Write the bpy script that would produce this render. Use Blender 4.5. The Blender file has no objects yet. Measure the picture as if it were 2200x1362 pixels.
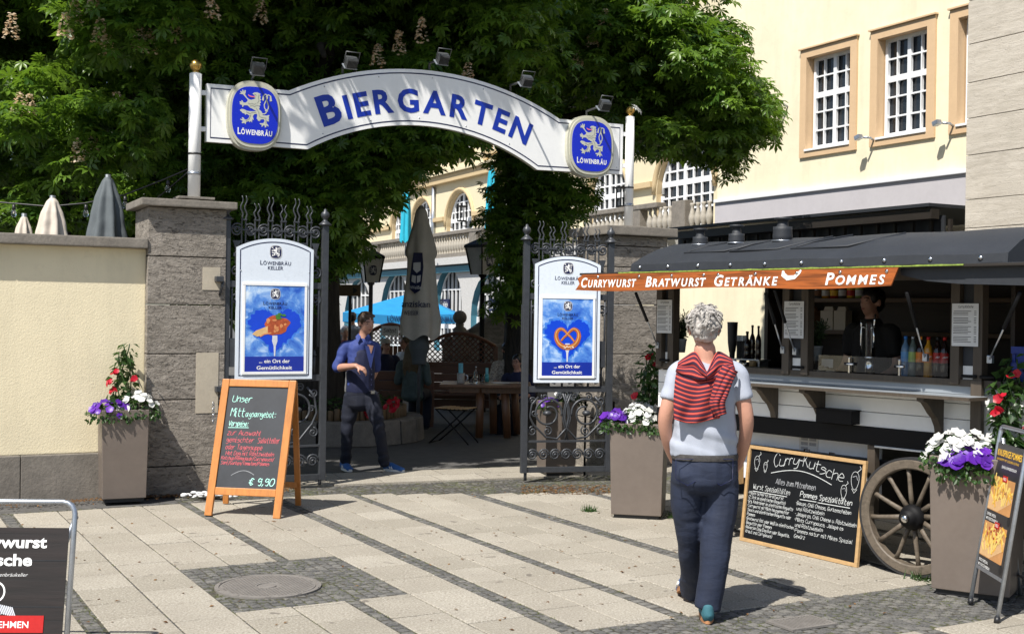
import bpy, bmesh, math, random
import numpy as np
from mathutils import Vector, Matrix, noise
from mathutils.geometry import tessellate_polygon
R = math.radians
random.seed(7)
rng = np.random.default_rng(11)
SC = bpy.context.scene
# ---------------------------------------------------------------- camera, sky, sun, exposure
FPX, HOR, ROLL, CAMH = 2600.0, 675.0, 0.015, 1.7
_p = math.atan((HOR - 681) / FPX)
FW = Vector((0, math.cos(_p), math.sin(_p)))
_r = Vector((math.cos(ROLL), 0, math.sin(ROLL)))
UPV = _r.cross(FW).normalized()
RT = FW.cross(UPV).normalized()
C0 = Vector((0, 0, CAMH))
cam_d = bpy.data.cameras.new('camera')
cam = bpy.data.objects.new('camera', cam_d)
SC.collection.objects.link(cam)
cam_d.sensor_fit = 'HORIZONTAL'; cam_d.sensor_width = 36.0
cam_d.lens = 36.0 * FPX / 2200.0
cam_d.clip_start = 0.05; cam_d.clip_end = 500
cam.matrix_world = Matrix(((RT.x, UPV.x, -FW.x, C0.x), (RT.y, UPV.y, -FW.y, C0.y), (RT.z, UPV.z, -FW.z, C0.z), (0, 0, 0, 1)))
SC.camera = cam
SUN_EL, SUN_AZ = R(54), R(213)            # azimuth clockwise from +Y, towards the sun
TOSUN = Vector((math.sin(SUN_AZ) * math.cos(SUN_EL), math.cos(SUN_AZ) * math.cos(SUN_EL), math.sin(SUN_EL)))
wd = bpy.data.worlds.new('World'); SC.world = wd; wd.use_nodes = True
_nt = wd.node_tree
_sky = _nt.nodes.new('ShaderNodeTexSky'); _sky.sky_type = 'NISHITA'; _sky.sun_disc = False
_sky.sun_elevation = SUN_EL; _sky.sun_rotation = SUN_AZ
_bg = _nt.nodes['Background']; _bg.inputs['Strength'].default_value = 0.08
_nt.links.new(_sky.outputs[0], _bg.inputs['Color'])
sd = bpy.data.lights.new('sun', 'SUN'); sd.energy = 4.6; sd.angle = R(0.5); sd.color = (1.0, 0.955, 0.88)
sun = bpy.data.objects.new('sun', sd); SC.collection.objects.link(sun)
sun.rotation_euler = (-TOSUN).to_track_quat('-Z', 'Y').to_euler()
SC.view_settings.view_transform = 'Standard'; SC.view_settings.look = 'None'
SC.view_settings.exposure = 0.66; SC.view_settings.gamma = 1.0
SC.render.engine = 'CYCLES'
SC.cycles.max_bounces = 8; SC.cycles.diffuse_bounces = 3; SC.cycles.transparent_max_bounces = 12
# ---------------------------------------------------------------- photo pixel -> place
def ray(u, v): return FW + RT * ((u - 1100) / FPX) + UPV * ((681 - v) / FPX)
def P(u, v, d):
 k = ray(u, v); return C0 + k * (d / k.y)
def G(u, v, z=0.0):
 k = ray(u, v); return C0 + k * ((z - CAMH) / k.z)
class Plane:
 """upright plane: origin, heading of its horizontal axis (degrees), normal towards the viewer"""
 def __init__(s, o, ang):
  s.o = Vector((o[0], o[1], 0)); a = R(ang)
  s.ex = Vector((math.cos(a), math.sin(a), 0)); s.n = Vector((math.sin(a), -math.cos(a), 0)); s.ez = Vector((0, 0, 1))
 def sz(s, u, v, off=0.0):
  k = ray(u, v); o = s.o + s.n * off
  q = C0 + k * ((o - C0).dot(s.n) / k.dot(s.n))
  return ((q - s.o).dot(s.ex), q.z)
 def at(s, a, z, off=0.0): return s.o + s.ex * a + s.n * off + Vector((0, 0, z))
 def fr(s, a=0, z=0, off=0): return Fr(s.at(a, z, off), s.ex, s.ez, s.n)     # x right, y up, z out
class Fr:
 def __init__(s, o=(0, 0, 0), x=(1, 0, 0), y=(0, 1, 0), z=(0, 0, 1)):
  s.o, s.x, s.y, s.z = Vector(o), Vector(x), Vector(y), Vector(z)
 def __call__(s, p): return s.o + s.x * p[0] + s.y * p[1] + s.z * (p[2] if len(p) > 2 else 0)
 def at(s, x, y, z=0): return Fr(s((x, y, z)), s.x, s.y, s.z)
 def rot(s, a):
  c, n = math.cos(a), math.sin(a); return Fr(s.o, s.x * c + s.y * n, s.y * c - s.x * n, s.z)
W0 = Fr()
def XZ(o, ang=0):                                                        # upright frame: x right, y up, z towards the viewer
 a = R(ang); return Fr(o, (math.cos(a), math.sin(a), 0), (0, 0, 1), (math.sin(a), -math.cos(a), 0))
# ---------------------------------------------------------------- mesh builder
class MB:
 def __init__(s): s.v = []; s.f = []; s.m = []; s.mats = []; s.sm = []; s.uv = None
 def mi(s, m):
  if m not in s.mats: s.mats.append(m)
  return s.mats.index(m)
 def add(s, vs, fs, m, smooth=False):
  b = len(s.v); s.v += [Vector(p) for p in vs]; k = s.mi(m)
  for f in fs: s.f.append(tuple(i + b for i in f)); s.m.append(k); s.sm.append(smooth)
  return s
 def box(s, fr, c, d, m, ch=0.0):
  x, y, z = c; a, b, e = d[0] / 2, d[1] / 2, d[2] / 2
  if ch <= 0:
   vs = [fr((x + i * a, y + j * b, z + k * e)) for k in (-1, 1) for j in (-1, 1) for i in (-1, 1)]
   return s.add(vs, [(0, 2, 3, 1), (4, 5, 7, 6), (0, 1, 5, 4), (2, 6, 7, 3), (0, 4, 6, 2), (1, 3, 7, 5)], m)
  ch = min(ch, a * .45, b * .45, e * .45)
  bm = bmesh.new(); bmesh.ops.create_cube(bm, size=1)
  for w in bm.verts: w.co = Vector((w.co.x * d[0], w.co.y * d[1], w.co.z * d[2]))
  bmesh.ops.bevel(bm, geom=bm.edges[:], offset=ch, segments=2, affect='EDGES', profile=.7)
  bm.verts.ensure_lookup_table()
  vs = [fr((w.co.x + x, w.co.y + y, w.co.z + z)) for w in bm.verts]; fs = [tuple(w.index for w in f.verts) for f in bm.faces]
  bm.free(); return s.add(vs, fs, m)
 def tube(s, pts, rad, m, n=8, cap=True, closed=False, flat=1.0):
  pts = [Vector(p) for p in pts]; k = len(pts)
  rad = [rad] * k if not hasattr(rad, '__len__') else rad
  vs = []; up = None
  for i, p in enumerate(pts):
   if closed: t = pts[(i + 1) % k] - pts[i - 1]
   else: t = pts[min(i + 1, k - 1)] - pts[max(i - 1, 0)]
   if t.length < 1e-9: t = Vector((0, 0, 1))
   t.normalize()
   if up is None:
    up = Vector((0, 0, 1)) if abs(t.z) < .9 else Vector((1, 0, 0))
   x = up - t * up.dot(t)
   if x.length < 1e-6: x = t.orthogonal()
   x.normalize(); up = x; y = t.cross(x)
   for j in range(n):
    a = 2 * math.pi * j / n; vs.append(p + x * (math.cos(a) * rad[i]) + y * (math.sin(a) * rad[i] * flat))
  fs = []
  for i in range(k if closed else k - 1):
   for j in range(n):
    q = (i + 1) % k
    fs.append((i * n + j, i * n + (j + 1) % n, q * n + (j + 1) % n, q * n + j))
  if cap and not closed: fs += [tuple(range(n - 1, -1, -1)), tuple((k - 1) * n + j for j in range(n))]
  return s.add(vs, fs, m, True)
 def lathe(s, fr, prof, m, n=16, smooth=True, cap=True):              # prof: (radius, height along fr.z)
  vs = [fr((r * math.cos(2 * math.pi * j / n), r * math.sin(2 * math.pi * j / n), h)) for r, h in prof for j in range(n)]
  k = len(prof)
  fs = [(i * n + j, i * n + (j + 1) % n, (i + 1) * n + (j + 1) % n, (i + 1) * n + j) for i in range(k - 1) for j in range(n)]
  if cap: fs += [tuple(range(n - 1, -1, -1)), tuple((k - 1) * n + j for j in range(n))]
  return s.add(vs, fs, m, smooth)
 def ball(s, c, r, m, n=12, k=8, fr=W0):
  r = (r, r, r) if not hasattr(r, '__len__') else r
  vs = [fr((c[0] + r[0] * math.sin(math.pi * i / k) * math.cos(2 * math.pi * j / n), c[1] + r[1] * math.sin(math.pi * i / k) * math.sin(2 * math.pi * j / n), c[2] + r[2] * math.cos(math.pi * i / k))) for i in range(k + 1) for j in range(n)]
  fs = [(i * n + j, (i + 1) * n + j, (i + 1) * n + (j + 1) % n, i * n + (j + 1) % n) for i in range(k) for j in range(n)]
  return s.add(vs, fs, m, True)
 def poly(s, fr, pts, z0, z1, m, side=None):                          # extruded outline (any simple polygon)
  tri = tessellate_polygon([[Vector((p[0], p[1], 0)) for p in pts]])
  n = len(pts); area = sum(pts[i][0] * pts[(i + 1) % n][1] - pts[(i + 1) % n][0] * pts[i][1] for i in range(n))
  top = [fr((p[0], p[1], z1)) for p in pts]
  def ori(t):
   a, b, c = (pts[i] for i in t); return t if (b[0] - a[0]) * (c[1] - a[1]) - (b[1] - a[1]) * (c[0] - a[0]) > 0 else (t[0], t[2], t[1])
  tri = [ori(t) for t in tri]
  s.add(top, tri, m)
  if z0 is not None:
   bot = [fr((p[0], p[1], z0)) for p in pts]
   s.add(bot, [(t[0], t[2], t[1]) for t in tri], m)
   q = range(n)
   s.add(top + bot, [((i, n + i, n + (i + 1) % n, (i + 1) % n) if area > 0 else (i, (i + 1) % n, n + (i + 1) % n, n + i)) for i in q], side or m)
  return s
 def ribbon(s, fr, pts, w, z, m, closed=False, taper=False):          # flat band along a 2-D line
  pts = [Vector((p[0], p[1])) for p in pts]; k = len(pts)
  L = []
  for i, p in enumerate(pts):
   t = (pts[(i + 1) % k] - pts[i - 1]) if closed else (pts[min(i + 1, k - 1)] - pts[max(i - 1, 0)])
   if t.length < 1e-9: t = Vector((1, 0))
   t.normalize(); nn = Vector((-t.y, t.x)); ww = (w[i] if hasattr(w, '__len__') else w) / 2
   L.append((p + nn * ww, p - nn * ww))
  vs = [fr((q.x, q.y, z)) for ab in L for q in ab]
  fs = [(2 * i, 2 * i + 1, 2 * ((i + 1) % k) + 1, 2 * ((i + 1) % k)) for i in range(k if closed else k - 1)]
  return s.add(vs, fs, m)
 def grid(s, fn, nu, nv, m, smooth=True, uv=True):
  vs = [fn(i / nu, j / nv) for j in range(nv + 1) for i in range(nu + 1)]
  fs = [(j * (nu + 1) + i, j * (nu + 1) + i + 1, (j + 1) * (nu + 1) + i + 1, (j + 1) * (nu + 1) + i) for j in range(nv) for i in range(nu)]
  if uv:
   if s.uv is None: s.uv = {}
   b = len(s.v)
   for j in range(nv + 1):
    for i in range(nu + 1): s.uv[b + j * (nu + 1) + i] = (i / nu, j / nv)
  return s.add(vs, fs, m, smooth)
 def build(s, name, parent=None, origin=None, label=None):
  o0 = Vector(origin) if origin is not None else (Vector(parent.get('_o', (0, 0, 0))) if parent else Vector((0, 0, 0)))
  me = bpy.data.meshes.new(name)
  me.from_pydata([tuple(p - o0) for p in s.v], [], s.f)
  for m in s.mats: me.materials.append(m)
  me.polygons.foreach_set('material_index', s.m); me.polygons.foreach_set('use_smooth', s.sm)
  if s.uv:
   ul = me.uv_layers.new(name='UVMap')
   for lp in me.loops: ul.data[lp.index].uv = s.uv.get(lp.vertex_index, (0, 0))
  me.update()
  o = bpy.data.objects.new(name, me); SC.collection.objects.link(o)
  if parent is not None:
   o.parent = parent; o['_o'] = tuple(o0)
  else: o.location = o0; o['_o'] = tuple(o0)
  if label: o['label'] = label
  return o
def tag(o, label=None, cat=None, group=None, kind=None):
 if label: o['label'] = label
 if cat: o['category'] = cat
 if group: o['group'] = group
 if kind: o['kind'] = kind
 return o
def thing(name, label, cat, loc, group=None):
 o = bpy.data.objects.new(name, None); o.empty_display_size = .1; SC.collection.objects.link(o)
 o.location = loc; o['_o'] = tuple(loc); return tag(o, label, cat, group)
def single(name, mb, label, cat, loc=None, group=None):
 if loc is None:
  c = sum(mb.v, Vector()) / len(mb.v); loc = (c.x, c.y, min(p.z for p in mb.v))
 return tag(mb.build(name, None, loc), label, cat, group)
def copy_tree(o, loc=None, rotz=None, label=None, group=None, parent=None):
 c = o.copy(); SC.collection.objects.link(c)
 if parent is not None: c.parent = parent
 if loc is not None: c.location = loc
 if rotz is not None: c.rotation_euler = (0, 0, rotz)
 if label: c['label'] = label
 if group: c['group'] = group
 for ch in list(o.children): copy_tree(ch, parent=c)
 return c
def bevel(o, w=.004, seg=2):
 md = o.modifiers.new('bevel', 'BEVEL'); md.width = w; md.segments = seg; md.limit_method = 'ANGLE'; md.angle_limit = R(40); return o
# ---------------------------------------------------------------- materials
def lin(c):                                                              # 0..255 sRGB -> linear
 return tuple(((x / 255) / 12.92 if x / 255 <= .04045 else ((x / 255 + .055) / 1.055) ** 2.4) for x in c)
class NT:
 def __init__(s, name):
  s.m = bpy.data.materials.new(name); s.m.use_nodes = True; s.t = s.m.node_tree
  s.b = s.t.nodes['Principled BSDF']; s.o = s.t.nodes['Material Output']; s.tc = s.n('ShaderNodeTexCoord')
 def n(s, ty, **k):
  q = s.t.nodes.new(ty)
  for a, b in k.items(): setattr(q, a, b)
  return q
 def l(s, a, b): s.t.links.new(a, b)
 def mapping(s, scale=(1, 1, 1), rot=(0, 0, 0), src='Object', loc=(0, 0, 0)):
  q = s.n('ShaderNodeMapping'); q.inputs['Scale'].default_value = scale; q.inputs['Rotation'].default_value = rot; q.inputs['Location'].default_value = loc
  s.l(s.tc.outputs[src], q.inputs['Vector']); return q.outputs[0]
 def noise(s, vec, scale, detail=4, rough=.6, dist=0):
  q = s.n('ShaderNodeTexNoise'); q.inputs['Scale'].default_value = scale; q.inputs['Detail'].default_value = detail
  q.inputs['Roughness'].default_value = rough; q.inputs['Distortion'].default_value = dist
  if vec is not None: s.l(vec, q.inputs['Vector'])
  return q.outputs['Fac']
 def ramp(s, fac, stops, interp='LINEAR'):
  q = s.n('ShaderNodeValToRGB'); r = q.color_ramp; r.interpolation = interp
  while len(r.elements) < len(stops): r.elements.new(.5)
  for e, (p, c) in zip(r.elements, stops):
   e.position = p; e.color = (*(c if hasattr(c, '__len__') else (c, c, c)), 1)
  s.l(fac, q.inputs[0]); return q.outputs[0]
 def mix(s, fac, a, b, mode='MIX'):
  q = s.n('ShaderNodeMix', data_type='RGBA', blend_type=mode)
  for sock, x in ((q.inputs[0], fac), (q.inputs[6], a), (q.inputs[7], b)):
   if hasattr(x, 'node'): s.l(x, sock)
   elif hasattr(x, '__len__'): sock.default_value = (*x, 1)
   else: sock.default_value = x if sock == q.inputs[0] else (x, x, x, 1)
  return q.outputs[2]
 def math(s, op, a, b=0.0, c=None):
  q = s.n('ShaderNodeMath', operation=op)
  for i, x in enumerate((a, b) if c is None else (a, b, c)):
   if hasattr(x, 'node'): s.l(x, q.inputs[i])
   else: q.inputs[i].default_value = x
  return q.outputs[0]
 def bump(s, h, strength=.3, dist=.01):
  q = s.n('ShaderNodeBump'); q.inputs['Strength'].default_value = strength; q.inputs['Distance'].default_value = dist
  s.l(h, q.inputs['Height']); s.l(q.outputs[0], s.b.inputs['Normal']); return q
 def done(s, col=None, rough=.6, metal=0.0, spec=None):
  if col is not None:
   if hasattr(col, 'node'): s.l(col, s.b.inputs['Base Color'])
   else: s.b.inputs['Base Color'].default_value = (*col, 1)
  if hasattr(rough, 'node'): s.l(rough, s.b.inputs['Roughness'])
  else: s.b.inputs['Roughness'].default_value = rough
  s.b.inputs['Metallic'].default_value = metal
  if spec is not None: s.b.inputs['Specular IOR Level'].default_value = spec
  return s.m
def scale3(c, k): return tuple(min(1, x * k) for x in c)
def plain(name, col, rough=.55, metal=0.0, var=.18, sc=6.0, bump=.0, bsc=80.0, spec=None):
 t = NT(name); v = t.mapping()
 n1 = t.noise(v, sc, 5, .65); n2 = t.noise(v, sc * 9, 3, .6)
 f = t.math('ADD', t.math('MULTIPLY', n1, .65), t.math('MULTIPLY', n2, .35))
 c = t.ramp(f, [(.3, scale3(col, 1 - var)), (.7, scale3(col, 1 + var))])
 if bump: t.bump(t.noise(v, bsc, 4, .6), bump, .006)
 rr = t.math('MULTIPLY_ADD', n2, .2, rough - .1)
 return t.done(c, rr, metal, spec)
def wood(name, col, axis=0, var=.35, sc=3.0, rough=.5, ang=0.0):
 t = NT(name); k = [1 / 14.0] * 3; k[axis] = 1.0
 v = t.mapping(tuple(k), (0, 0, R(ang))); v.node.vector_type = 'TEXTURE'; n = t.noise(v, sc, 5, .6, .6)
 n2 = t.noise(t.mapping(), 2.5, 3)
 c = t.mix(t.math('MULTIPLY', n2, .5), t.ramp(n, [(.3, scale3(col, 1 - var)), (.55, col), (.75, scale3(col, 1 + var * .7))]), scale3(col, .6))
 t.bump(n, .25, .004); return t.done(c, rough)
M = {}
M['white'] = plain('white_paint', (.86, .86, .85), .42, 0, .05, 3)
M['blue'] = plain('sign_blue', (.004, .03, .36), .35, 0, .06, 3)
M['badge_blue'] = plain('badge_blue', (.003, .018, .50), .25, 0, .04, 3)
M['navy'] = plain('navy_line', (.008, .012, .06), .4, 0, .05)
M['cream'] = plain('badge_cream', (.50, .49, .40), .4, 0, .05)
M['lion'] = plain('lion_grey', (.52, .53, .45), .4, 0, .04)
M['lion_dark'] = plain('lion_lines', (.17, .18, .17), .5, 0, .04)
M['pink'] = plain('tongue_pink', (.75, .16, .30), .4, 0, .04)
M['gold'] = plain('gold_ball', (.52, .33, .09), .3, .85, .12, 12)
M['iron'] = plain('iron_paint', (.050, .054, .062), .42, .25, .25, 14, .15, 120)
M['steel'] = plain('steel', (.5, .52, .55), .3, .9, .12, 10)
M['galv'] = plain('galvanised_tube', (.42, .45, .5), .33, .8, .18, 25)
M['black'] = plain('black_plastic', (.014, .014, .016), .45, 0, .2)
M['lamp_grey'] = plain('lamp_body', (.10, .105, .11), .4, .4, .2)
M['lamp_glass'] = plain('lamp_glass', (.20, .22, .25), .12, 0, .1)
M['planter'] = plain('planter_taupe', (.165, .135, .115), .42, .15, .10, 3)
M['soil'] = plain('soil', (.02, .014, .01), .9, 0, .4, 20, .5)
M['chalk'] = plain('chalk_board', (.022, .025, .031), .55, 0, .35, 4)
M['chalk2'] = plain('chalk_board_black', (.004, .005, .007), .6, 0, .3, 4, spec=.25)
M['ch_white'] = plain('chalk_white', (.55, .57, .57), .9, 0, .2, 60)
M['ch_mint'] = plain('chalk_mint', (.42, .78, .68), .9, 0, .2, 60)
M['ch_red'] = plain('chalk_red', (.55, .11, .13), .9, 0, .25, 60)
M['ch_pale'] = plain('chalk_faded', (.33, .34, .36), .9, 0, .3, 60)
M['oak'] = wood('orange_wood', (.52, .20, .045), 2, .25, 2.2, .4)
M['pale_wood'] = wood('pale_wood', (.50, .32, .15), 0, .2, 2.5, .5)
M['bench_wood'] = wood('bench_wood', (.13, .048, .02), 0, .35, 2.5, .45)
M['bench_wood2'] = wood('lattice_wood', (.17, .062, .028), 2, .3, 2.5, .5)
M['table_wood'] = wood('table_wood', (.16, .07, .03), 2, .35, 2.5, .4)
M['post_wood'] = wood('grey_brown_post', (.075, .058, .042), 2, .3, 2.5, .6)
M['beam_dark'] = wood('dark_beam', (.022, .017, .013), 0, .3, 2.5, .6, -60)
M['palis'] = wood('palisade_wood', (.17, .11, .055), 2, .3, 2.5, .7)
M['wheel_wood'] = wood('wheel_wood', (.135, .108, .08), 0, .4, 3, .6)
M['ledge'] = wood('ledge_sky_tint', (.30, .33, .36), 0, .15, 2, .35, -50.6)  # blue-grey tint holds the sky reflected on the ledge top
M['tarp'] = plain('roof_canvas', (.022, .025, .031), .6, 0, .2, 4, .2, 200)
M['black_iron'] = plain('black_iron', (.006, .006, .007), .6, .0, .2, spec=.2)
M['paper'] = plain('paper', (.62, .62, .62), .7, 0, .06)
M['print'] = plain('print_grey', (.12, .12, .12), .8, 0, .1)
M['red'] = plain('label_red', (.45, .012, .010), .4, 0, .1)
M['orange'] = plain('print_orange', (.85, .30, .02), .4, 0, .12)
M['glass'] = (lambda t: (t.b.inputs.__getitem__('Transmission Weight').__setattr__('default_value', 1.0), t.done((.95, .97, .97), .03))[1])(NT('clear_glass'))
M['turq'] = plain('turquoise_canvas', (.012, .36, .50), .7, 0, .10, 5, .2, 30)
M['blue_canvas'] = plain('blue_canvas', (.01, .22, .50), .7, 0, .12, 5, .2, 30)
M['cream_canvas'] = plain('cream_canvas', (.56, .52, .45), .8, 0, .12, 4, .3, 25)
M['grey_canvas'] = plain('grey_canvas', (.095, .11, .12), .8, 0, .15, 4, .3, 25)
M['pale_canvas'] = plain('pale_canvas', (.56, .49, .42), .8, 0, .10, 4, .3, 25)
M['win_white'] = plain('window_paint', (.78, .79, .80), .4, 0, .04)
M['pane'] = plain('window_pane', (.018, .022, .028), .08, 0, .4, .8)
M['balus'] = plain('baluster_stone', (.36, .33, .28), .8, 0, .3, 10, .4, 60)
M['pebble'] = plain('pebble_dash', (.48, .475, .465), .85, 0, .35, 30, .6, 60)
M['facade'] = plain('cream_facade', (.66, .58, .40), .85, 0, .06, 1.2, .3, 30)
M['facade_trim'] = plain('ochre_trim', (.52, .40, .23), .8, 0, .08, 2)
M['surround'] = plain('apricot_surround', (.60, .42, .25), .75, 0, .07, 2, .15, 60)
M['band'] = plain('grey_lilac_band', (.47, .45, .47), .8, 0, .06, 1.5)
M['teal'] = plain('teal_trim_and_shade', (.06, .20, .27), .6, 0, .1)  # trim colour, reused to paint the shade below the terrace ledge
M['redwall'] = plain('red_render', (.25, .055, .045), .8, 0, .1)
M['sett_red'] = M['redwall']
def stucco(name, col, bscale=38, strength=.55):
 t = NT(name); v = t.mapping()
 n = t.noise(v, bscale, 5, .62); n1 = t.noise(v, 1.1, 4, .6); n3 = t.noise(t.mapping((1, 1, .12)), 3.6, 5, .68)
 c = t.ramp(n1, [(.3, scale3(col, .9)), (.7, scale3(col, 1.06))])
 c = t.mix(t.math('MULTIPLY', t.ramp(n3, [(.48, 0), (.72, 1)]), .34), c, scale3(col, .70))
 n4 = t.noise(v, 4.5, 6, .7, .4); c = t.mix(t.math('MULTIPLY', t.ramp(n4, [(.56, 0), (.66, 1)]), .22), c, scale3(col, .74))
 t.bump(n, strength, .012); return t.done(c, .9)
M['wall_yellow'] = stucco('yellow_stucco', (.76, .67, .47), 62, .3)
M['right_yellow'] = stucco('right_yellow_render', (.80, .72, .52), 14, .25)
def travertine(name, dark, light, vscale=(2.2, 2.2, 7), pits=.75, bm=.8):
 t = NT(name); v = t.mapping(vscale)
 n = t.noise(v, 2.4, 8, .72, .9); n2 = t.noise(t.mapping((7, 7, 22)), 2.6, 6, .72, .9); n3 = t.noise(t.mapping(), 1.3, 4)
 c = t.ramp(n, [(.3, dark), (.5, tuple((a + b) / 2 for a, b in zip(dark, light))), (.72, light)])
 pit = t.ramp(n2, [(.36, 1), (.43, 0)])
 c = t.mix(t.math('MULTIPLY', pit, pits), c, scale3(dark, .45))
 c = t.mix(t.math('MULTIPLY', t.ramp(n3, [(.45, 0), (.7, 1)]), .3), c, scale3(dark, .8))
 t.bump(t.math('SUBTRACT', t.math('ADD', n, t.noise(t.mapping(), 55, 4, .7)), t.math('MULTIPLY', pit, 1.2)), bm, .016); return t.done(c, .85)
M['trav'] = travertine('dark_travertine', (.135, .118, .098), (.37, .33, .285))
M['trav_light'] = travertine('pale_travertine', (.40, .36, .30), (.62, .57, .50), (.8, .8, 7), .22, .35)
M['plinth'] = plain('plinth_stone', (.17, .152, .130), .85, 0, .3, 6, .7, 30)
M['cap'] = plain('cap_stone', (.19, .17, .145), .85, 0, .35, 8, .6, 40)
M['patch'] = plain('mortar_patch', (.42, .37, .29), .85, 0, .12, 5, .3, 40)
def bark_m():
 t = NT('bark'); v = t.mapping((1, 1, .22)); n = t.noise(v, 16, 5, .7, .4)
 t.bump(n, 1.0, .03); return t.done(t.ramp(n, [(.3, (.008, .007, .006)), (.7, (.05, .042, .034))]), .9)
M['bark'] = bark_m()
def leaf_m(name, a, b, tr):
 t = NT(name); g = t.n('ShaderNodeNewGeometry')
 c = t.ramp(g.outputs['Random Per Island'], [(0, a), (.55, tuple((x + y) / 2 for x, y in zip(a, b))), (1, b)])
 t.done(c, .38, 0, .45)
 ts = t.n('ShaderNodeBsdfTranslucent'); t.l(t.mix(.6, c, tr), ts.inputs[0])
 mx = t.n('ShaderNodeMixShader'); mx.inputs[0].default_value = .35
 t.l(t.b.outputs[0], mx.inputs[1]); t.l(ts.outputs[0], mx.inputs[2]); t.l(mx.outputs[0], t.o.inputs[0]); return t.m
M['leaf'] = leaf_m('chestnut_leaf', (.034, .088, .013), (.15, .25, .028), (.26, .46, .03))
M['leaf_plant'] = leaf_m('plant_leaf', (.02, .055, .015), (.06, .12, .03), (.10, .2, .03))
M['herb'] = leaf_m('herb_leaf', (.02, .045, .015), (.055, .09, .035), (.08, .14, .04))
M['blossom'] = leaf_m('chestnut_blossom', (.62, .40, .22), (.90, .80, .64), (.7, .55, .4))
M['petal_w'] = leaf_m('white_petal', (.74, .75, .72), (.82, .82, .80), (.8, .8, .78))
M['petal_p'] = leaf_m('purple_petal', (.09, .018, .30), (.17, .035, .48), (.2, .03, .6))
M['petal_r'] = leaf_m('red_petal', (.42, .008, .02), (.60, .015, .04), (.6, .02, .04))
# paving
def slab_m():
 t = NT('paving_slab'); g = t.n('ShaderNodeNewGeometry'); v = t.mapping()
 base = t.ramp(g.outputs['Random Per Island'], [(0, (.30, .275, .225)), (.5, (.345, .316, .262)), (1, (.39, .36, .302))])
 sp = t.noise(v, 75, 5, .75); n1 = t.noise(v, 2.0, 5, .6); n2 = t.noise(v, 22, 4, .65)
 c = t.mix(t.ramp(sp, [(.36, .8), (.54, 0)]), base, (.17, .145, .115))
 c = t.mix(t.ramp(sp, [(.56, 0), (.68, .7)]), c, (.64, .61, .54))
 c = t.mix(t.math('MULTIPLY', t.ramp(n1, [(.40, 0), (.75, 1)]), .42), c, (.21, .185, .15))
 c = t.mix(t.math('MULTIPLY', t.ramp(n2, [(.55, 0), (.72, 1)]), .3), c, (.18, .16, .13))
 st = t.noise(v, 5.5, 2, .5)
 c = t.mix(t.ramp(st, [(.69, 0), (.72, .7)]), c, (.11, .095, .08))
 t.bump(t.math('ADD', sp, n2), .5, .004); return t.done(c, .9)
M['slab'] = slab_m()
def sett_m():
 t = NT('dark_setts'); v = t.mapping(rot=(0, 0, R(-29)))
 vo = t.n('ShaderNodeTexVoronoi'); vo.feature = 'DISTANCE_TO_EDGE'; vo.inputs['Scale'].default_value = 17; vo.inputs['Randomness'].default_value = .75; t.l(v, vo.inputs['Vector'])
 vc = t.n('ShaderNodeTexVoronoi'); vc.inputs['Scale'].default_value = 17; vc.inputs['Randomness'].default_value = .75; t.l(v, vc.inputs['Vector'])
 d = vo.outputs['Distance']; sep = t.n('ShaderNodeSeparateColor'); t.l(vc.outputs['Color'], sep.inputs[0])
 stone = t.ramp(sep.outputs[0], [(0, (.055, .055, .055)), (.6, (.10, .098, .092)), (1, (.17, .16, .145))])
 moss = t.ramp(t.noise(v, 3.2, 4, .65), [(.46, (.055, .048, .036)), (.60, (.075, .082, .026))])
 c = t.mix(t.ramp(d, [(.04, 1), (.13, 0)]), stone, moss)
 c = t.mix(t.ramp(t.noise(v, 90, 2), [(.72, 0), (.80, .8)]), c, (.45, .44, .38))
 c = t.mix(t.ramp(t.noise(v, 11, 5, .7), [(.64, 0), (.72, .8)]), c, (.10, .125, .03))
 t.bump(t.math('ADD', t.ramp(d, [(0, 0), (.2, 1)]), t.math('MULTIPLY', t.noise(v, 60), .4)), .8, .015); return t.done(c, .85)
M['sett'] = sett_m()
def sett_stone_m():
 t = NT('sett_stone'); g = t.n('ShaderNodeNewGeometry'); v = t.mapping(); n = t.noise(v, 70, 4, .7)
 c = t.mix(.45, t.ramp(g.outputs['Random Per Island'], [(0, (.055, .056, .057)), (.6, (.105, .103, .098)), (1, (.19, .182, .165))]), t.ramp(n, [(.35, (.04, .04, .04)), (.68, (.22, .21, .19))]))
 t.bump(n, .6, .006); return t.done(c, .85)
M['sett_stone'] = sett_stone_m()
M['asphalt'] = plain('garden_asphalt', (.085, .082, .078), .9, 0, .3, 6, .5, 120)
M['manhole'] = plain('manhole_iron', (.20, .185, .17), .65, .15, .2, 10, .3, 90)
M['skin'] = plain('skin', (.52, .27, .19), .5, 0, .10, 14)
M['skin2'] = plain('skin_tan', (.45, .24, .17), .5, 0, .10, 14)
M['tshirt'] = plain('grey_tshirt', (.37, .40, .47), .85, 0, .06, 10, .25, 220)
def denim(name, col):
 t = NT(name); v = t.mapping(); n = t.noise(v, 7, 4); w = t.n('ShaderNodeTexWave'); w.inputs['Scale'].default_value = 140; w.inputs['Distortion'].default_value = 2; t.l(t.mapping(rot=(.3, .5, .7)), w.inputs['Vector'])
 c = t.ramp(n, [(.3, scale3(col, .75)), (.7, scale3(col, 1.35))]); t.bump(t.noise(t.mapping((1, 1, 2.0)), 9, 3, .5, .5), .22, .03); return t.done(t.mix(t.math('MULTIPLY', w.outputs['Fac'], .25), c, scale3(col, 1.8)), .8)
M['denim'] = denim('blue_denim', (.011, .017, .038))
M['denim_dark'] = denim('dark_denim', (.0035, .0055, .015))
M['shirt_blue'] = plain('blue_shirt', (.028, .05, .21), .75, 0, .12, 10, .2, 150)
M['vest'] = plain('navy_vest', (.006, .010, .045), .75, 0, .2, 10, .2, 200)
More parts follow.
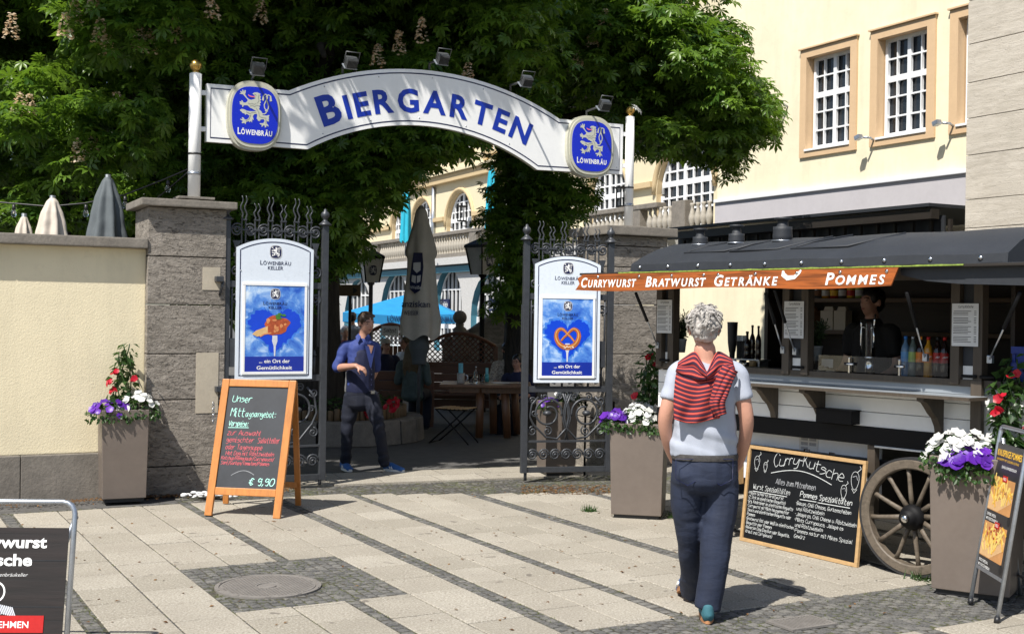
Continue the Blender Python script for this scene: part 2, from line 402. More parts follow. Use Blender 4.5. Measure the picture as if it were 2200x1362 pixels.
M['hair_grey'] = plain('grey_hair', (.40, .375, .35), .5, 0, .5, 14)
M['hair_brown'] = plain('brown_hair', (.06, .035, .02), .45, 0, .35, 40)
M['hair_dark'] = plain('dark_hair', (.012, .009, .007), .4, 0, .3, 40)
M['hair_blond'] = plain('dark_blond_hair', (.10, .07, .035), .45, 0, .35, 40)
M['shoe_blue'] = plain('blue_suede', (.03, .11, .32), .75, 0, .2, 20)
M['shoe_teal'] = plain('teal_suede', (.03, .12, .15), .8, 0, .2, 20)
M['sole'] = plain('white_sole', (.70, .70, .68), .5, 0, .08)
M['gum'] = plain('gum_sole', (.42, .20, .09), .6, 0, .1)
M['lip'] = plain('lip', (.34, .11, .09), .5)
M['eye'] = plain('eye_dark', (.02, .015, .012), .3)
def stripes():
 t = NT('striped_knit'); sp = t.n('ShaderNodeSeparateXYZ'); t.l(t.tc.outputs['UV'], sp.inputs[0])
 n = t.noise(t.mapping(src='UV'), 3, 3); y = t.math('ADD', sp.outputs[1], t.math('MULTIPLY', n, .012))
 f = t.math('FRACT', t.math('MULTIPLY', y, 15.5))
 c = t.ramp(f, [(0, (.52, .075, .05)), (.26, (.52, .075, .05)), (.30, (.13, .008, .018)), (.55, (.13, .008, .018)), (.58, (.016, .010, .030)), (.86, (.016, .010, .030)), (.90, (.15, .010, .02)), (1, (.15, .010, .02))])
 t.bump(t.noise(t.mapping(), 160, 3), .3, .003); return t.done(c, .9)
M['stripes'] = stripes()
# ---------------------------------------------------------------- text
_tc = bpy.data.curves.new('txt', 'FONT'); _to = bpy.data.objects.new('txt', _tc)
_cache = {}
def glyphs(txt, bold=0.0, shear=0.0):
 k = (txt, bold, shear)
 if k not in _cache:
  _tc.body = txt; _tc.size = 1.0; _tc.offset = bold; _tc.shear = shear; _tc.resolution_u = 3; _tc.fill_mode = 'FRONT'; _tc.align_x = 'LEFT'
  me = bpy.data.meshes.new_from_object(_to)
  V = [tuple(q.co[:2]) for q in me.vertices]; Fc = [tuple(f.vertices) for f in me.polygons]
  bpy.data.meshes.remove(me); _cache[k] = (V, Fc)
 return _cache[k]
def text(mb, txt, fr, x, y, h, m, z=.001, w=None, bold=0.0, shear=0.0, align='C', caps=None):
 """h: cap height; w: forced width; caps: relative size of all letters after the first of each word (small caps)"""
 V, Fc = [], []
 if caps:
  cx = 0
  for wd_ in txt.split(' '):
   for i, ch in enumerate(wd_):
    v, f = glyphs(ch, bold, shear); k = 1 if i == 0 else caps
    if not v: continue
    x0 = min(q[0] for q in v); b = len(V)
    V += [((q[0] - x0) * k + cx, q[1] * k) for q in v]; Fc += [tuple(a + b for a in g) for g in f]
    cx = max(q[0] for q in V) + .07
   cx += .22
 else: V, Fc = glyphs(txt, bold, shear)
 if not V: return
 x0, x1 = min(q[0] for q in V), max(q[0] for q in V)
 sy = h / .73; sx = sy if w is None else w / (x1 - x0)
 wid = (x1 - x0) * sx; ox = {'C': x - wid / 2, 'L': x, 'R': x - wid}[align]
 mb.add([fr((ox + (q[0] - x0) * sx, y + q[1] * sy, z)) for q in V], Fc, m)
# one-stroke handwriting: letters on a 0..4 x 0..6 grid (baseline 0, x-height 4, cap 6, descender -2)
HW = {'a': '34 14 03 01 10 21 34 31 40', 'b': '06 00|03 24 32 31 20 00', 'c': '33 14 02 01 10 30', 'd': '33 14 02 10 20 33 36 30', 'e': '02 32 24 14 02 10 30', 'f': '36 26 15 1-1|03 33', 'g': '33 14 02 11 21 33 3-1 1-2 0-1', 'h': '06 00|03 24 33 30', 'i': '04 00 10|05 06', 'j': '24 2-1 0-2|25 26', 'k': '06 00|34 02 30', 'l': '06 01 10', 'm': '00 04|03 14 23 20|23 34 43 40', 'n': '00 04|03 24 33 30', 'o': '14 02 10 20 32 24 14', 'p': '04 0-2|03 24 32 10 01', 'q': '33 14 02 10 33 3-2', 'r': '00 04|02 14 34', 's': '33 14 03 32 31 10 00', 't': '16 11 20 30|04 34', 'u': '04 01 10 31 34 30', 'v': '04 10 34', 'w': '04 10 23 30 44', 'x': '04 30|34 00', 'y': '04 01 21 34 3-1 1-2', 'z': '04 34 00 30', 'ä': '34 14 03 01 10 21 34 31 40|15 16|35 36', 'ö': '14 02 10 20 32 24 14|15 16|35 36', 'ü': '04 01 10 31 34 30|15 16|35 36', 'ß': '0-1 05 26 35 23 32 20 10',
      'A': '00 26 40|12 32', 'B': '00 06 26 35 23 03|23 42 31 00', 'C': '45 26 04 02 20 41', 'D': '00 06 26 43 20 00', 'E': '46 06 00 40|03 33', 'F': '46 06 00|03 33', 'G': '45 26 03 10 30 42 22', 'H': '06 00|46 40|03 43', 'J': '46 41 20 01', 'K': '06 00|46 02|13 40', 'L': '06 00 40', 'M': '00 06 23 46 40', 'N': '00 06 40 46', 'O': '26 03 20 43 26', 'P': '00 06 36 44 23 03', 'R': '00 06 36 44 23 03|23 40', 'S': '45 26 05 14 32 31 20 00', 'T': '06 46|26 20', 'U': '06 01 20 41 46', 'V': '06 20 46', 'W': '06 10 24 30 46', 'Y': '06 23 46|23 20', 'Z': '06 46 00 40',
      '-': '03 23', '.': '10 11', ',': '11 0-1', ':': '10 11|13 14', '/': '0-1 36', '(': '26 04 02 2-1', ')': '06 24 22 0-1', '9': '35 16 04 13 34 36 30 10', '0': '16 03 10 30 43 36 16', '€': '45 26 14 12 20 41|04 34|02 32', '1': '05 16 10', '2': '05 26 35 00 40', '\'': '06 05', 'Ä': '00 26 40|12 32|15 16', '+': '03 43|25 21'}
def _hw(ch):
 out = []
 for st in HW.get(ch, '').split('|'):
  pts = []
  for tk in st.split():
   pts.append((float(tk[0]), float(tk[1:])))
  if pts: out.append(pts)
 return out
def hand(mb, txt, fr, x, y, h, m, lw=.006, z=.002, w=None, slant=.18, jit=.25, rise=0.0, spread=1.15):
 """handwriting with cap height h starting at x, y; w forces the length"""
 cur = 0.0; S = []
 for ch in txt:
  if ch == ' ': cur += 2.6; continue
  st = _hw(ch)
  if not st: cur += 2; continue
  wd_ = max(p[0] for q in st for p in q); dy = random.uniform(-jit, jit)
  for q in st:
   pts = [Vector((p[0] + p[1] * slant + cur + random.uniform(-jit, jit) * .5, p[1] + dy + random.uniform(-jit, jit) * .5)) for p in q]
   if len(pts) > 2:                                            # round it off
    sm = [pts[0]]
    for i in range(len(pts) - 1):
     a, b = pts[i], pts[i + 1]; c = pts[i - 1] if i else a; d = pts[i + 2] if i + 2 < len(pts) else b
     for tt in (.33, .66, 1):
      sm.append(.5 * ((2 * a) + (b - c) * tt + (2 * c - 5 * a + 4 * b - d) * tt ** 2 + (3 * a - c - 3 * b + d) * tt ** 3))
    pts = sm
   S.append(pts)
  cur += wd_ + spread
 k = h / 6; kx = k * .8 if w is None else w / max(cur - spread, 1)
 for i, pts in enumerate(S):
  q = [(x + p.x * kx, y + p.y * k + p.x * kx * rise) for p in pts]
  mb.ribbon(fr, q, [lw * random.uniform(.8, 1.15) for _ in q], z + (i % 7) * .00012, m)
 return cur * kx
# ================================================================ SETTING
GP = Plane((-2.99, 11.235, 0), 27)              # gate, pillars, wall
CP = Plane((2.75, 8.1, 0), -50.6)               # front of the food cart
PA = R(29); PX = Vector((math.cos(PA), math.sin(PA), 0)); PY = Vector((-math.sin(PA), math.cos(PA), 0))
def pav(a, b, z=0): return PX * a + PY * b + Vector((0, 0, z))
def build_ground():
 mb = MB(); s = 90
 mb.add([(-s, -30, -.03), (s, -30, -.03), (s, 140, -.03), (-s, 140, -.03)], [(0, 1, 2, 3)], M['asphalt'])
 tag(mb.build('ground'), kind='structure')
 mb = MB(); mb.add([pav(-9, -3, -.008), pav(12, -3, -.008), pav(12, 10.75, -.008), pav(-9, 10.75, -.008)], [(0, 1, 2, 3)], M['sett'])
 tag(mb.build('sett_bed'), kind='structure')
 # slabs, column by column; holes left for the dark sett fields
 strips = [(-4.05, -3.95), (-2.95, -2.85), (-1.85, -1.75), (-.75, -.65), (.35, .45), (1.15, 1.25), (2.62, 2.70), (3.40, 3.52), (4.15, 4.24), (5.17, 5.31), (6.25, 6.36), (7.3, 7.4), (8.4, 8.5)]
 holes = [(1.955, 3.03, 6.70, 7.96), (3.505, 12, 4.72, 5.52)]
 joints = {(3.52, 4.15): [3.82], (1.25, 2.62): [1.60, 1.955, 2.29], (2.70, 3.40): [3.03]}
 bm = MB()
 def slab(a0, a1, b0, b1):
  if a1 - a0 < .03 or b1 - b0 < .03: return
  g, h, ch = .006, .0065, .004; dz = random.uniform(-.0015, .0015)
  o = [(a0 + g, b0 + h), (a1 - g, b0 + h), (a1 - g, b1 - h), (a0 + g, b1 - h)]
  i = [(a0 + g + ch, b0 + h + ch), (a1 - g - ch, b0 + h + ch), (a1 - g - ch, b1 - h - ch), (a0 + g + ch, b1 - h - ch)]
  tl = [random.uniform(-.001, .001) for _ in range(4)]
  vs = [pav(p[0], p[1], -.02) for p in o] + [pav(p[0], p[1], -.004 + dz) for p in o] + [pav(p[0], p[1], dz + tl[k]) for k, p in enumerate(i)]
  fs = [(8, 9, 10, 11)] + [(k, (k + 1) % 4, (k + 1) % 4 + 4, k + 4) for k in range(4)] + [(k + 4, (k + 1) % 4 + 4, (k + 1) % 4 + 8, k + 8) for k in range(4)]
  bm.add(vs, fs, M['slab'])
 for k in range(len(strips) - 1):
  lo, hi = strips[k][1], strips[k + 1][0]
  js = joints.get((lo, hi))
  if js is None:
   n = max(1, round((hi - lo) / .345)); js = [lo + (hi - lo) * i / n for i in range(1, n)]
  xs = [lo] + js + [hi]
  for a0, a1 in zip(xs, xs[1:]):
   b = 1.5 + random.uniform(0, .4); am = (a0 + a1) / 2
   hs = [(h[2], h[3]) for h in holes if h[0] - .01 < am < h[1]]
   top = 10.66 - .43 * max(0, am - 4.0) * .9 if am < 7 else 9.1
   while b < top:
    e = min(b + random.choice((.40, .40, .40, .42, .38)), top)
    seg = [(b, e)]
    for h0, h1 in hs:
     ns = []
     for s0, s1 in seg:
      if s1 <= h0 or s0 >= h1: ns.append((s0, s1)); continue
      if s0 < h0: ns.append((s0, h0))
      if s1 > h1: ns.append((h1, s1))
     seg = ns
    for s0, s1 in seg: slab(a0, a1, s0, s1)
    b = e
 tag(bm.build('pavement'), kind='structure')
 sb = MB()
 def setts(a0, a1, b0, b1):
  na, nb = max(1, round((a1 - a0) / .062)), max(1, round((b1 - b0) / .070))
  for i in range(na):
   for k in range(nb):
    a, b = a0 + (a1 - a0) * (i + .5) / na, b0 + (b1 - b0) * (k + .5 + .5 * (i % 2)) / nb
    if math.hypot(a - 2.33, b - 7.26) < .365: continue
    w, l = (a1 - a0) / na * .5 * random.uniform(.80, .95), (b1 - b0) / nb * .5 * random.uniform(.78, .94); z = random.uniform(-.006, .0); q = [(a + s * w + random.uniform(-.004, .004), b + t * l + random.uniform(-.004, .004)) for s, t in ((-1, -1), (1, -1), (1, 1), (-1, 1))]
    sb.add([pav(x, y, -.02) for x, y in q] + [pav(a + (x - a) * .82, b + (y - b) * .82, z - .002) for x, y in q] + [pav(a, b, z + .001)], [(j, (j + 1) % 4, (j + 1) % 4 + 4, j + 4) for j in range(4)] + [(j + 4, (j + 1) % 4 + 4, 8) for j in range(4)], M['sett_stone'])
 for s0, s1 in strips[3:11]: setts(s0 + .004, s1 - .004, 3.2, 10.66 - .39 * max(0, s0 - 4.0))
 for h in holes: setts(h[0], min(h[1], 7.2), h[2], h[3])
 tag(sb.build('sett_paving'), kind='structure')
 # threshold slabs inside the gate, then a path of asphalt in the garden
 th = MB()
 o = Vector((-2.05, 11.75, 0)); ex = Vector((.93, .37, 0)).normalized(); ey = Vector((-ex.y, ex.x, 0))
 for row in range(2):
  x = -.2 - row * .3
  while x < 4.2:
   w = random.uniform(.5, .62); g = .007
   vs = [o + ex * p + ey * q for p, q in ((x + g, row * .42 + g), (x + w - g, row * .42 + g), (x + w - g, row * .42 + .42 - g), (x + g, row * .42 + .42 - g))]
   th.add([v + Vector((0, 0, .002)) for v in vs] + [v - Vector((0, 0, .03)) for v in vs], [(0, 1, 2, 3), (0, 4, 5, 1), (1, 5, 6, 2), (2, 6, 7, 3), (3, 7, 4, 0)], M['slab']); x += w
 tag(th.build('threshold_paving'), kind='structure')
 th = MB(); th.add([o + ex * -1.2 + ey * -1.35 + Vector((0, 0, -.016)), o + ex * 7 + ey * -1.35 + Vector((0, 0, -.016)), o + ex * 7 + ey * 1.0 + Vector((0, 0, -.016)), o + ex * -1.2 + ey * 1.0 + Vector((0, 0, -.016))], [(0, 1, 2, 3)], M['sett'])
 tag(th.build('gate_setts'), kind='structure')
build_ground()
def build_covers():
 c = pav(2.33, 7.26); mb = MB(); f = Fr((c.x, c.y, 0), PX, PY, (0, 0, 1))
 mb.lathe(f, [(.325, -.012), (.325, .003), (.300, .004), (.298, -.002), (.292, -.002), (.290, .003), (.07, .003), (.069, -.002), (.05, -.002), (.049, .003), (.001, .003)], M['manhole'], 40, False)
 for i in range(-13, 14):
  for j in range(-13, 14):
   x, y = i * .021, j * .021; r = math.hypot(x, y)
   if .085 < r < .275: mb.box(f, (x, y, .0045), (.012, .012, .004), M['manhole'])
 for k in range(10): mb.box(f.rot(k * .628), (.312, 0, .005), (.014, .03, .003), M['manhole'])
 single('manhole_cover', mb, 'round rusty brown manhole cover set in the dark sett field', 'manhole cover', (c.x, c.y, 0))
 c = G(1722, 1338); mb = MB(); f = Fr((c.x, c.y, 0), PX, PY, (0, 0, 1))
 for k in range(-6, 7): mb.box(f, (k * .022, 0, .002), (.010, .18, .010), M['manhole'])
 for s in (-1, 1):
  mb.box(f, (0, s * .10, .002), (.33, .022, .012), M['manhole']); mb.box(f, (s * .155, 0, .0025), (.022, .178, .012), M['manhole'])
 mb.box(f, (0, 0, -.006), (.30, .18, .002), M['black'])
 single('drain_grate', mb, 'small slotted iron drain grate in the setts near the walking man', 'drain grate', (c.x, c.y, 0))
build_covers()
def blockwork(mb, fr, x0, x1, z0, zs, d0, d1, m, gap=.010):
 """stone courses: one bevelled block per course"""
 z = z0
 for h in zs:
  mb.box(fr, ((x0 + x1) / 2, z + h / 2, (d0 + d1) / 2), (x1 - x0, h - gap, d1 - d0), m, .006); z += h
def build_walls():
 f = GP.fr()
 sA = GP.sz(312, 800)[0]; sB = GP.sz(482, 800, .06)[0]
 # garden wall, left
 top = GP.sz(160, 507)[1]; pl = .40
 w = thing('garden_wall', 'yellow rendered garden wall with grey plinth and stone coping left of gate', 'wall', GP.at(sA - 4, 0, -.2))
 mb = MB(); mb.box(f, (sA - 4, (pl + top - .09) / 2, -.22), (8, top - .09 - pl, .36), M['wall_yellow'], .01); mb.build('wall_face', w)
 mb = MB(); x = sA
 for L in (1.05, 1.2, 1.1, 1.25, 1.2, 2.2): mb.box(f, (x - L / 2, pl / 2 - .02, -.2), (L - .006, pl + .036, .44), M['plinth'], .008); x -= L
 mb.build('plinth', w)
 mb = MB(); x = sA
 for L in (1.3, 1.1, 1.35, 1.2, 3.0): mb.box(f, (x - L / 2, top - .045, -.2), (L - .006, .09, .56), M['cap'], .012); x -= L
 mb.build('coping', w)
 # left pillar
 zt = GP.sz(410, 431, .1)[1]
 p = thing('gate_pillar', 'left dark travertine gate pillar joined to the yellow wall', 'pillar', GP.at((sA + sB) / 2, 0, -.25), 'gate pillars')
 mb = MB(); hs = [GP.sz(400, v, .06)[1] for v in (1000, 858, 760, 655, 552, 447)]; prev = -.02; zs = []
 for h in hs: zs.append(h - prev); prev = h
 blockwork(mb, f, sA, sB, -.02, zs, -.62, .06, M['trav']); mb.build('shaft', p)
 mb = MB(); mb.box(f, ((sA + sB) / 2 + .0, (hs[-1] + zt) / 2 + .002, -.27), (sB - sA + .16, zt - hs[-1], .84), M['cap'], .012); mb.build('cap', p)
 for (u0, v0, u1, v1) in ((435, 575, 474, 623), (420, 758, 470, 888)):
  a, b = GP.sz(u0, v1, .064), GP.sz(u1, v0, .064)
  mb = MB(); mb.box(f, ((a[0] + b[0]) / 2, (a[1] + b[1]) / 2, .061), (b[0] - a[0], b[1] - a[1], .008), M['patch'], .003); mb.build('repair_patch', p)
 for v in (600, 835):
  a = GP.sz(472, v, .06); mb = MB(); mb.box(f, (a[0] - .015, a[1], .10), (.07, .05, .09), M['iron'], .006)
  mb.tube([GP.at(a[0] + .02, a[1] - .02, .12), GP.at(a[0] - .0, a[1] - .15, .065)], .012, M['iron']); mb.build('hinge_bracket', p)
 mb = MB(); a = GP.sz(458, 860, .09)
 for k in range(7):
  c = GP.at(a[0], a[1] - .03 - k * .028, .10); mb.tube([c + Vector(((.011 if k % 2 else .004) * math.cos(t), (.004 if k % 2 else .011) * math.cos(t), .019 * math.sin(t))) for t in [i * math.pi / 4 for i in range(8)]], .0035, M['steel'], 6, closed=True)
 mb.build('chain', p)
 # right pillar
 sC, sD = GP.sz(1308, 520, .06)[0], GP.sz(1434, 520, .06)[0]; zt = GP.sz(1370, 488, .1)[1]; zb = GP.sz(1370, 507, .1)[1]
 q = thing('gate_pillar', 'right dark travertine gate pillar half hidden behind the food cart', 'pillar', GP.at((sC + sD) / 2, 0, -.25), 'gate pillars')
 mb = MB(); hs = [GP.sz(1370, v, .06)[1] for v in (900, 760, 655, 575, 530)] + [zb]; prev = -.02; zs = []
 for h in hs: zs.append(h - prev); prev = h
 blockwork(mb, f, sC, sD, -.02, zs, -.62, .06, M['trav']); mb.build('shaft', q)
 mb = MB(); mb.box(f, ((sC + sD) / 2, (zb + zt) / 2 + .002, -.27), (sD - sC + .16, zt - zb, .84), M['cap'], .012); mb.build('cap', q)
 # low dark wall that runs on behind the food cart
 mb = MB(); mb.box(f, (sD + 1.52, .55, -.3), (3.0, 1.1, .3), M['trav'], .01)
 single('low_stone_wall', mb, 'low dark stone wall running on behind the food cart', 'wall')
 return sA, sB, sC, sD
SA, SB, SCC, SD = build_walls()
# ---------------------------------------------------------------- buildings
def arch_loop(x0, x1, z0, zs, n=10):
 r = (x1 - x0) / 2; c = (x0 + x1) / 2
 return [(x0, z0), (x1, z0)] + [(c + r * math.cos(math.pi * i / n), zs + r * math.sin(math.pi * i / n)) for i in range(n + 1)]
def rect_loop(x0, x1, z0, z1): return [(x0, z0), (x1, z0), (x1, z1), (x0, z1)]
def holed(mb, fr, outer, holes, z, m, depth=.28, mr=None):
 loops = [[Vector((p[0], p[1], 0)) for p in outer]] + [[Vector((p[0], p[1], 0)) for p in h] for h in holes]
 tri = tessellate_polygon(loops); pts = [p for lp in loops for p in lp]
 tt = []
 for t in tri:
  a, b, c = (pts[i] for i in t); tt.append(t if (b - a).cross(c - a).z > 0 else (t[0], t[2], t[1]))
 mb.add([fr((p.x, p.y, z)) for p in pts], tt, m)
 for h in holes:
  n = len(h); mb.add([fr((p[0], p[1], z)) for p in h] + [fr((p[0], p[1], z - depth)) for p in h], [(i, (i + 1) % n, n + (i + 1) % n, n + i) for i in range(n)], mr or m)
def window_part(par, fr, x0, x1, z0, z1, off, cols, rows, arch=None, fw=.07, gl=.035, mid=True, name='window'):
 """frame with glazing bars (window) and a pane set behind it (sub-part); arch = springing height"""
 mb = MB(); zt = z1 if arch is None else arch
 if arch is None:
  mb.box(fr, ((x0 + x1) / 2, z1 - fw / 2, off), (x1 - x0, fw, .07), M['win_white'])
 else:
  r = (x1 - x0) / 2; c = (x0 + x1) / 2
  mb.tube([fr((c + (r - fw / 2) * math.cos(math.pi * i / 14), arch + (r - fw / 2) * math.sin(math.pi * i / 14), off)) for i in range(15)], fw / 2, M['win_white'], 6)
 mb.box(fr, ((x0 + x1) / 2, z0 + fw / 2, off), (x1 - x0, fw, .07), M['win_white'])
 for x in (x0 + fw / 2, x1 - fw / 2): mb.box(fr, (x, (z0 + zt) / 2, off), (fw, zt - z0 - 2 * (fw if arch is None else fw / 2), .07), M['win_white'])
 def top(x):
  if arch is None: return z1 - fw
  r = (x1 - x0) / 2; return arch + math.sqrt(max(0, r * r - (x - (x0 + x1) / 2) ** 2))
 for i in range(1, cols):
  x = x0 + (x1 - x0) * i / cols; wdt = fw * 1.35 if (mid and i == cols // 2) else gl
  mb.box(fr, (x, (z0 + fw + top(x)) / 2, off + .004), (wdt, top(x) - z0 - fw, .06), M['win_white'])
 zz = rows if hasattr(rows, '__len__') else [(k / rows, gl) for k in range(1, rows)]
 for k, wdt in zz:
  z = z0 + (z1 - z0) * k; xa, xb = x0 + fw, x1 - fw
  if arch is not None and z > arch:
   r = (x1 - x0) / 2; hw = math.sqrt(max(.0, r * r - (z - arch) ** 2)); xa, xb = (x0 + x1) / 2 - hw, (x0 + x1) / 2 + hw
  mb.box(fr, ((xa + xb) / 2, z, off - .003), (xb - xa, wdt, .055), M['win_white'])
 w = mb.build(name, par)
 mb = MB(); lp = rect_loop(x0 + .01, x1 - .01, z0 + .01, z1 - .01) if arch is None else arch_loop(x0 + .01, x1 - .01, z0 + .01, arch)
 mb.poly(fr, lp, off - .06, off - .045, M['pane']); p = mb.build('pane', w, Vector(par['_o']))
 return w
RB = Plane(P(1540, 700, 27), -62); RBf = RB.fr()
def build_right_house():
 b = thing('yellow_house', 'pale yellow rendered house with apricot framed sash windows at right', 'building', RB.at(4, 0, -2))
 spec = [((1723, 112), (1843, 79), (1843, 323), (1720.5, 343), (1736, 127), (1829, 101), (1829, 309), (1733, 326)),
   ((1873, 70), (2011, 32), (2013, 292), (1872, 317), (1889, 85), (1994, 57), (1994, 282), (1886, 303)),
   ((2043, 24), (2190, -18), (2190, 262), (2043, 289), (2062, 37), (2176, 6), (2176, 252), (2060, 274))]
 holes = []; det = []
 for q in spec:
  o = [RB.sz(*k) for k in q]
  ox0, ox1 = (o[0][0] + o[3][0]) / 2, (o[1][0] + o[2][0]) / 2; oz1, oz0 = (o[0][1] + o[1][1]) / 2, (o[2][1] + o[3][1]) / 2
  ix0, ix1 = (o[4][0] + o[7][0]) / 2, (o[5][0] + o[6][0]) / 2; iz1, iz0 = (o[4][1] + o[5][1]) / 2, (o[6][1] + o[7][1]) / 2
  det.append((ox0, ox1, oz0, oz1, ix0, ix1, iz0, iz1)); holes.append(rect_loop(ix0, ix1, iz0, iz1))
 # regular storey: same heights for all three
 for i in (2, 3, 6, 7):
  av = sum(d[i] for d in det[:2]) / 2; det = [tuple(av if k == i else x for k, x in enumerate(d)) for d in det]
 holes = [rect_loop(d[4], d[5], d[6], d[7]) for d in det]
 x0 = RB.sz(1543, 300)[0]; x1 = 14; zt = 11.5
 bt = (RB.sz(1543, 451)[1] + RB.sz(2070, 356)[1]) / 2; bb = bt - .62
 mb = MB(); holed(mb, RBf, rect_loop(x0, x1, -.1, zt), holes, 0, M['right_yellow'], .24, M['surround'])
 mb.add([RB.at(x0, -.1, 0), RB.at(x0, -.1, -6), RB.at(x0, zt, -6), RB.at(x0, zt, 0), RB.at(x1, -.1, -6), RB.at(x1, zt, -6)], [(0, 3, 2, 1), (1, 2, 5, 4)], M['right_yellow'])
 mb.build('wall', b)
 mb = MB(); mb.box(RBf, (x0 - 1.6, 1.3, -.3), (3.2, 2.8, .6), M['right_yellow']); mb.build('annex_wall', b)
 for d in det:
  mb = MB(); ox0, ox1, oz0, oz1, ix0, ix1, iz0, iz1 = d
  for r in ((ox0, ix0, oz0, oz1), (ix1, ox1, oz0, oz1), (ix0, ix1, iz1, oz1), (ix0, ix1, oz0, iz0 - .002)):
   mb.box(RBf, ((r[0] + r[1]) / 2, (r[2] + r[3]) / 2, .02), (r[1] - r[0], r[3] - r[2], .05), M['surround'])
  t = .03
  mb.box(RBf, ((ox0 + ox1) / 2, oz1 + t / 2, .04), (ox1 - ox0 + 2 * t, t, .09), M['surround'])
  sr = mb.build('window_surround', b)
  window_part(b, RBf, ix0 + .03, ix1, iz0 + .05, iz1, -.17, 4, [(.2, .03), (.4, .03), (.585, .11), (.79, .03)], None, .062, .024)
  mb = MB(); mb.box(RBf, ((ix0 + ix1) / 2, iz0 + .015, -.04), (ix1 - ix0 + .02, .04, .22), M['win_white']); mb.build('window_sill', b)
 mb = MB(); mb.box(RBf, ((x0 + x1) / 2, (bt + bb) / 2, .03), (x1 - x0, bt - bb, .06), M['band']); mb.build('base_band', b)
 mb = MB(); mb.box(RBf, ((x0 + x1) / 2, bt + .035, .05), (x1 - x0, .07, .12), M['win_white'], .015); mb.build('moulding', b)
 for u, v in ((1848, 296), (2017, 265), (1662, 222)):
  s, z = RB.sz(u, v, .3); o = RB.at(s, z, .3)
  t = thing('wall_floodlight', {1848: 'small grey wall floodlight between the two big house windows', 2017: 'small grey wall floodlight right of the second house window', 1662: 'grey wall lamp at the edge of the chestnut leaves'}[u], 'lamp', o, 'lamps on the yellow house')
  mb = MB(); f = RB.fr(s, z, .3); mb.box(f.rot(.3), (-.04, .02, 0), (.13, .085, .11), M['galv'], .015); mb.build('lamp_head', t)
  mb = MB(); mb.tube([RB.at(s + .05, z, .26), RB.at(s + .09, z + .0, .14), RB.at(s + .09, z - .06, .002)], .022, M['galv'], 8); mb.build('bracket', t)
build_right_house()
def build_stone_house():
 pl = Plane(P(2076, 300, 15), -62); f = pl.fr()
 mb = MB(); z = -.1; zz = [pl.sz(2076, v)[1] for v in (491, 430, 335, 256, 180, 98, 5, -90, -180, -270)]; x0 = 0
 blockwork(mb, f, x0, 6, -.1, [zz[0] + .1] + [b - a for a, b in zip(zz, zz[1:])], -4, 0, M['trav_light'], .008)
 t = thing('stone_house', 'pale travertine clad house corner in big courses at far right', 'building', pl.at(2, 0, -2)); mb.build('wall', t)
build_stone_house()
def build_red_house():
 a = P(1440, 40, 52); pl = Plane(a, -5); f = pl.fr(); t = thing('red_house', 'dark red rendered house showing behind the tree top', 'building', pl.at(2, 0, -3))
 x1 = pl.sz(1546, 20)[0]
 mb = MB(); mb.box(f, ((x1 - 5) / 2, 8, -3), (x1 + 5, 16.2, 6), M['redwall']); mb.build('wall', t)
build_red_house()
def build_canopy_roof():
 pl = Plane(RB.at(0, 0, 3.0), -62); f = pl.fr()
 t = thing('timber_canopy', 'dark brown timber canopy beam running above the food cart', 'canopy', pl.at(3, 0, 0))
 s0 = pl.sz(1440, 510)[0]; s1 = 9; z = (pl.sz(1560, 492)[1] + pl.sz(2060, 442)[1]) / 2
 mb = MB(); mb.box(f, ((s0 + s1) / 2, z - .07, 0), (s1 - s0, .14, .16), M['beam_dark']); mb.build('beam', t)
 mb = MB(); mb.box(f, ((s0 + s1) / 2, z + .06, -1.42), (s1 - s0, .05, 3.1), M['tarp']); mb.build('roof', t)
 mb = MB()
 for k in range(26): mb.box(f, (s0 + .3 + k * .36, z - .30, -.12), (.05, .30, .05), M['beam_dark'])
 mb.box(f, ((s0 + s1) / 2, z - .48, -.1), (s1 - s0, .08, .1), M['post_wood']); mb.box(f, ((s0 + s1) / 2, z - .27, -.20), (s1 - s0, .38, .03), M['tarp']); mb.build('valance', t)
 mb = MB()
 for u in (1405, 1668, 1905):
  s = pl.sz(u, 650)[0]; mb = MB(); mb.box(f, (s, (z - .5) / 2, -.12), (.14, z - .45, .14), M['beam_dark']); mb.build('post', t)
build_canopy_roof()
BB = Plane(P(1030, 500, 42), -64); BBf = BB.fr(); UPO = -2.2
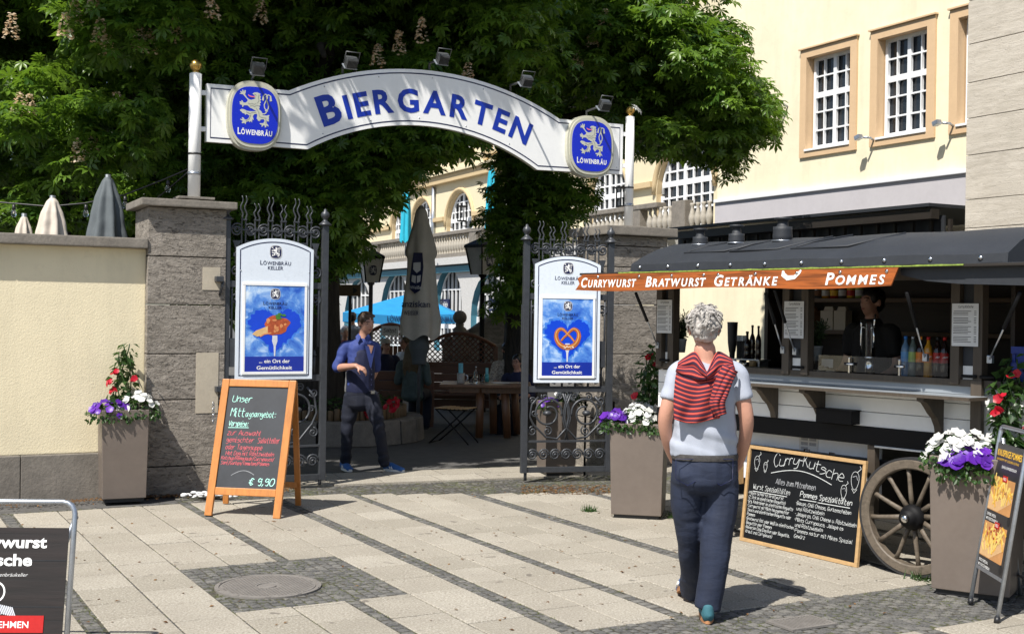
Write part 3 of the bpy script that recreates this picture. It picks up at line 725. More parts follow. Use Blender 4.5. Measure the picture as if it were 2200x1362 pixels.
def build_back_house():
 b = thing('beer_hall', 'cream building with arched windows and a pebble dashed ground floor behind', 'building', BB.at(0, 0, -4))
 zr = BB.sz(960, 500)[1]                                    # terrace rail top
 zf = zr - .95                                               # terrace floor
 # ground floor
 los = []
 for (u0, u1, vt, vb) in ((740, 800, 600, 690), (818, 880, 585, 690), (934, 992, 577, 690), (1012, 1088, 588, 690)):
  a, c = BB.sz(u0, 650)[0], BB.sz(u1, 650)[0]; zt = BB.sz((u0 + u1) / 2, vt)[1]
  los.append((a, c, .3, zt - (c - a) / 2))
 e0, e1 = BB.sz(620, 600)[0], 11.5
 mb = MB(); holed(mb, BBf, rect_loop(e0, e1, -.1, zf - .35), [arch_loop(*l) for l in los], 0, M['pebble'], .35, M['teal']); mb.build('ground_floor_wall', b)
 for l in los: window_part(b, BBf, l[0], l[1], l[2], l[3] + (l[1] - l[0]) / 2, -.26, 7, [(.30, .16), (.75, .06)], l[3], .08, .045, False)
 mb = MB(); mb.box(BBf, ((e0 + e1) / 2, zf - .42, .07), (e1 - e0, .22, .14), M['teal']); mb.build('terrace_shade_strip', b)  # painted strip in place of the shade beneath the ledge
 mb = MB(); mb.box(BBf, ((e0 + e1) / 2, zf - .13, -1.0), (e1 - e0, .26, 2.6), M['pebble']); mb.build('terrace_slab', b)
 for u, l in ((955, 0), (1062, 1)):
  s, z = BB.sz(u, 655, .06); mb = MB(); mb.box(BBf, (s, z, .05), (.85, .42, .05), M['navy']); hand(mb, ('Schänke', 'Laube')[l], BB.fr(s, z, .078), -.34, -.1, .22, M['ch_white'], .03, .001, .66); mb.build('name_board', b)
 # upper floor
 U = lambda u, v: BB.sz(u, v, UPO)
 ups = []
 for (u0, u1, vt) in ((843, 876, 445), (886, 931, 430), (960, 1017, 412), (1062, 1124, 390)):
  a, c = U(u0, 460)[0], U(u1, 460)[0]; zt = U((u0 + u1) / 2, vt)[1]; ups.append((a, c, zf + .1, zt - (c - a) / 2, 6))
 for (u0, u1, vt) in ((1266, 1348, 345), (1410, 1533, 300)):
  a, c = U(u0, 430)[0], U(u1, 430)[0]; zt = U((u0 + u1) / 2, vt)[1]; ups.append((a, c, zf + .1, zt - (c - a) / 2, 7))
 ztop = 13.5
 holes = [arch_loop(*u[:4]) for u in ups]
 hi = []
 for (u0, u1, v0, v1) in ((985, 1014, 322, 285), (1052, 1090, 318, 262)):
  a, c = U(u0, 300)[0], U(u1, 300)[0]; z0, z1 = U((u0 + u1) / 2, v0)[1], U((u0 + u1) / 2, v1)[1]; hi.append((a, c, z0, z1 + .8)); holes.append(rect_loop(a, c, z0, z1 + .8))
 mb = MB(); holed(mb, BBf, rect_loop(e0 - 3, e1 + 4, zf, ztop), holes, UPO, M['facade'], .3, M['facade_trim']); mb.build('upper_wall', b)
 for u in ups:
  r = (u[1] - u[0]) / 2
  window_part(b, BBf, u[0], u[1], u[2], u[3] + r, UPO - .2, u[4], [(.10, .05), (.22, .05), (.34, .05), (.46, .05), (.60, .16), (.72, .05), (.86, .05)], u[3], .10, .045)
  mb = MB(); c = (u[0] + u[1]) / 2
  mb.tube([BB.at(c + (r + .1) * math.cos(math.pi * i / 16), u[3] + (r + .1) * math.sin(math.pi * i / 16), UPO + .02) for i in range(17)], .09, M['facade_trim'], 6); mb.build('arch_trim', b)
 for h in hi:
  window_part(b, BBf, h[0], h[1], h[2], h[3], UPO - .2, 4, 5, None, .08, .04)
  mb = MB(); mb.box(BBf, ((h[0] + h[1]) / 2, h[2] - .12, UPO + .08), (h[1] - h[0] + .5, .14, .2), M['facade_trim']); mb.build('window_sill', b)
 zc = U(1000, 382)[1]; zi = U(1050, 455)[1]
 mb = MB(); mb.box(BBf, ((e0 + e1) / 2, zc + .1, UPO + .1), (e1 - e0 + 6, .3, .26), M['facade_trim']); mb.box(BBf, ((e0 + e1) / 2, zc + .32, UPO + .16), (e1 - e0 + 6, .10, .38), M['facade']); mb.build('cornice', b)
 edges = sorted([(u[0], u[1]) for u in ups]); piers = [(e0 - 2, edges[0][0])] + [(a[1], c[0]) for a, c in zip(edges, edges[1:])] + [(edges[-1][1], e1 + 2)]
 for a, c in piers:
  if c - a < .5: continue
  mb = MB(); mb.box(BBf, ((a + c) / 2, zi, UPO + .06), (c - a - .25, .16, .18), M['facade_trim']); mb.build('impost', b)
 s = U(936, 420)[0]; mb = MB(); mb.tube([BB.at(s, zf, UPO + .1), BB.at(s, zc - .1, UPO + .1)], .08, M['galv'], 8); mb.build('downpipe', b)
 s = U(1047, 330)[0]; mb = MB(); mb.box(BBf, (s, zc + 2.6, UPO + .06), (.35, 4.2, .12), M['facade_trim']); mb.build('pilaster', b)
 # balustrade on the terrace edge
 bl = thing('terrace_balustrade', 'weathered stone balustrade with bulbous balusters along the upper terrace', 'balustrade', BB.at(0, zf, 0))
 mb = MB(); mb.box(BBf, ((e0 + e1) / 2, zr - .05, 0), (e1 - e0, .13, .30), M['cap'], .02); mb.build('rail', bl)
 mb = MB(); mb.box(BBf, ((e0 + e1) / 2, zf + .07, 0), (e1 - e0, .16, .34), M['cap'], .02); mb.build('base', bl)
 prof = [(.05, 0), (.05, .04), (.035, .06), (.055, .12), (.085, .22), (.08, .30), (.04, .44), (.035, .50), (.055, .54), (.055, .58)]
 hh = zr - .115 - zf - .15
 b0 = MB(); b0.lathe(Fr(), [(r * 1.15, h * hh / .58) for r, h in prof], M['balus'], 10); proto = None
 peds = [BB.sz(u, 510)[0] for u in (690, 812, 1022, 1205, 1370, 1465)]
 x = BB.sz(765, 510)[0]
 while x < BB.sz(1535, 470)[0]:
  near = min(abs(x - p) for p in peds)
  uu = 1100 + FPX * (BB.at(x, 4, 0) - C0).dot(RT) / (BB.at(x, 4, 0) - C0).dot(FW)
  if near > .45 and (uu < 1075 or uu > 1255):
   if proto is None:
    proto = b0.build('baluster', bl, (0, 0, 0)); proto.location = BB.at(x, zf + .15, 0) - Vector(bl['_o'])
   else:
    c = proto.copy(); SC.collection.objects.link(c); c.parent = bl; c.location = BB.at(x, zf + .15, 0) - Vector(bl['_o'])
  x += .245
 for p_ in peds:
  mb = MB(); mb.box(BBf, (p_, (zf + zr) / 2, .0), (.6, zr - zf - .04, .26), M['cap'], .02); mb.build('pedestal', bl)
 # wall lanterns
 for u, v, lb in ((1005, 460, 'black iron wall lantern beside the arched window above the terrace'), (1352, 425, 'black iron wall lantern between the tall white terrace doors')):
  s, z = U(u, v); o = BB.at(s, z, UPO + .25); t = thing('wall_lantern', lb, 'lantern', o, 'terrace wall lanterns'); f = BB.fr(s, z, UPO + .25)
  mb = MB()
  for i in (-1, 1):
   for k in (-1, 1): mb.box(f, (i * .13, .0, k * .13), (.03, .55, .03), M['black_iron'])
  mb.box(f, (0, .29, 0), (.34, .05, .34), M['black_iron']); mb.box(f, (0, -.29, 0), (.3, .05, .3), M['black_iron']); mb.build('cage', t)
  mb = MB(); mb.tube([f((0, -.32, 0)), f((0, -.5, 0)), f((0, -.5, -.24))], .025, M['black_iron'], 6); mb.build('arm', t)
 return zf, zr
ZF, ZR = build_back_house()
# ================================================================ TREES
def leaf_proto():
 vs = [(0, 0, 0)]; fs = []
 for a, L in zip((-128, -84, -40, 0, 40, 84, 128), (.55, .82, .97, 1.0, .97, .82, .55)):
  c, s = math.cos(R(a)), math.sin(R(a)); b = len(vs)
  for (x, y, z) in ((.62, .165, .02), (1.0, 0, -.16), (.62, -.165, .02), (.60, 0, -.05)):
   x *= L; y *= L * 1.05; vs.append((x * c - y * s, x * s + y * c, z * L - .10 * (x * x)))
  fs += [(0, b + 3, b), (b + 3, b + 1, b), (0, b + 2, b + 3), (b + 3, b + 2, b + 1)]
 return np.array(vs, float), np.array(fs, int)
LV, LF = leaf_proto()
SUNV = np.array(TOSUN); GN = np.array(GP.n); GO = np.array(GP.o); GX = np.array(GP.ex)
def sun_ok(pos):
 """crown shaped for the light: leaves dropped where they would shade the sign, the gate or the square (some stay to dapple the left badge and shade the gate opening)"""
 h = (pos - GO) @ GN
 t = h / float(SUNV @ GN); q = pos - SUNV * t[:, None]
 s = (q - GO) @ GX; z = q[:, 2]
 lim = np.where((s > -.5) & (s < 5.6), 5.05, 3.1)
 ok = (h < -.12) | (z > lim)
 opening = (s > 1.45) & (s < 3.6) & (z > 2.55) & (z < 3.45) & (rng.random(len(s)) < .8)  # leaves kept for the shade they throw through the gate opening
 s0, s1 = DAP
 dapple = (s > s0) & (s < s1) & (z > 3.3) & (z < 4.5) & (pos[:, 2] > 6.0) & (s - s0 < (4.62 - z) * .8 + .12) & (rng.random(len(s)) < .75)  # leaves kept to throw dappled shade on the sign
 front = (pos[:, 2] < 6.2) & (h > -.12)                           # nothing in front of the sign at its own height
 return (ok | opening | dapple) & ~front
DAP = (GP.sz(585, 230)[0], GP.sz(670, 230)[0])
def leaves(pos, outward, size, mat, name, parent, droop=.25, proto=None, filt=True, upw=.8):
 pos = np.asarray(pos, float); outward = np.asarray(outward, float)
 if filt:
  k = sun_ok(pos); pos, outward = pos[k], outward[k]
  size = size[k] if hasattr(size, '__len__') else size
 n = len(pos)
 if n == 0: return None
 V, Fc = proto if proto is not None else (LV, LF)
 nz = outward * .45 + np.array([0, 0, upw]) + rng.normal(0, .34, (n, 3)); nz /= np.linalg.norm(nz, axis=1)[:, None]
 d = outward + rng.normal(0, .6, (n, 3)) - np.array([0, 0, droop]); d -= nz * np.sum(d * nz, 1)[:, None]; d /= np.linalg.norm(d, axis=1)[:, None] + 1e-9
 e = np.cross(nz, d)
 sz = (size if hasattr(size, '__len__') else np.full(n, size)) * rng.uniform(.75, 1.25, n)
 W = pos[:, None, :] + sz[:, None, None] * (V[None, :, 0, None] * d[:, None, :] + V[None, :, 1, None] * e[:, None, :] + V[None, :, 2, None] * nz[:, None, :])
 m = len(V); W = W.reshape(-1, 3); F_ = (Fc[None] + (np.arange(n) * m)[:, None, None]).reshape(-1, Fc.shape[1])
 o0 = np.array(parent['_o']) if parent else np.zeros(3)
 me = bpy.data.meshes.new(name); k = Fc.shape[1]
 me.vertices.add(len(W)); me.vertices.foreach_set('co', (W - o0).astype(np.float32).ravel())
 me.loops.add(F_.size); me.loops.foreach_set('vertex_index', F_.astype(np.int32).ravel())
 me.polygons.add(len(F_)); me.polygons.foreach_set('loop_start', (np.arange(len(F_)) * k).astype(np.int32))
 me.materials.append(mat); me.update(calc_edges=True)
 o = bpy.data.objects.new(name, me); SC.collection.objects.link(o)
 if parent: o.parent = parent
 o['_o'] = tuple(o0); return o
def clump_pts(centres, radii, per):
 P_, O_ = [], []
 for c, r in zip(centres, radii):
  n = max(3, int(per * (r / .5) ** 2 * random.uniform(.7, 1.3)))
  d = rng.normal(0, 1, (n, 3)); d /= np.linalg.norm(d, axis=1)[:, None]
  d[:, 2] = np.abs(d[:, 2]) * np.where(rng.random(n) < .72, 1, -1)
  k = rng.uniform(.35, 1.0, n) ** .5
  P_.append(np.array(c) + d * (k * r)[:, None] * np.array([1.15, 1.15, .62])); O_.append(d * np.array([1, 1, .5]))
 return np.concatenate(P_), np.concatenate(O_)
def inpoly(u, v, poly):
 c = False; j = len(poly) - 1
 for i in range(len(poly)):
  (a, b), (x, y) = poly[i], poly[j]
  if (b > v) != (y > v) and u < (x - a) * (v - b) / (y - b) + a: c = not c
  j = i
 return c
def in_poly_clumps(poly, d0, d1, n, r0, r1):
 us = [p[0] for p in poly]; vs = [p[1] for p in poly]; C, Rr = [], []
 while len(C) < n:
  u, v = random.uniform(min(us), max(us)), random.uniform(min(vs), max(vs))
  if inpoly(u, v, poly):
   C.append(tuple(P(u, v, random.uniform(d0, d1)))); Rr.append(random.uniform(r0, r1))
 return C, Rr
def box_clumps(x0, x1, y0, y1, z0, z1, n, r0, r1):
 return [(random.uniform(x0, x1), random.uniform(y0, y1), random.uniform(z0, z1)) for _ in range(n)], [random.uniform(r0, r1) for _ in range(n)]
def trunk(t, pts, rad):
 mb = MB(); k = 26; n = 20; vs = []
 for i in range(k + 1):
  f = i / k * (len(pts) - 1); a = min(int(f), len(pts) - 2); w = f - a
  c = Vector(pts[a]).lerp(Vector(pts[a + 1]), w); r = rad[a] * (1 - w) + rad[a + 1] * w
  for j in range(n):
   an = 2 * math.pi * j / n; rr = r * (1 + .10 * noise.noise(Vector((math.cos(an) * 2.2, math.sin(an) * 2.2, c.z * .8))) + .05 * math.sin(an * 7 + c.z))
   vs.append(c + Vector((math.cos(an) * rr, math.sin(an) * rr, 0)))
 fs = [(i * n + j, i * n + (j + 1) % n, (i + 1) * n + (j + 1) % n, (i + 1) * n + j) for i in range(k) for j in range(n)]
 mb.add(vs, fs, M['bark'], True); return mb.build('trunk', t)
def limbs(t, base, tips, r):
 mb = MB()
 for q in tips:
  b = Vector(base) + Vector((0, 0, random.uniform(-.5, .8))); q = Vector(q); pts = []
  for i in range(9):
   f = i / 8; p = b.lerp(q, f) + Vector((0, 0, .9 * math.sin(f * math.pi) * .5)) + Vector([noise.noise(b * 3 + Vector((f * 4, k * 9, 0))) * .25 for k in range(3)]); pts.append(p)
  mb.tube(pts, [r * (1 - .8 * i / 8) for i in range(9)], M['bark'], 8)
 return mb.build('limb', t)
def blossom(t, u, v, d, h=.26):
 c = P(u, v, d); n = 84; pos, out = [], []
 for i in range(n):
  f = random.random(); a = random.uniform(0, 6.28); r = .062 * (1 - f) ** .8 + .010
  pos.append((c.x + r * math.cos(a), c.y + r * math.sin(a), c.z + f * h)); out.append((math.cos(a), math.sin(a), .3))
 pv = np.array([(0, -.5, 0), (1, -.6, .2), (1.2, 0, .1), (1, .6, .2), (0, .5, 0)]); pf = np.array([(0, 1, 2), (0, 2, 4), (2, 3, 4)])
 return leaves(pos, out, .023, M['blossom'], 'blossom', t, 0, (pv, pf), False)
def cat(*cs):
 C, Rr = [], []
 for c in cs: C += list(c[0]); Rr += list(c[1])
 return C, Rr
def build_trees():
 LS = .135
 # --- big chestnut behind the left gate leaf
 b = P(668, 900, 16.4); b.z = 0
 t = thing('chestnut_tree', 'tall chestnut behind the left gate leaf with a thick dark trunk', 'tree', b, 'chestnut trees')
 trunk(t, [b, b + Vector((.02, 0, 1.2)), b + Vector((.0, 0, 3)), b + Vector((.05, .1, 6)), b + Vector((.3, .3, 10))], [.46, .36, .34, .28, .12])
 limbs(t, b + Vector((0, 0, 4.0)), [b + Vector(q) for q in ((-3, -1, 4), (-1.5, 2, 4.5), (.5, -2, 4.8), (-2, -2.2, 4.8), (1.0, 1, 5.5))], .16)
 polyA = [(420, -120), (1180, -120), (1230, 60), (1160, 250), (1000, 300), (975, 330), (900, 345), (840, 385), (785, 435), (745, 480), (722, 545), (690, 590), (420, 600)]
 ca = cat(in_poly_clumps(polyA, 14.3, 18.5, 330, .35, .6),
             in_poly_clumps([(820, 290), (985, 290), (960, 345), (890, 350), (845, 410), (800, 450)], 14.2, 15.5, 34, .22, .34),
             in_poly_clumps([(560, 480), (760, 450), (770, 510), (705, 590), (560, 720)], 15, 17.5, 46, .3, .45))
 up = cat(box_clumps(-4.9, -.4, 9.8, 17, 5.9, 10.5, 390, .45, .8), box_clumps(-3, 1.2, 18, 20, 5.6, 8, 60, .5, .8))  # mostly unseen overhead clumps, put in for the shade they cast
 p, o = clump_pts(*ca, 62); leaves(p, o, LS, M['leaf'], 'crown', t)
 p, o = clump_pts(*up, 30); leaves(p, o, LS * 1.75, M['leaf'], 'upper_shade_crown', t)
 bk = in_poly_clumps([(420, -120), (1150, -120), (1180, 180), (880, 300), (770, 440), (680, 620), (420, 640)], 18.5, 20.5, 115, .6, .9)
 p, o = clump_pts(*bk, 34); leaves(p, o, LS * 2.0, M['leaf'], 'inner_crown', t)
 for u, v in ((905, 72), (1005, 165), (857, 98), (560, 30), (812, 125)): blossom(t, u, v + 18, 13.75, .26)
 # --- chestnut behind the wall
 b = P(140, 900, 18.5); b.z = 0
 t = thing('chestnut_tree', 'chestnut in blossom behind the yellow wall at far left', 'tree', b, 'chestnut trees')
 trunk(t, [b, b + Vector((.05, 0, 3)), b + Vector((.1, .1, 6)), b + Vector((-.2, .3, 9))], [.4, .3, .24, .1])
 limbs(t, b + Vector((0, 0, 3)), [b + Vector(q) for q in ((-3, -2, 3), (2, -3, 2), (.5, -4, 1.5), (-2, 2, 4), (0, -3, 4))], .14)
 polyC = [(-260, -120), (470, -120), (480, 420), (300, 430), (300, 500), (-260, 500)]
 ca = cat(in_poly_clumps(polyC, 14.5, 18.5, 215, .35, .6))
 lit = cat(in_poly_clumps([(150, 225), (320, 230), (330, 330), (240, 400), (140, 390), (130, 330)], 12.2, 13.0, 36, .2, .32), in_poly_clumps([(10, 255), (70, 240), (80, 290), (10, 300)], 12.2, 13.0, 10, .2, .28),
              in_poly_clumps([(150, 10), (330, 0), (420, 40), (440, 110), (330, 130), (200, 130)], 12.3, 13.3, 32, .22, .34), in_poly_clumps([(0, 420), (80, 400), (90, 480), (0, 490)], 13.2, 14, 8, .22, .3), in_poly_clumps([(180, 400), (340, 380), (330, 480), (190, 480)], 14, 15, 12, .22, .3),
              in_poly_clumps([(0, 150), (110, 110), (130, 190), (0, 220)], 13, 14, 8, .22, .3))
 up = cat(box_clumps(-10.5, -3.6, 13, 19, 6.0, 10, 150, .45, .8), box_clumps(-10.5, -7.6, 10.3, 13, 6.5, 9, 30, .4, .7))  # clumps mostly out of view, added to shade the boughs below
 p, o = clump_pts(*ca, 62); leaves(p, o, LS, M['leaf'], 'crown', t)
 p, o = clump_pts(*lit, 80); leaves(p, o, LS * .98, M['leaf'], 'outer_bough', t)
 p, o = clump_pts(*up, 30); leaves(p, o, LS * 1.75, M['leaf'], 'upper_shade_crown', t)
 bk = in_poly_clumps([(-260, -120), (480, -120), (480, 600), (-260, 600)], 19, 21, 110, .6, .9)
 p, o = clump_pts(*bk, 34); leaves(p, o, LS * 2.0, M['leaf'], 'inner_crown', t)
 for u, v in ((376, 70), (215, 70), (160, 30), (230, 100), (322, 92), (200, 15), (300, 90), (40, 228), (62, 232), (250, 225), (168, 330), (198, 318), (25, 60), (455, 20), (140, 60)): blossom(t, u, v + 22, 12.15 + random.random() * .4, .25)
 # --- right chestnut
 b = P(1112, 900, 18.4); b.z = 0
 t = thing('chestnut_tree', 'chestnut right of the path with a leafy bough hanging beside the yellow house', 'tree', b, 'chestnut trees')
 trunk(t, [b, b + Vector((.02, 0, 1.5)), b + Vector((.0, 0, 3)), b + Vector((.1, .1, 6)), b + Vector((.5, .3, 10))], [.30, .23, .22, .2, .1])
 limbs(t, b + Vector((0, 0, 3.8)), [b + Vector(q) for q in ((1.2, 1, 4), (-.8, 0, 4.5), (1, -1, 4.5))], .13)
 polyB = [(1180, -120), (1500, -120), (1500, 30), (1545, 90), (1570, 130), (1590, 180), (1625, 215), (1640, 280), (1600, 310), (1560, 330), (1480, 315), (1350, 320), (1330, 250), (1200, 180)]
 ca = cat(in_poly_clumps(polyB, 16.2, 20, 250, .32, .5), in_poly_clumps([(1560, 130), (1640, 215), (1650, 285), (1590, 310)], 16.6, 18, 22, .18, .28),
             in_poly_clumps([(1545, 300), (1590, 310), (1595, 365), (1560, 385), (1540, 350)], 17.2, 17.8, 16, .16, .24), in_poly_clumps([(1460, 320), (1545, 320), (1550, 370), (1500, 340)], 17.2, 18.2, 12, .17, .24),
             in_poly_clumps([(1350, 300), (1470, 300), (1450, 335), (1380, 340)], 17.2, 18.2, 8, .18, .26))
 tr = cat(in_poly_clumps([(1075, 330), (1215, 380), (1245, 430), (1205, 510), (1150, 560), (1125, 690), (1085, 690), (1075, 560), (1055, 490), (1075, 420)], 17.3, 18.8, 190, .20, .34), in_poly_clumps([(1230, 385), (1290, 385), (1280, 430), (1240, 420)], 17.4, 18, 7, .14, .2))
 edge = cat(in_poly_clumps([(1440, 20), (1520, 60), (1570, 150), (1620, 230), (1600, 270), (1480, 190), (1350, 60)], 15.7, 16.5, 30, .22, .36), in_poly_clumps([(1230, 20), (1400, 40), (1500, 150), (1380, 160), (1260, 130)], 15.8, 16.6, 22, .22, .34))
 p, o = clump_pts(*ca, 66); leaves(p, o, LS, M['leaf'], 'crown', t)
 p, o = clump_pts(*edge, 80); leaves(p, o, LS, M['leaf'], 'outer_bough', t)
 p, o = clump_pts(*tr, 52); leaves(p, o, LS * .95, M['leaf'], 'trunk_shoots', t)
 bk = in_poly_clumps([(1150, -120), (1480, -120), (1490, 60), (1550, 200), (1540, 300), (1360, 305), (1190, 200)], 20, 21.5, 70, .5, .7)
 p, o = clump_pts(*bk, 34); leaves(p, o, LS * 2.0, M['leaf'], 'inner_crown', t)
 for u, v in ((1272, 85), (1240, 130), (1300, 40)): blossom(t, u, v + 15, 16, .22)
build_trees()
# ================================================================ SIGN, GATE, BOARDS, PLANTERS
LION = [(600,270),(650,262),(722,285),(708,315),(730,345),(714,368),(736,398),(714,418),(734,455),(708,468),(724,505),(698,512),(710,560),(692,566),(705,592),(738,612),(758,645),(768,688),(850,690),(880,675),(905,680),(885,700),(895,720),(880,735),(900,755),(878,765),(895,795),(870,800),(847,782),(850,840),(880,870),(885,900),(865,885),(848,872),(835,915),(815,920),(810,885),(780,880),(765,910),(745,905),(757,878),(715,862),(712,845),(745,842),(782,838),(806,800),(798,768),(760,764),(725,778),(715,815),(700,790),(690,812),(675,785),(652,762),(662,700),(655,672),(605,684),(578,722),(598,800),(572,778),(562,850),(545,815),(515,845),(508,822),(452,842),(440,890),(418,866),(375,875),(365,860),(390,832),(340,808),(335,795),(380,796),(365,765),(390,758),(415,790),(445,803),(490,778),(518,718),(462,690),(430,712),(424,690),(372,676),(366,660),(335,642),(330,620),(365,602),(420,610),(460,630),(520,633),(600,628),(645,622),(612,606),(560,578),(530,572),(480,532),(458,527),(402,532),(385,570),(370,560),(374,532),(325,517),(330,496),(318,470),(340,460),(362,470),(350,440),(374,443),(396,480),(440,477),(468,450),(478,425),(428,372),(402,347),(384,327),(345,322),(325,327),(322,310),(354,300),(328,280),(335,265),(374,284),(366,242),(386,238),(402,280),(414,240),(436,245),(432,290),(422,322),(462,380),(502,408),(540,416),(598,396),(636,374),(602,374),(590,360),(616,345),(600,318),(562,300)]
TAIL = [[(757,662),(800,662),(832,640),(842,605)], [(830,585),(802,545),(795,485),(828,405),(858,350),(852,312),(878,290),(918,312),(936,405)], [(836,585),(872,560),(880,500),(858,440),(836,385),(832,325),(848,290),(812,284),(776,320),(758,400)], [(812,600),(868,600)], [(780,330),(772,410)], [(915,320),(912,410)]]
def lion(mb, fr, cx, cy, h, m, z, detail=True):
 """the rampant lion of the brewery badge; h = height of the figure"""
 k = h / 660.0; T = lambda p: (cx + (p[0] - 625) * k, cy - (p[1] - 590) * k)
 mb.poly(fr, [T(p) for p in LION], None, z, m)
 for i, q in enumerate(TAIL): mb.ribbon(fr, [T(p) for p in q], (20 if i < 3 else 24) * k, z + .0002 * (i + 1), m)
 if detail:
  mb.ribbon(fr, [T(p) for p in ((615,345),(575,354),(530,350),(497,338),(484,318))], [20 * k, 22 * k, 24 * k, 20 * k, 8 * k], z + .0016, M['pink'])
  for q in ([(480,480),(520,500),(560,480),(600,500),(640,470)], [(520,540),(560,520),(610,540),(650,510),(690,520)], [(690,300),(680,360),(690,420),(660,470)], [(640,560),(690,640),(705,720),(760,735),(840,740)], [(450,650),(520,680),(570,650),(640,650)], [(600,300),(640,320)], [(540,700),(500,790),(440,820)], [(830,760),(830,850)]):
   mb.ribbon(fr, [T(p) for p in q], 7 * k, z + .0018, M['lion_dark'])
def super_oval(w, h, n=48, e=2.7):
 return [(math.copysign(abs(math.cos(2 * math.pi * i / n)) ** (2 / e), math.cos(2 * math.pi * i / n)) * w / 2, math.copysign(abs(math.sin(2 * math.pi * i / n)) ** (2 / e), math.sin(2 * math.pi * i / n)) * h / 2) for i in range(n)]
def offset_in(pts, d):
 n = len(pts); out = []
 for i in range(n):
  a, b, c = Vector(pts[i - 1]), Vector(pts[i]), Vector(pts[(i + 1) % n]); e, f = (b - a).normalized(), (c - b).normalized()
  m = Vector((-(e + f).y, (e + f).x)); m = m.normalized() if m.length > 1e-6 else Vector((-e.y, e.x))
  cs = max(.4, m.dot(Vector((-e.y, e.x)))); out.append(tuple(b + m * (d / cs)))
 return out
SOFF = -.28                                                               # the sign hangs in the middle of the pillar depth
def circ(p, q, r):
 (ax, ay), (bx, by), (cx, cy) = p, q, r; d = 2 * (ax * (by - cy) + bx * (cy - ay) + cx * (ay - by))
 ux = ((ax * ax + ay * ay) * (by - cy) + (bx * bx + by * by) * (cy - ay) + (cx * cx + cy * cy) * (ay - by)) / d
 uy = ((ax * ax + ay * ay) * (cx - bx) + (bx * bx + by * by) * (ax - cx) + (cx * cx + cy * cy) * (bx - ax)) / d
 return ux, uy, math.hypot(ax - ux, ay - uy)
def build_sign():
 S = lambda u, v: GP.sz(u, v, SOFF); fr = GP.fr(0, 0, SOFF)
 tk0, tk1, tm = S(621, 195), S(1202, 256), S(880, 149); bk0, bk1, bm_ = S(661, 321), S(1154, 365), S(870, 269)
 ct, cb = circ(tk0, tm, tk1), circ(bk0, bm_, bk1)
 def arc(c, p, q, n=26):
  a0, a1 = math.atan2(p[1] - c[1], p[0] - c[0]), math.atan2(q[1] - c[1], q[0] - c[0])
  return [(c[0] + c[2] * math.cos(a0 + (a1 - a0) * i / n), c[1] + c[2] * math.sin(a0 + (a1 - a0) * i / n)) for i in range(n + 1)]
 tl, bl, tr, br = S(446, 180), S(440, 304.5), S(1340, 268), S(1336, 375)
 xl, xr = (tl[0] + bl[0]) / 2, (tr[0] + br[0]) / 2
 out = [(xl, bl[1])] + arc(cb, bk0, bk1) + [(xr, br[1]), (xr, tr[1])] + arc(ct, tk1, tk0) + [(xl, tl[1])]
 t = thing('arch_sign', 'white arched gate sign with blue lettering and two blue lion badges', 'sign', GP.at((xl + xr) / 2, 3.3, SOFF))
 mb = MB(); mb.poly(fr, out, -.06, 0, M['white'], M['cream']); bevel(mb.build('panel', t), .004)
 mb = MB(); mb.ribbon(fr, offset_in(out, .042), .013, .0015, M['navy'], True); mb.build('border_line', t)
 mb = MB()
 for q in range(3, len(out) - 2, 5):
  p = offset_in(out, .075)[q]; mb.lathe(Fr(fr((p[0], p[1], 0)), fr.x, fr.y, fr.z), [(.008, -.001), (.007, .003), (.001, .004)], M['steel'], 8)
 mb.build('rivet', t)
 # lettering along the arc
 cx, cy = (ct[0] + cb[0]) / 2, (ct[1] + cb[1]) / 2
 base = S(700, 270); rb = math.hypot(base[0] - cx, base[1] - cy)
 hb = .30; word = 'BIERGARTEN'
 adv = []; tot = 0
 for i, ch in enumerate(word):
  V, _ = glyphs(ch, .032, 0); x0, x1 = min(q[0] for q in V), max(q[0] for q in V)
  k = (hb if i == 0 else hb * .80) / .73; adv.append((x0, x1, k, tot)); tot += (x1 - x0) * k + .052
 p0, p1 = S(684, 240), S(1150, 262)
 a0 = math.atan2(p0[1] - cy, p0[0] - cx); a1 = math.atan2(p1[1] - cy, p1[0] - cx)
 want = (a0 - a1) * (rb + .12); kx = want / (tot - .052)
 for ch, (x0, x1, k, at) in zip(word, adv):
  V, Fc = glyphs(ch, .032, 0); mid = at + (x1 - x0) * k / 2
  an = a0 - (mid * kx) / (rb + .12); f = Fr(fr((cx + rb * math.cos(an), cy + rb * math.sin(an), 0)), fr.x, fr.y, fr.z).rot(an - math.pi / 2)
  mb = MB(); lift = 0.0
  mb.add([f(((q[0] - (x0 + x1) / 2) * k * kx, q[1] * k + lift, .003)) for q in V], Fc, M['blue']); mb.build('letter', t)
 # lion badges
 for (u0, u1, v0, v1) in ((483, 606, 177, 325), (1212, 1317, 251, 382)):
  a, b = S((u0 + u1) / 2, v0), S((u0 + u1) / 2, v1); w = S(u1, (v0 + v1) / 2)[0] - S(u0, (v0 + v1) / 2)[0]; h = a[1] - b[1]; c = (a[0], (a[1] + b[1]) / 2)
  f = GP.fr(c[0], c[1], SOFF + .06)
  mb = MB(); o = super_oval(w - .03, h); i_ = super_oval(w - .05, h - .03)
  mb.poly(f, o, -.11, .0, M['cream']); mb.poly(f, super_oval(w - .07, h - .05), .0, .018, M['cream']); bd = mb.build('badge', t); bevel(bd, .012, 3)
  mb = MB(); mb.poly(f, super_oval(w * .80, h * .82, 48, 2.9), .018, .024, M['badge_blue']); bevel(mb.build('badge_face', bd), .003)
  mb = MB(); lion(mb, f, 0, h * .085, h * .50, M['lion'], .0255); mb.build('lion_emblem', bd)
  mb = MB(); text(mb, 'LÖWENBRÄU', f, 0, -h * .285, h * .095, M['white'], .0258, w * .60, .03, caps=.80); mb.build('lettering', bd)
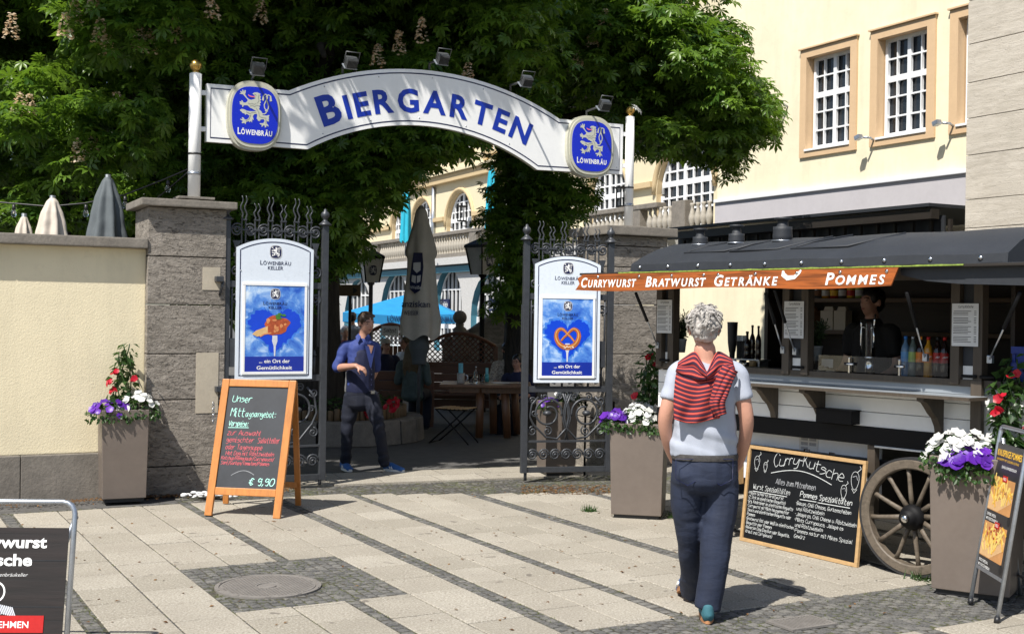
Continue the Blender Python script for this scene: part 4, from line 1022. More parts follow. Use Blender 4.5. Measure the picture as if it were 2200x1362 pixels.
 # posts
 for (u0, v0, u1, v1, rpx, lb) in ((412, 426, 425, 160, 12.6, 'left white sign post with a gold ball on top'), (1351, 488, 1353, 252, 9.6, 'right white sign post with a gold ball and a caught leaf')):
  s0, z0 = S(u0, v0); s1, z1 = S(u1, v1); s = (s0 + s1) / 2; r = rpx / FPX * 11.9 if u0 < 800 else rpx / FPX * 13.7
  o = GP.at(s, z0 - .02, SOFF); p = thing('sign_post', lb, 'post', o, 'white sign posts'); f = Fr(o, (1, 0, 0), (0, 1, 0), (0, 0, 1)); H = z1 - z0 + .02
  mb = MB(); mb.lathe(f, [(r, 0), (r, H), (r * .6, H + .01)], M['white'], 24); mb.build('pole', p)
  mb = MB(); mb.box(Fr(o, GP.ex, GP.n, (0, 0, 1)), (0, 0, .015), (.34, .26, .022), M['cap'], .004); mb.build('base_plate', p)
  mb = MB(); mb.lathe(f, [(r * .5, H), (r * .5, H + .03)], M['gold'], 12); mb.ball((0, 0, H + .03 + r * .85), r * .98, M['gold'], 20, 14, f); mb.build('ball_finial', p)
  for v in ((200, 278) if u0 < 800 else (288, 356)):
   zz = S(445 if u0 < 800 else 1338, v)[1]; e = xl if u0 < 800 else xr
   mb = MB(); mb.box(GP.fr(0, 0, SOFF - .02), ((s + e) / 2, zz, 0), (abs(e - s), .045, .03), M['white'], .003); mb.build('bracket', p)
  mb = MB(); mb.lathe(f, [(r + .004, H * .36), (r + .004, H * .36 + .018)], M['black'], 20); mb.build('cable_tie', p); mb = MB(); mb.lathe(f, [(r + .004, H * .20), (r + .004, H * .2 + .03)], M['galv'], 20); mb.build('tape_band', p)
 # floodlights on arms
 lb = ['leftmost floodlight, on a short arm above the left lion badge', 'floodlight over the second letter of the arched sign', 'floodlight near the crown of the arched sign', 'floodlight over the last letter of the arched sign', 'rightmost floodlight, above the right lion badge']
 for i, (ub, vb, uh, vh) in enumerate(((543, 183, 555, 143), (738, 158, 755, 130), (925, 150, 952, 122), (1099, 196, 1132, 170), (1263, 252, 1300, 222))):
  s0, z0 = S(ub, vb); o = GP.at(s0, z0, SOFF - .03); t = thing('sign_floodlight', lb[i], 'floodlight', o, 'floodlights along the arched sign')
  d = .42; s1, z1 = GP.sz(uh, vh, SOFF + d); e = GP.at(s1, z1, SOFF + d)
  mb = MB(); mb.tube([o, o + Vector((0, 0, .07)), e + Vector((0, 0, -.02))], .012, M['lamp_grey'], 8); mb.build('arm', t)
  f = Fr(e, GP.ex, (Vector((0, 0, 1)) * .8 + GP.n * .6).normalized(), (GP.n * .8 - Vector((0, 0, 1)) * .6).normalized())
  mb = MB(); mb.box(f, (0, -.02, 0), (.115, .10, .07), M['lamp_grey'], .012)
  for k in range(-4, 5): mb.box(f, (k * .0125, -.02, .042), (.004, .085, .02), M['lamp_grey'])
  mb.build('lamp_body', t)
  mb = MB(); mb.box(f, (0, -.075, -.01), (.13, .012, .10), M['lamp_glass'], .003); mb.build('lamp_face', t)
  mb = MB(); mb.tube([f((-.07, -.03, 0)), f((-.07, .085, 0)), f((.07, .085, 0)), f((.07, -.03, 0))], .006, M['lamp_grey'], 6); mb.build('yoke', t)
build_sign()
# ---------------------------------------------------------------- gate
def spiral(fr, cx, cy, r0, r1, a0, turns, n=28):
 return [fr((cx + (r0 + (r1 - r0) * i / n) * math.cos(a0 + turns * 2 * math.pi * i / n), cy + (r0 + (r1 - r0) * i / n) * math.sin(a0 + turns * 2 * math.pi * i / n), 0)) for i in range(n + 1)]
def gate_leaf(name, label, a, b, zt0, zt1, zb, loc_group, lock, rails, tall):
 """a, b: ground points of the two stiles (left, right)"""
 a, b = Vector(a), Vector(b); ex = (b - a); ex.z = 0; W = ex.length; ex.normalize(); nn = Vector((ex.y, -ex.x, 0))
 fr = Fr(a, ex, (0, 0, 1), nn); zt = (zt0 + zt1) / 2
 t = thing(name, label, 'gate', (a + b) / 2, loc_group); I = M['iron']; r = .0115
 for x, zz in ((0, zt0), (W, zt1)):
  mb = MB(); mb.box(fr, (x, (zb + zz) / 2, 0), (.062, zz - zb, .062), I, .004); st = mb.build('stile', t)
  mb = MB(); f = Fr(fr((x, zz, 0)), ex, nn, (0, 0, 1)); mb.lathe(f, [(.062, 0), (.062, .012), (.04, .03), (.024, .045), (.02, .06), (.036, .078), (.044, .10), (.036, .125), (.016, .14), (.018, .15), (.001, .165)], I, 14); mb.build('finial', st)
 H = zt - zb
 R_ = [zb + .03] + [zb + k * H for k in rails]
 ths = [.055, .022, .06, .06]
 for z, th in zip(R_, ths): mb = MB(); mb.box(fr, (W / 2, z, 0), (W - .062, th, .035), I, .003); mb.build('rail', t)
 x0, x1 = .031, W - .031; iw = x1 - x0
 # rosettes between the two lowest rails
 n = 7; z0, z1 = R_[0] + .027, R_[1] - .011; rr = min((z1 - z0) / 2, iw / n / 2 * 1.02); zc = (z0 + z1) / 2
 for i in range(n):
  c = x0 + iw * (i + .5) / n; mb = MB(); mb.tube(spiral(fr, c, zc, rr * .98, rr * .1, 0, 2.2), r * .8, I, 6, flat=1.2); mb.ball(fr((c, zc, .006)), .014, I, 8, 6)
  if i < n - 1: mb.tube([fr((c + rr * .8, zc, 0)), fr((c + iw / n - rr * .8, zc, 0))], .009, I, 6)
  mb.build('rosette', t)
 # the two great scrolls
 z0, z1 = R_[1] + .011, R_[2] - .03; zc = (z0 + z1) / 2; hh = (z1 - z0) / 2
 for sx in (-1, 1):
  c = W / 2 + sx * iw * .235; mb = MB(); q = lambda x: x * -sx
  Rb = min(hh * .62, iw * .17)
  mb.tube([fr((c + sx * -1 * Rb * k * math.cos(an), zc + .03 + Rb * k * math.sin(an), 0)) for an, k in [(-.2 + 2 * math.pi * 1.32 * i / 40, 1.02 - .62 * (i / 40) ** 2) for i in range(41)]], r, I, 8)
  mb.ball(fr((c + sx * .012, zc + .03, .01)), (.045, .045, .03), I, 12, 8)
  mb.tube([fr((W / 2 + sx * k, z, 0)) for k, z in ((iw * .06, z1), (-.01, zc + hh * .35), (-iw * .025, zc - .02), (.0, zc - hh * .5), (iw * .12, z0 + .012), (iw * .26, z0 + .03), (iw * .42, zc - hh * .35), (iw * .47, zc), (iw * .44, zc + hh * .5), (iw * .36, zc + hh * .8))], r, I, 8)
  mb.tube([fr((W / 2 + sx * k, z, 0)) for k, z in ((-iw * .02, z0), (iw * .05, zc - hh * .1), (iw * .02, zc + hh * .5), (-iw * .03, z1))], r * .8, I, 8)
  for (px, pz, pr, a0, tn) in ((.43, .62, .045, 3.5, 1.5), (.43, -.62, .05, 1.5, -1.5), (.24, -.62, .05, 2.0, 1.5), (.41, .12, .035, 0, 1.3), (.28, .80, .04, 2.5, -1.4), (.10, .82, .03, 0, 1.3)):
   mb.tube(spiral(fr, W / 2 + sx * iw * px, zc + hh * pz, pr, .008, a0, tn * sx, 22), r * .75, I, 6)
  mb.build('great_scroll', t)
 # lower row: small pickets with scrolls above the third rail
 z0 = R_[2] + .03; n = 6; hp = .19
 for i in range(n):
  x = x0 + iw * (i + .6) / n; mb = MB(); mb.tube([fr((x, z0, 0)), fr((x, z0 + hp, 0))], r, I, 8)
  f = Fr(fr((x, z0 + hp, 0)), ex, nn, (0, 0, 1)); mb.lathe(f, [(.022, -.006), (.022, .004), (.012, .018), (.016, .032), (.001, .05)], I, 10); mb.build('picket', t)
 for i in range(n + 1):
  x = x0 + iw * (i + .1) / n; mb = MB()
  if x0 + .03 < x < x1 - .02:
   mb.tube(spiral(fr, x, z0 + hp * .5, hp * .36, .012, -1.57, 1.6 * (1 if i % 2 else -1), 26), r * .8, I, 6); mb.build('scroll', t)
 # upper panel: side scrolls, the tall bars and the spiked crown
 zr = R_[3]; zs = zt - .085
 for x, sg in ((x0 + .055, 1), (x1 - .055, -1)):
  mb = MB()
  mb.tube(spiral(fr, x, zr + .12, .055, .012, -1.57 * sg, 1.6 * sg, 26), r, I, 8); mb.tube(spiral(fr, x, zr - .13, .055, .012, 1.57 * sg, -1.6 * sg, 26), r, I, 8)
  mb.tube([fr((x + sg * .03, zr + .19, 0)), fr((x - sg * .0, zr + .26, 0)), fr((x - sg * .0, zs - .22, 0)), fr((x + sg * .04, zs - .16, 0))], r, I, 8)
  mb.box(fr, (x - sg * .012, (zr + .24 + zs - .2) / 2, 0), (.022, zs - zr - .48, .02), I, .003)
  mb.tube([fr((x - sg * .03, zr + .03, 0)), fr((x - sg * .03, R_[2] + .3, 0))], r, I, 8); mb.build('side_scroll', t)
 n = 7
 for i in range(n):
  x = x0 + iw * (i + .5) / n; mb = MB(); sg = 1 if i % 2 else -1
  mb.tube(spiral(fr, x, zs, iw / n * .50, .012, 1.57 + sg * .9, -1.75 * sg, 32), r * .85, I, 7); mb.tube(spiral(fr, x + sg * .006, zs, iw / n * .28, .008, 3, 1.3 * sg, 20), r * .7, I, 7); mb.build('scroll', t)
  mb = MB(); w = iw / n * .3
  mb.poly(fr, [(x - w, zs - .10), (x + w, zs - .10), (x + w * .4, zs - .17), (x + w * .4, zs - .32), (x - w * .4, zs - .32), (x - w * .4, zs - .17)], -.006, .006, I); mb.build('bracket_plate', t)
 for i in range(1, n):
  x = x0 + iw * i / n; hg = zt + (tall if i % 2 else tall * .72)
  for s in (-1, 1):
   mb = MB(); pts = []; rad = []
   for k in range(31):
    f = k / 30; z = zs - .42 + (hg - zs + .42) * f; q = max(0, (z - zt - .02) / (hg - zt - .02)); am = .016 * min(1, q * 4) * (1 - .4 * q)
    pts.append(fr((x + s * .019 + am * math.sin(q * 9.5 + (0 if i % 2 else 1.2)) * (1 if i % 4 else -s), z, 0))); rad.append(.0085 * (1 - .72 * max(0, q - .3)))
   mb.tube(pts, rad, I, 7); mb.build('flame_spike', t)
  mb = MB(); mb.box(fr, (x, zs + .002, 0), (.10, .014, .03), I, .003); mb.build('clasp', t); mb = MB(); mb.box(fr, (x, zt + .012, 0), (.055, .014, .04), I, .004); mb.build('clasp', t)
 if lock:
  mb = MB(); xk = .031 + .075 if lock < 0 else W - .106; mb.box(fr, (xk - .01, 1.30, .0), (.13, .27, .05), I, .004); mb.box(fr, (xk, 1.24, .027), (.012, .03, .004), M['black']); mb.build('lock_box', t)
  mb = MB(); e = W if lock < 0 else 0; mb.box(fr, (e + (.03 if lock < 0 else -.034), 1.55, .0), (.022, .5, .02), I, .003); mb.build('latch_bar', t)
 mb = MB(); mb.tube([fr((W - .02 if lock < 0 else .02, zb + .02, .0)), fr((W - .02 if lock < 0 else .02, .012, .0))], .016, I, 8); mb.build('drop_bolt', t)
 return t, fr, W
LA = GP.at(GP.sz(483, 800, .02)[0], 0, .02); LB = GP.at(GP.sz(694, 800, .02)[0], 0, .02)
zL0 = GP.sz(484, 472, .02)[1]; zL1 = GP.sz(706, 485, .02)[1]
_g1, GL, GLW = gate_leaf('gate_leaf', 'left wrought iron gate leaf behind the orange framed chalkboard', LA, LB, zL0, zL1, .06, 'wrought iron gate leaves', -1, (.135, .475 * .845, .76), .24)
dl, dr = 12.30, 12.52
RA_ = P(1126, 900, dl); RB_ = P(1307, 900, dr); RA_.z = RB_.z = 0
zR0 = P(1128, 516, dl).z; zR1 = P(1311, 522, dr).z
_g2, GR, GRW = gate_leaf('gate_leaf', 'right wrought iron gate leaf with the pretzel poster on it', RA_, RB_, zR0, zR1, .09, 'wrought iron gate leaves', 1, (.135, .36, .76), .20)
# ---------------------------------------------------------------- poster boards on the gate
def cloud_m():
 t = NT('poster_sky'); v = t.mapping(); n = t.noise(v, 7, 6, .62, .5); n2 = t.noise(v, 2.4, 3)
 f = t.math('ADD', t.math('MULTIPLY', n, .7), t.math('MULTIPLY', n2, .35))
 return t.done(t.ramp(f, [(.40, (.02, .10, .52)), (.52, (.10, .27, .70)), (.62, (.42, .60, .86)), (.72, (.75, .84, .92))]), .35)
M['poster_sky'] = cloud_m()
M['heart'] = plain('poster_heart_blue', (.006, .06, .62), .35, 0, .08, 8)
M['heart_edge'] = plain('poster_heart_edge', (.05, .20, .70), .35, 0, .5, 14)
M['poster_band'] = plain('poster_band_blue', (.01, .03, .32), .35, 0, .05)
M['meat'] = plain('print_meat', (.42, .085, .03), .35, 0, .55, 26); M['meat2'] = plain('print_meat_light', (.66, .26, .10), .35, 0, .3, 30)
M['bone'] = plain('print_bone', (.70, .45, .20), .35, 0, .2, 20); M['green'] = plain('print_herb', (.06, .20, .03), .4, 0, .4, 30)
M['pretz'] = plain('print_pretzel', (.45, .13, .03), .3, 0, .3, 18); M['pretz2'] = plain('print_pretzel_light', (.72, .36, .12), .3, 0, .2, 24)
M['silver'] = plain('print_silver', (.62, .64, .70), .3, 0, .15, 20)
M['board_white'] = plain('board_white', (.70, .76, .84), .3, 0, .06, 3.5)
def blob2(cx, cy, rx, ry, n=26, j=.16, seed=0):
 return [(cx + rx * math.cos(a) * (1 + j * noise.noise(Vector((math.cos(a) * 1.8, math.sin(a) * 1.8, seed)))), cy + ry * math.sin(a) * (1 + j * noise.noise(Vector((math.cos(a) * 1.8, math.sin(a) * 1.8, seed + 9))))) for a in [2 * math.pi * i / n for i in range(n)]]
def poster_board(label, fr, w, h, hs, kind):
 """fr: bottom centre, x right, y up, z out; hs: height of the straight sides"""
 t = thing('poster_board', label, 'sign', fr.o, 'poster boards on the gate leaves')
 r = ((w / 2) ** 2 + (h - hs) ** 2) / (2 * (h - hs)); cy = h - r; a = math.asin(w / 2 / r)
 out = [(-w / 2, 0), (w / 2, 0)] + [(r * math.sin(a - 2 * a * i / 20), cy + r * math.cos(a - 2 * a * i / 20)) for i in range(21)]
 mb = MB(); mb.poly(fr, out, -.02, 0, M['board_white']); bevel(mb.build('panel', t), .003)
 mb = MB(); mb.ribbon(fr, offset_in(out, .035), .010, .0012, M['navy'], True); mb.build('border_line', t)
 def emblem(f, x, y, s, par, nm):
  mb = MB(); mb.poly(f, [(x + p[0], y + p[1]) for p in super_oval(s * .92, s, 32, 3)], None, .0026, M['navy']); mb.poly(f, [(x + p[0], y + p[1]) for p in super_oval(s * 1.02, s * 1.1, 32, 3)], None, .0021, M['paper']); lion(mb, f, x, y, s * .78, M['white'], .0031, False); mb.build(nm, par)
 emblem(fr, 0, h * .905, h * .088, t, 'lion_emblem')
 mb = MB(); text(mb, 'LÖWENBRÄU', fr, 0, h * .812, h * .032, M['navy'], .0015, w * .40, .012, caps=.82); text(mb, 'KELLER', fr, 0, h * .778, h * .026, M['navy'], .0015, w * .20, .012); mb.build('lettering', t)
 pw, p0, p1 = w * .77, h * .055, h * .665; ph = p1 - p0; fp = fr.at(0, p0, .004)
 mb = MB(); mb.box(fp, (0, ph / 2, -.002), (pw, ph, .008), M['poster_sky']); mb.box(fp, (0, ph + .012, .001), (pw + .05, .024, .012), M['white']); mb.box(fp, (0, -.012, .001), (pw + .05, .024, .012), M['white'])
 for s in (-1, 1): mb.box(fp, (s * (pw / 2 + .012), ph / 2, .0005), (.022, ph, .01), M['white'])
 ps = mb.build('poster', t)
 hb = ph * .175; mb = MB(); mb.box(fp, (0, hb / 2, .0005), (pw - .002, hb, .006), M['poster_band']); text(mb, '... ein Ort der', fp, 0, hb * .58, hb * .25, M['white'], .0045, pw * .52, .018); text(mb, 'Gemütlichkeit', fp, 0, hb * .14, hb * .25, M['white'], .0045, pw * .60, .018); mb.build('slogan_band', ps)
 mb = MB(); hp = []
 for i in range(110):
  a_ = 2 * math.pi * i / 110; x = 16 * math.sin(a_) ** 3; y = 13 * math.cos(a_) - 5 * math.cos(2 * a_) - 2 * math.cos(3 * a_) - math.cos(4 * a_)
  j = 1 + .16 * noise.noise(Vector((x * .35, y * .35, 3))) + .16 * noise.noise(Vector((x * 1.1, y * 1.1, 8))); hp.append((x / 32 * pw * .86 * j, ph * .50 + y / 32 * ph * .60 * j))
 mb.poly(fp, [(x * 1.12, ph * .5 + (y - ph * .5) * 1.12 + .01 * noise.noise(Vector((x * 40, y * 40, 1)))) for x, y in hp], None, .0022, M['heart_edge']); mb.poly(fp, hp, None, .0026, M['heart']); mb.build('cloud_heart', ps)
 emblem(fp.at(0, 0, .002), 0, ph * .905, ph * .115, ps, 'lion_emblem')
 mb = MB(); text(mb, 'LÖWENBRÄU', fp, 0, ph * .775, ph * .042, M['navy'], .0032, pw * .40, .012, caps=.82); text(mb, 'KELLER', fp, 0, ph * .728, ph * .034, M['navy'], .0032, pw * .22, .012); mb.build('lettering', ps)
 mb = MB(); cx, cy_ = 0, ph * .50
 mb.ribbon(fp, [(0, ph * .18), (.0, ph * .30)], [.012, .022], .0036, M['silver']); mb.poly(fp, [(-.012, ph * .30), (.012, ph * .30), (.026, ph * .355), (.024, ph * .42), (-.024, ph * .42), (-.026, ph * .355)], None, .0038, M['silver'])
 if kind == 'knuckle':
  mb.poly(fp, blob2(.02, ph * .54, pw * .20, ph * .115, 26, .35, 2), None, .0042, M['meat']); mb.poly(fp, [(-pw * .12, ph * .53), (-pw * .32, ph * .475), (-pw * .38, ph * .435), (-pw * .30, ph * .405), (-pw * .12, ph * .44)], None, .0046, M['bone'])
  mb.ribbon(fp, [(-pw * .25, ph * .405), (-pw * .18, ph * .435), (-pw * .06, ph * .45)], .012, .0047, M['meat2'])
  for i in range(9): mb.poly(fp, blob2(.02 + random.uniform(-.13, .12) * pw * 1.2, ph * (.53 + random.uniform(-.06, .07)), pw * random.uniform(.015, .05), ph * random.uniform(.010, .024), 10, .5, i), None, .0049 + i * .0001, M['meat2'])
  for i in range(8): mb.poly(fp, blob2(pw * .09 + random.uniform(-.03, .03), ph * .645 + random.uniform(-.02, .02), .022, .012, 8, .6, i), None, .0060 + i * .0001, M['green'])
 else:
  rr = pw * .21; hf = [(.66, -.44), (.34, -.02), (0, .30), (-.28, .64), (-.60, .82), (-.96, .60), (-1.08, .08), (-.88, -.52), (-.46, -.90), (0, -1.0)]; q = hf + [(-x, y) for x, y in hf[-2::-1]]; pts = []
  for i in range(len(q) - 1):
   a, b, c, e = q[i], q[i + 1], q[max(i - 1, 0)], q[min(i + 2, len(q) - 1)]
   for k in range(4): s = k / 4; pts.append(tuple(.5 * (2 * a[j] + (b[j] - c[j]) * s + (2 * c[j] - 5 * a[j] + 4 * b[j] - e[j]) * s * s + (3 * a[j] - c[j] - 3 * b[j] + e[j]) * s ** 3) for j in (0, 1)))
  pts = [(x * rr, cy_ + y * rr * .92) for x, y in pts]; n = len(pts)
  for i in range(n - 1):
   wv = [.020 + .034 * math.sin(math.pi * k / n) ** 2 for k in (i, i + 1)]; mb.ribbon(fp, [pts[i], pts[i + 1]], wv, .0042 + i * .00002, M['pretz']); mb.ribbon(fp, [(x - .004, y + .004) for x, y in pts[i:i + 2]], [k * .28 for k in wv], .0056 + i * .00002, M['pretz2'])
  for i in range(16): mb.box(fp, (random.uniform(-.04, .07), cy_ - rr * .93 + random.uniform(-.012, .018), .0066), (.008, .006, .002), M['white'])
 mb.build('printed_dish', ps)
 mb = MB()
 for s in (-1, 1):
  for y in (.05, h * .765): mb.lathe(Fr(fr((s * w * .445, y, 0)), fr.x, fr.y, fr.z), [(.007, -.001), (.006, .003), (.001, .004)], M['galv'], 8)
 mb.build('screw', t); return t
def place_poster(label, F0, pts, kind, off):
 """F0: gate leaf frame; pts: pixel corners TL TR BR BL of the straight part and the arch top"""
 pl = Plane(F0.o, math.degrees(math.atan2(F0.x.y, F0.x.x)))
 q = [pl.sz(u, v, off) for u, v in pts]; x0 = (q[0][0] + q[3][0]) / 2; x1 = (q[1][0] + q[2][0]) / 2; z0 = (q[2][1] + q[3][1]) / 2; zs = (q[0][1] + q[1][1]) / 2
 fr = Fr(pl.at((x0 + x1) / 2, z0, off), pl.ex, (0, 0, 1), pl.n); return poster_board(label, fr, x1 - x0, q[4][1] - z0, zs - z0, kind)
place_poster('white board with a blue pork knuckle poster on the left gate leaf', GL, [(511, 533), (676, 536), (668, 818), (503, 811), (596, 513)], 'knuckle', .05)
place_poster('white board with a blue pretzel poster on the right gate leaf', GR, [(1150, 568), (1290, 570), (1288, 822), (1147, 822), (1220, 551)], 'pretzel', .05)
# ---------------------------------------------------------------- chalkboards
def build_easel():
 """wooden A-frame chalkboard in front of the gate"""
 bl, br = G(442, 1107), G(600, 1114); d = 10.28; tl, tr = P(474, 812, 10.28), P(640, 820, 10.22)
 ex = (br - bl).normalized(); c = (bl + br) / 2; tc = (tl + tr) / 2
 w0 = (br - bl).length; w1 = (tr - tl).length; w = (w0 + w1) / 2
 up = (tc - c); up -= ex * up.dot(ex) * .25; L = up.length; up.normalize(); n = ex.cross(up).normalized(); n = n if n.y < 0 else -n
 t = thing('easel_chalkboard', 'orange wooden A-frame chalkboard with the lunch menu before the left gate leaf', 'chalkboard', (c.x, c.y, 0))
 sh = Vector(tc - c).dot(ex) / L
 fr = Fr(c, ex, (up * L + ex * 0).normalized(), n); bw = .062; zb = L * .205
 def lean(x, y): return (x + sh * y, y)
 def bar(p, q, wd_, th, m, z=0):
  a, b = Vector(lean(*p)), Vector(lean(*q)); dd = (b - a); l = dd.length; dd.normalize(); f = Fr(fr((a.x, a.y, z)), fr.x * dd.y - fr.y * dd.x, fr.x * dd.x + fr.y * dd.y, fr.z); mb = MB(); mb.box(f, (0, l / 2, 0), (wd_, l, th), m, .005); return mb
 hw = w / 2 - bw / 2
 for s in (-1, 1): bar((s * hw, 0), (s * hw, L), bw, .03, M['oak']).build('leg', t)
 for y in (L - bw / 2, zb - bw / 2): bar((-hw + bw / 2 + .002, y), (hw - bw / 2 - .002, y), bw, .026, M['oak'], -.001).build('cross_rail', t)
 mb = MB(); y0, y1 = zb, L - bw; q = [lean(-hw + bw / 2, y0), lean(hw - bw / 2, y0), lean(hw - bw / 2, y1), lean(-hw + bw / 2, y1)]; mb.poly(fr, q, -.012, 0, M['chalk']); bd = mb.build('board', t)
 H = y1 - y0; x0 = -hw + bw / 2 + .03; Wd = 2 * (hw - bw / 2)
 def wr(txt, y, h, m, ln, x=0, lw=.004, **k):
  mb = MB(); p = lean(x0 + x, y0 + y * H); hand(mb, txt, fr, p[0], p[1], h, m, lw, .002, ln, **k); mb.build('chalk_line', bd)
 wr('Unser', .845, .055, M['ch_mint'], .17, .015, .0045); wr('Mitt', .70, .07, M['ch_mint'], .12, .015, .005); wr('agsangebot:', .70, .05, M['ch_mint'], .26, .15, .004)
 wr('Vorspeise:', .605, .045, M['ch_mint'], .17, .01, .0042); mb = MB(); mb.ribbon(fr, [lean(x0 + .01, y0 + .588 * H), lean(x0 + .19, y0 + .592 * H)], .005, .002, M['ch_mint']); mb.build('underline', bd)
 wr('zur Auswahl', .515, .042, M['ch_red'], .29, .01); wr('gemischter', .445, .042, M['ch_red'], .24, .01); wr('Salatteller', .445, .046, M['ch_red'], .19, .285)
 wr('oder Tagessuppe', .375, .040, M['ch_red'], .32, .01); wr('Hot Dog mit Röstzwiebeln', .318, .034, M['ch_red'], .42, .018, .0038); wr('Ketchup/Remoulade/Currysauce/', .272, .03, M['ch_red'], .46, -.015, .0036); wr('Senf/Gurken/Tomaten/Pommes', .225, .03, M['ch_red'], .42, -.012, .0036)
 mb = MB(); mb.ribbon(fr, [lean(x0 + .09 + .2 * f, y0 + (.12 + .05 * math.sin(f * 2.9)) * H) for f in [i / 14 for i in range(15)]], .004, .002, M['ch_pale']); mb.build('chalk_swirl', bd)
 wr('€ 9,90', .035, .055, M['ch_mint'], .22, .25, .0065, jit=.1)
 # rear frame
 rb = (G(640, 1087), G(490, 1076)); off = (rb[0] - br);
 for s, q in ((1, rb[0]), (-1, G(484, 1083))):
  tp = fr(lean(s * hw, L - .02)) - n * .02; mb = MB(); dd = (tp - q); l = dd.length; dd.normalize(); f = Fr(q, ex, dd, ex.cross(dd)); mb.box(f, (0, l / 2, -.012), (.05, l - .01, .024), M['oak'], .004); mb.build('rear_leg', t)
 mb = MB(); a, b = rb[0].lerp(fr(lean(hw, L)), .18), G(484, 1083).lerp(fr(lean(-hw, L)), .18); mb.box(Fr(a.lerp(b, .5), ex, (0, 0, 1), n), (0, 0, -.03), ((b - a).length, .05, .02), M['oak'], .004); mb.build('rear_rail', t)
build_easel()
def build_cart_board():
 """black board leaning on the food cart"""
 bl, br = G(1591, 1160), G(1843, 1219); ex = (br - bl).normalized(); n0 = Vector((ex.y, -ex.x, 0)); w = (br - bl).length
 # lean back: solve the top edge from its pixels
 best = None
 for k in range(12):
  an = R(4 + k * .2); L = None; up = Vector((0, 0, 1)) * math.cos(an) - n0 * math.sin(an)
  for j in range(40):
   L = .6 + j * .01; q = bl + up * L; d = q - C0; u = 1100 + FPX * d.dot(RT) / d.dot(FW); v = 681 - FPX * d.dot(UPV) / d.dot(FW); e = abs(u - 1629) + abs(v - 954)
   if best is None or e < best[0]: best = (e, an, L)
 _, an, L = best; up = Vector((0, 0, 1)) * math.cos(an) - n0 * math.sin(an); nn = ex.cross(up); nn = nn if nn.dot(n0) > 0 else -nn
 t = thing('menu_chalkboard', 'black chalkboard with a thin pale frame leaning against the food cart', 'chalkboard', ((bl.x + br.x) / 2, (bl.y + br.y) / 2, 0)); fr = Fr(bl, ex, up, nn); b = .026
 mb = MB(); mb.box(fr, (w / 2, L / 2, -.008), (w - 2 * b, L - 2 * b, .01), M['chalk2']); bd = mb.build('board', t)
 for c, d in (((w / 2, b / 2, 0), (w, b, .026)), ((w / 2, L - b / 2, 0), (w, b, .026)), ((b / 2, L / 2, 0), (b, L - 2 * b, .024)), ((w - b / 2, L / 2, 0), (b, L - 2 * b, .024))):
  mb = MB(); mb.box(fr, c, d, M['pale_wood'], .003); mb.build('frame_bar', t)
 for x in (.50, .71): mb = MB(); mb.tube([fr((w * x - .02, L, -.01)), fr((w * x - .02, L + .022, -.01)), fr((w * x + .03, L + .022, -.01)), fr((w * x + .03, L, -.01))], .005, M['black_iron'], 6); mb.build('hook', t)
 Wm, Lm = w, L
 def wr(txt, x, y, h, m, ln, lw=.0048, rise=0.0, **k): mb = MB(); hand(mb, txt, fr, Wm * x, Lm * y, h, m, lw, .0, ln * Wm, rise=rise, **k); mb.build('chalk_line', bd)
 wht = M['ch_white']
 # arched title
 word = 'Curry-Kutsche'; cur = .235
 for i, ch in enumerate(word):
  f = i / (len(word) - 1); y = .795 + .075 * math.sin(math.pi * min(1, f * 1.02 + .08)) - .02 * f; mb = MB(); hand(mb, ch, fr, Wm * cur, Lm * y, .105 if ch in 'CK' else .076, wht, .0042, .0, .042 * Wm if ch not in 'r-' else .026 * Wm, jit=.12); mb.build('chalk_line', bd); cur += .049 if ch not in 'r-' else .036
 mb = MB(); mb.ribbon(fr, [(Wm * (.22 + .52 * f), Lm * (.745 + .075 * math.sin(math.pi * f) - .02 * f)) for f in [i / 20 for i in range(21)]], .005, .0, wht); mb.build('underline', bd)
 wr('Alles zum Mitnehmen', .27, .645, .040, M['ch_pale'], .34, .0036)
 wr('Wurst Spezialitäten', .07, .555, .038, wht, .33, .0032); wr('Pommes Spezialitäten', .49, .56, .038, wht, .42, .0042)
 for x, y, l in ((.07, .53, .31), (.49, .532, .14), (.64, .532, .26)): mb = MB(); mb.ribbon(fr, [(Wm * x, Lm * y), (Wm * (x + l), Lm * (y + .004))], .005, .0, wht); mb.build('underline', bd)
 for i, (s, l) in enumerate((('-Mikes scharfe Bratwurst', .32), (' (2 Stck im ofenfrischen Baguette)', .34), ('-Grg. Kaskrainer im ofenfrischen Baguette', .41), ('-Currywurst mit Mikes hausgemachter', .38), (' Sauce und ofenfrischem Baguette oder', .40), (' Pommes', .08), ('-Bratwurst Rot oder Weiß im ofenfrischen', .43), (' Baguette oder Pommes', .24), ('-Bavarian Dog (Dog Bun oder Baguette,', .40), (' Kraut und Currysauce)', .25))):
  wr(s, .03, .495 - i * .0445, .024, wht, l, .0025)
 for i, (s, l) in enumerate((('-Bacon, Chili Cheese, Gurkenscheiben', .45), (' und Röstzwiebeln', .24), ('-Jalapeños, Chili Cheese u. Röstzwiebeln', .50), ('-Mikes Currysauce, Jalapeños', .40), (' und Röstzwiebeln', .24), ('-Pommes natur mit Mikes Spezial', .48), (' Gewürz', .10))):
  wr(s, .46, .475 - i * .054, .027, wht, l, .0027)
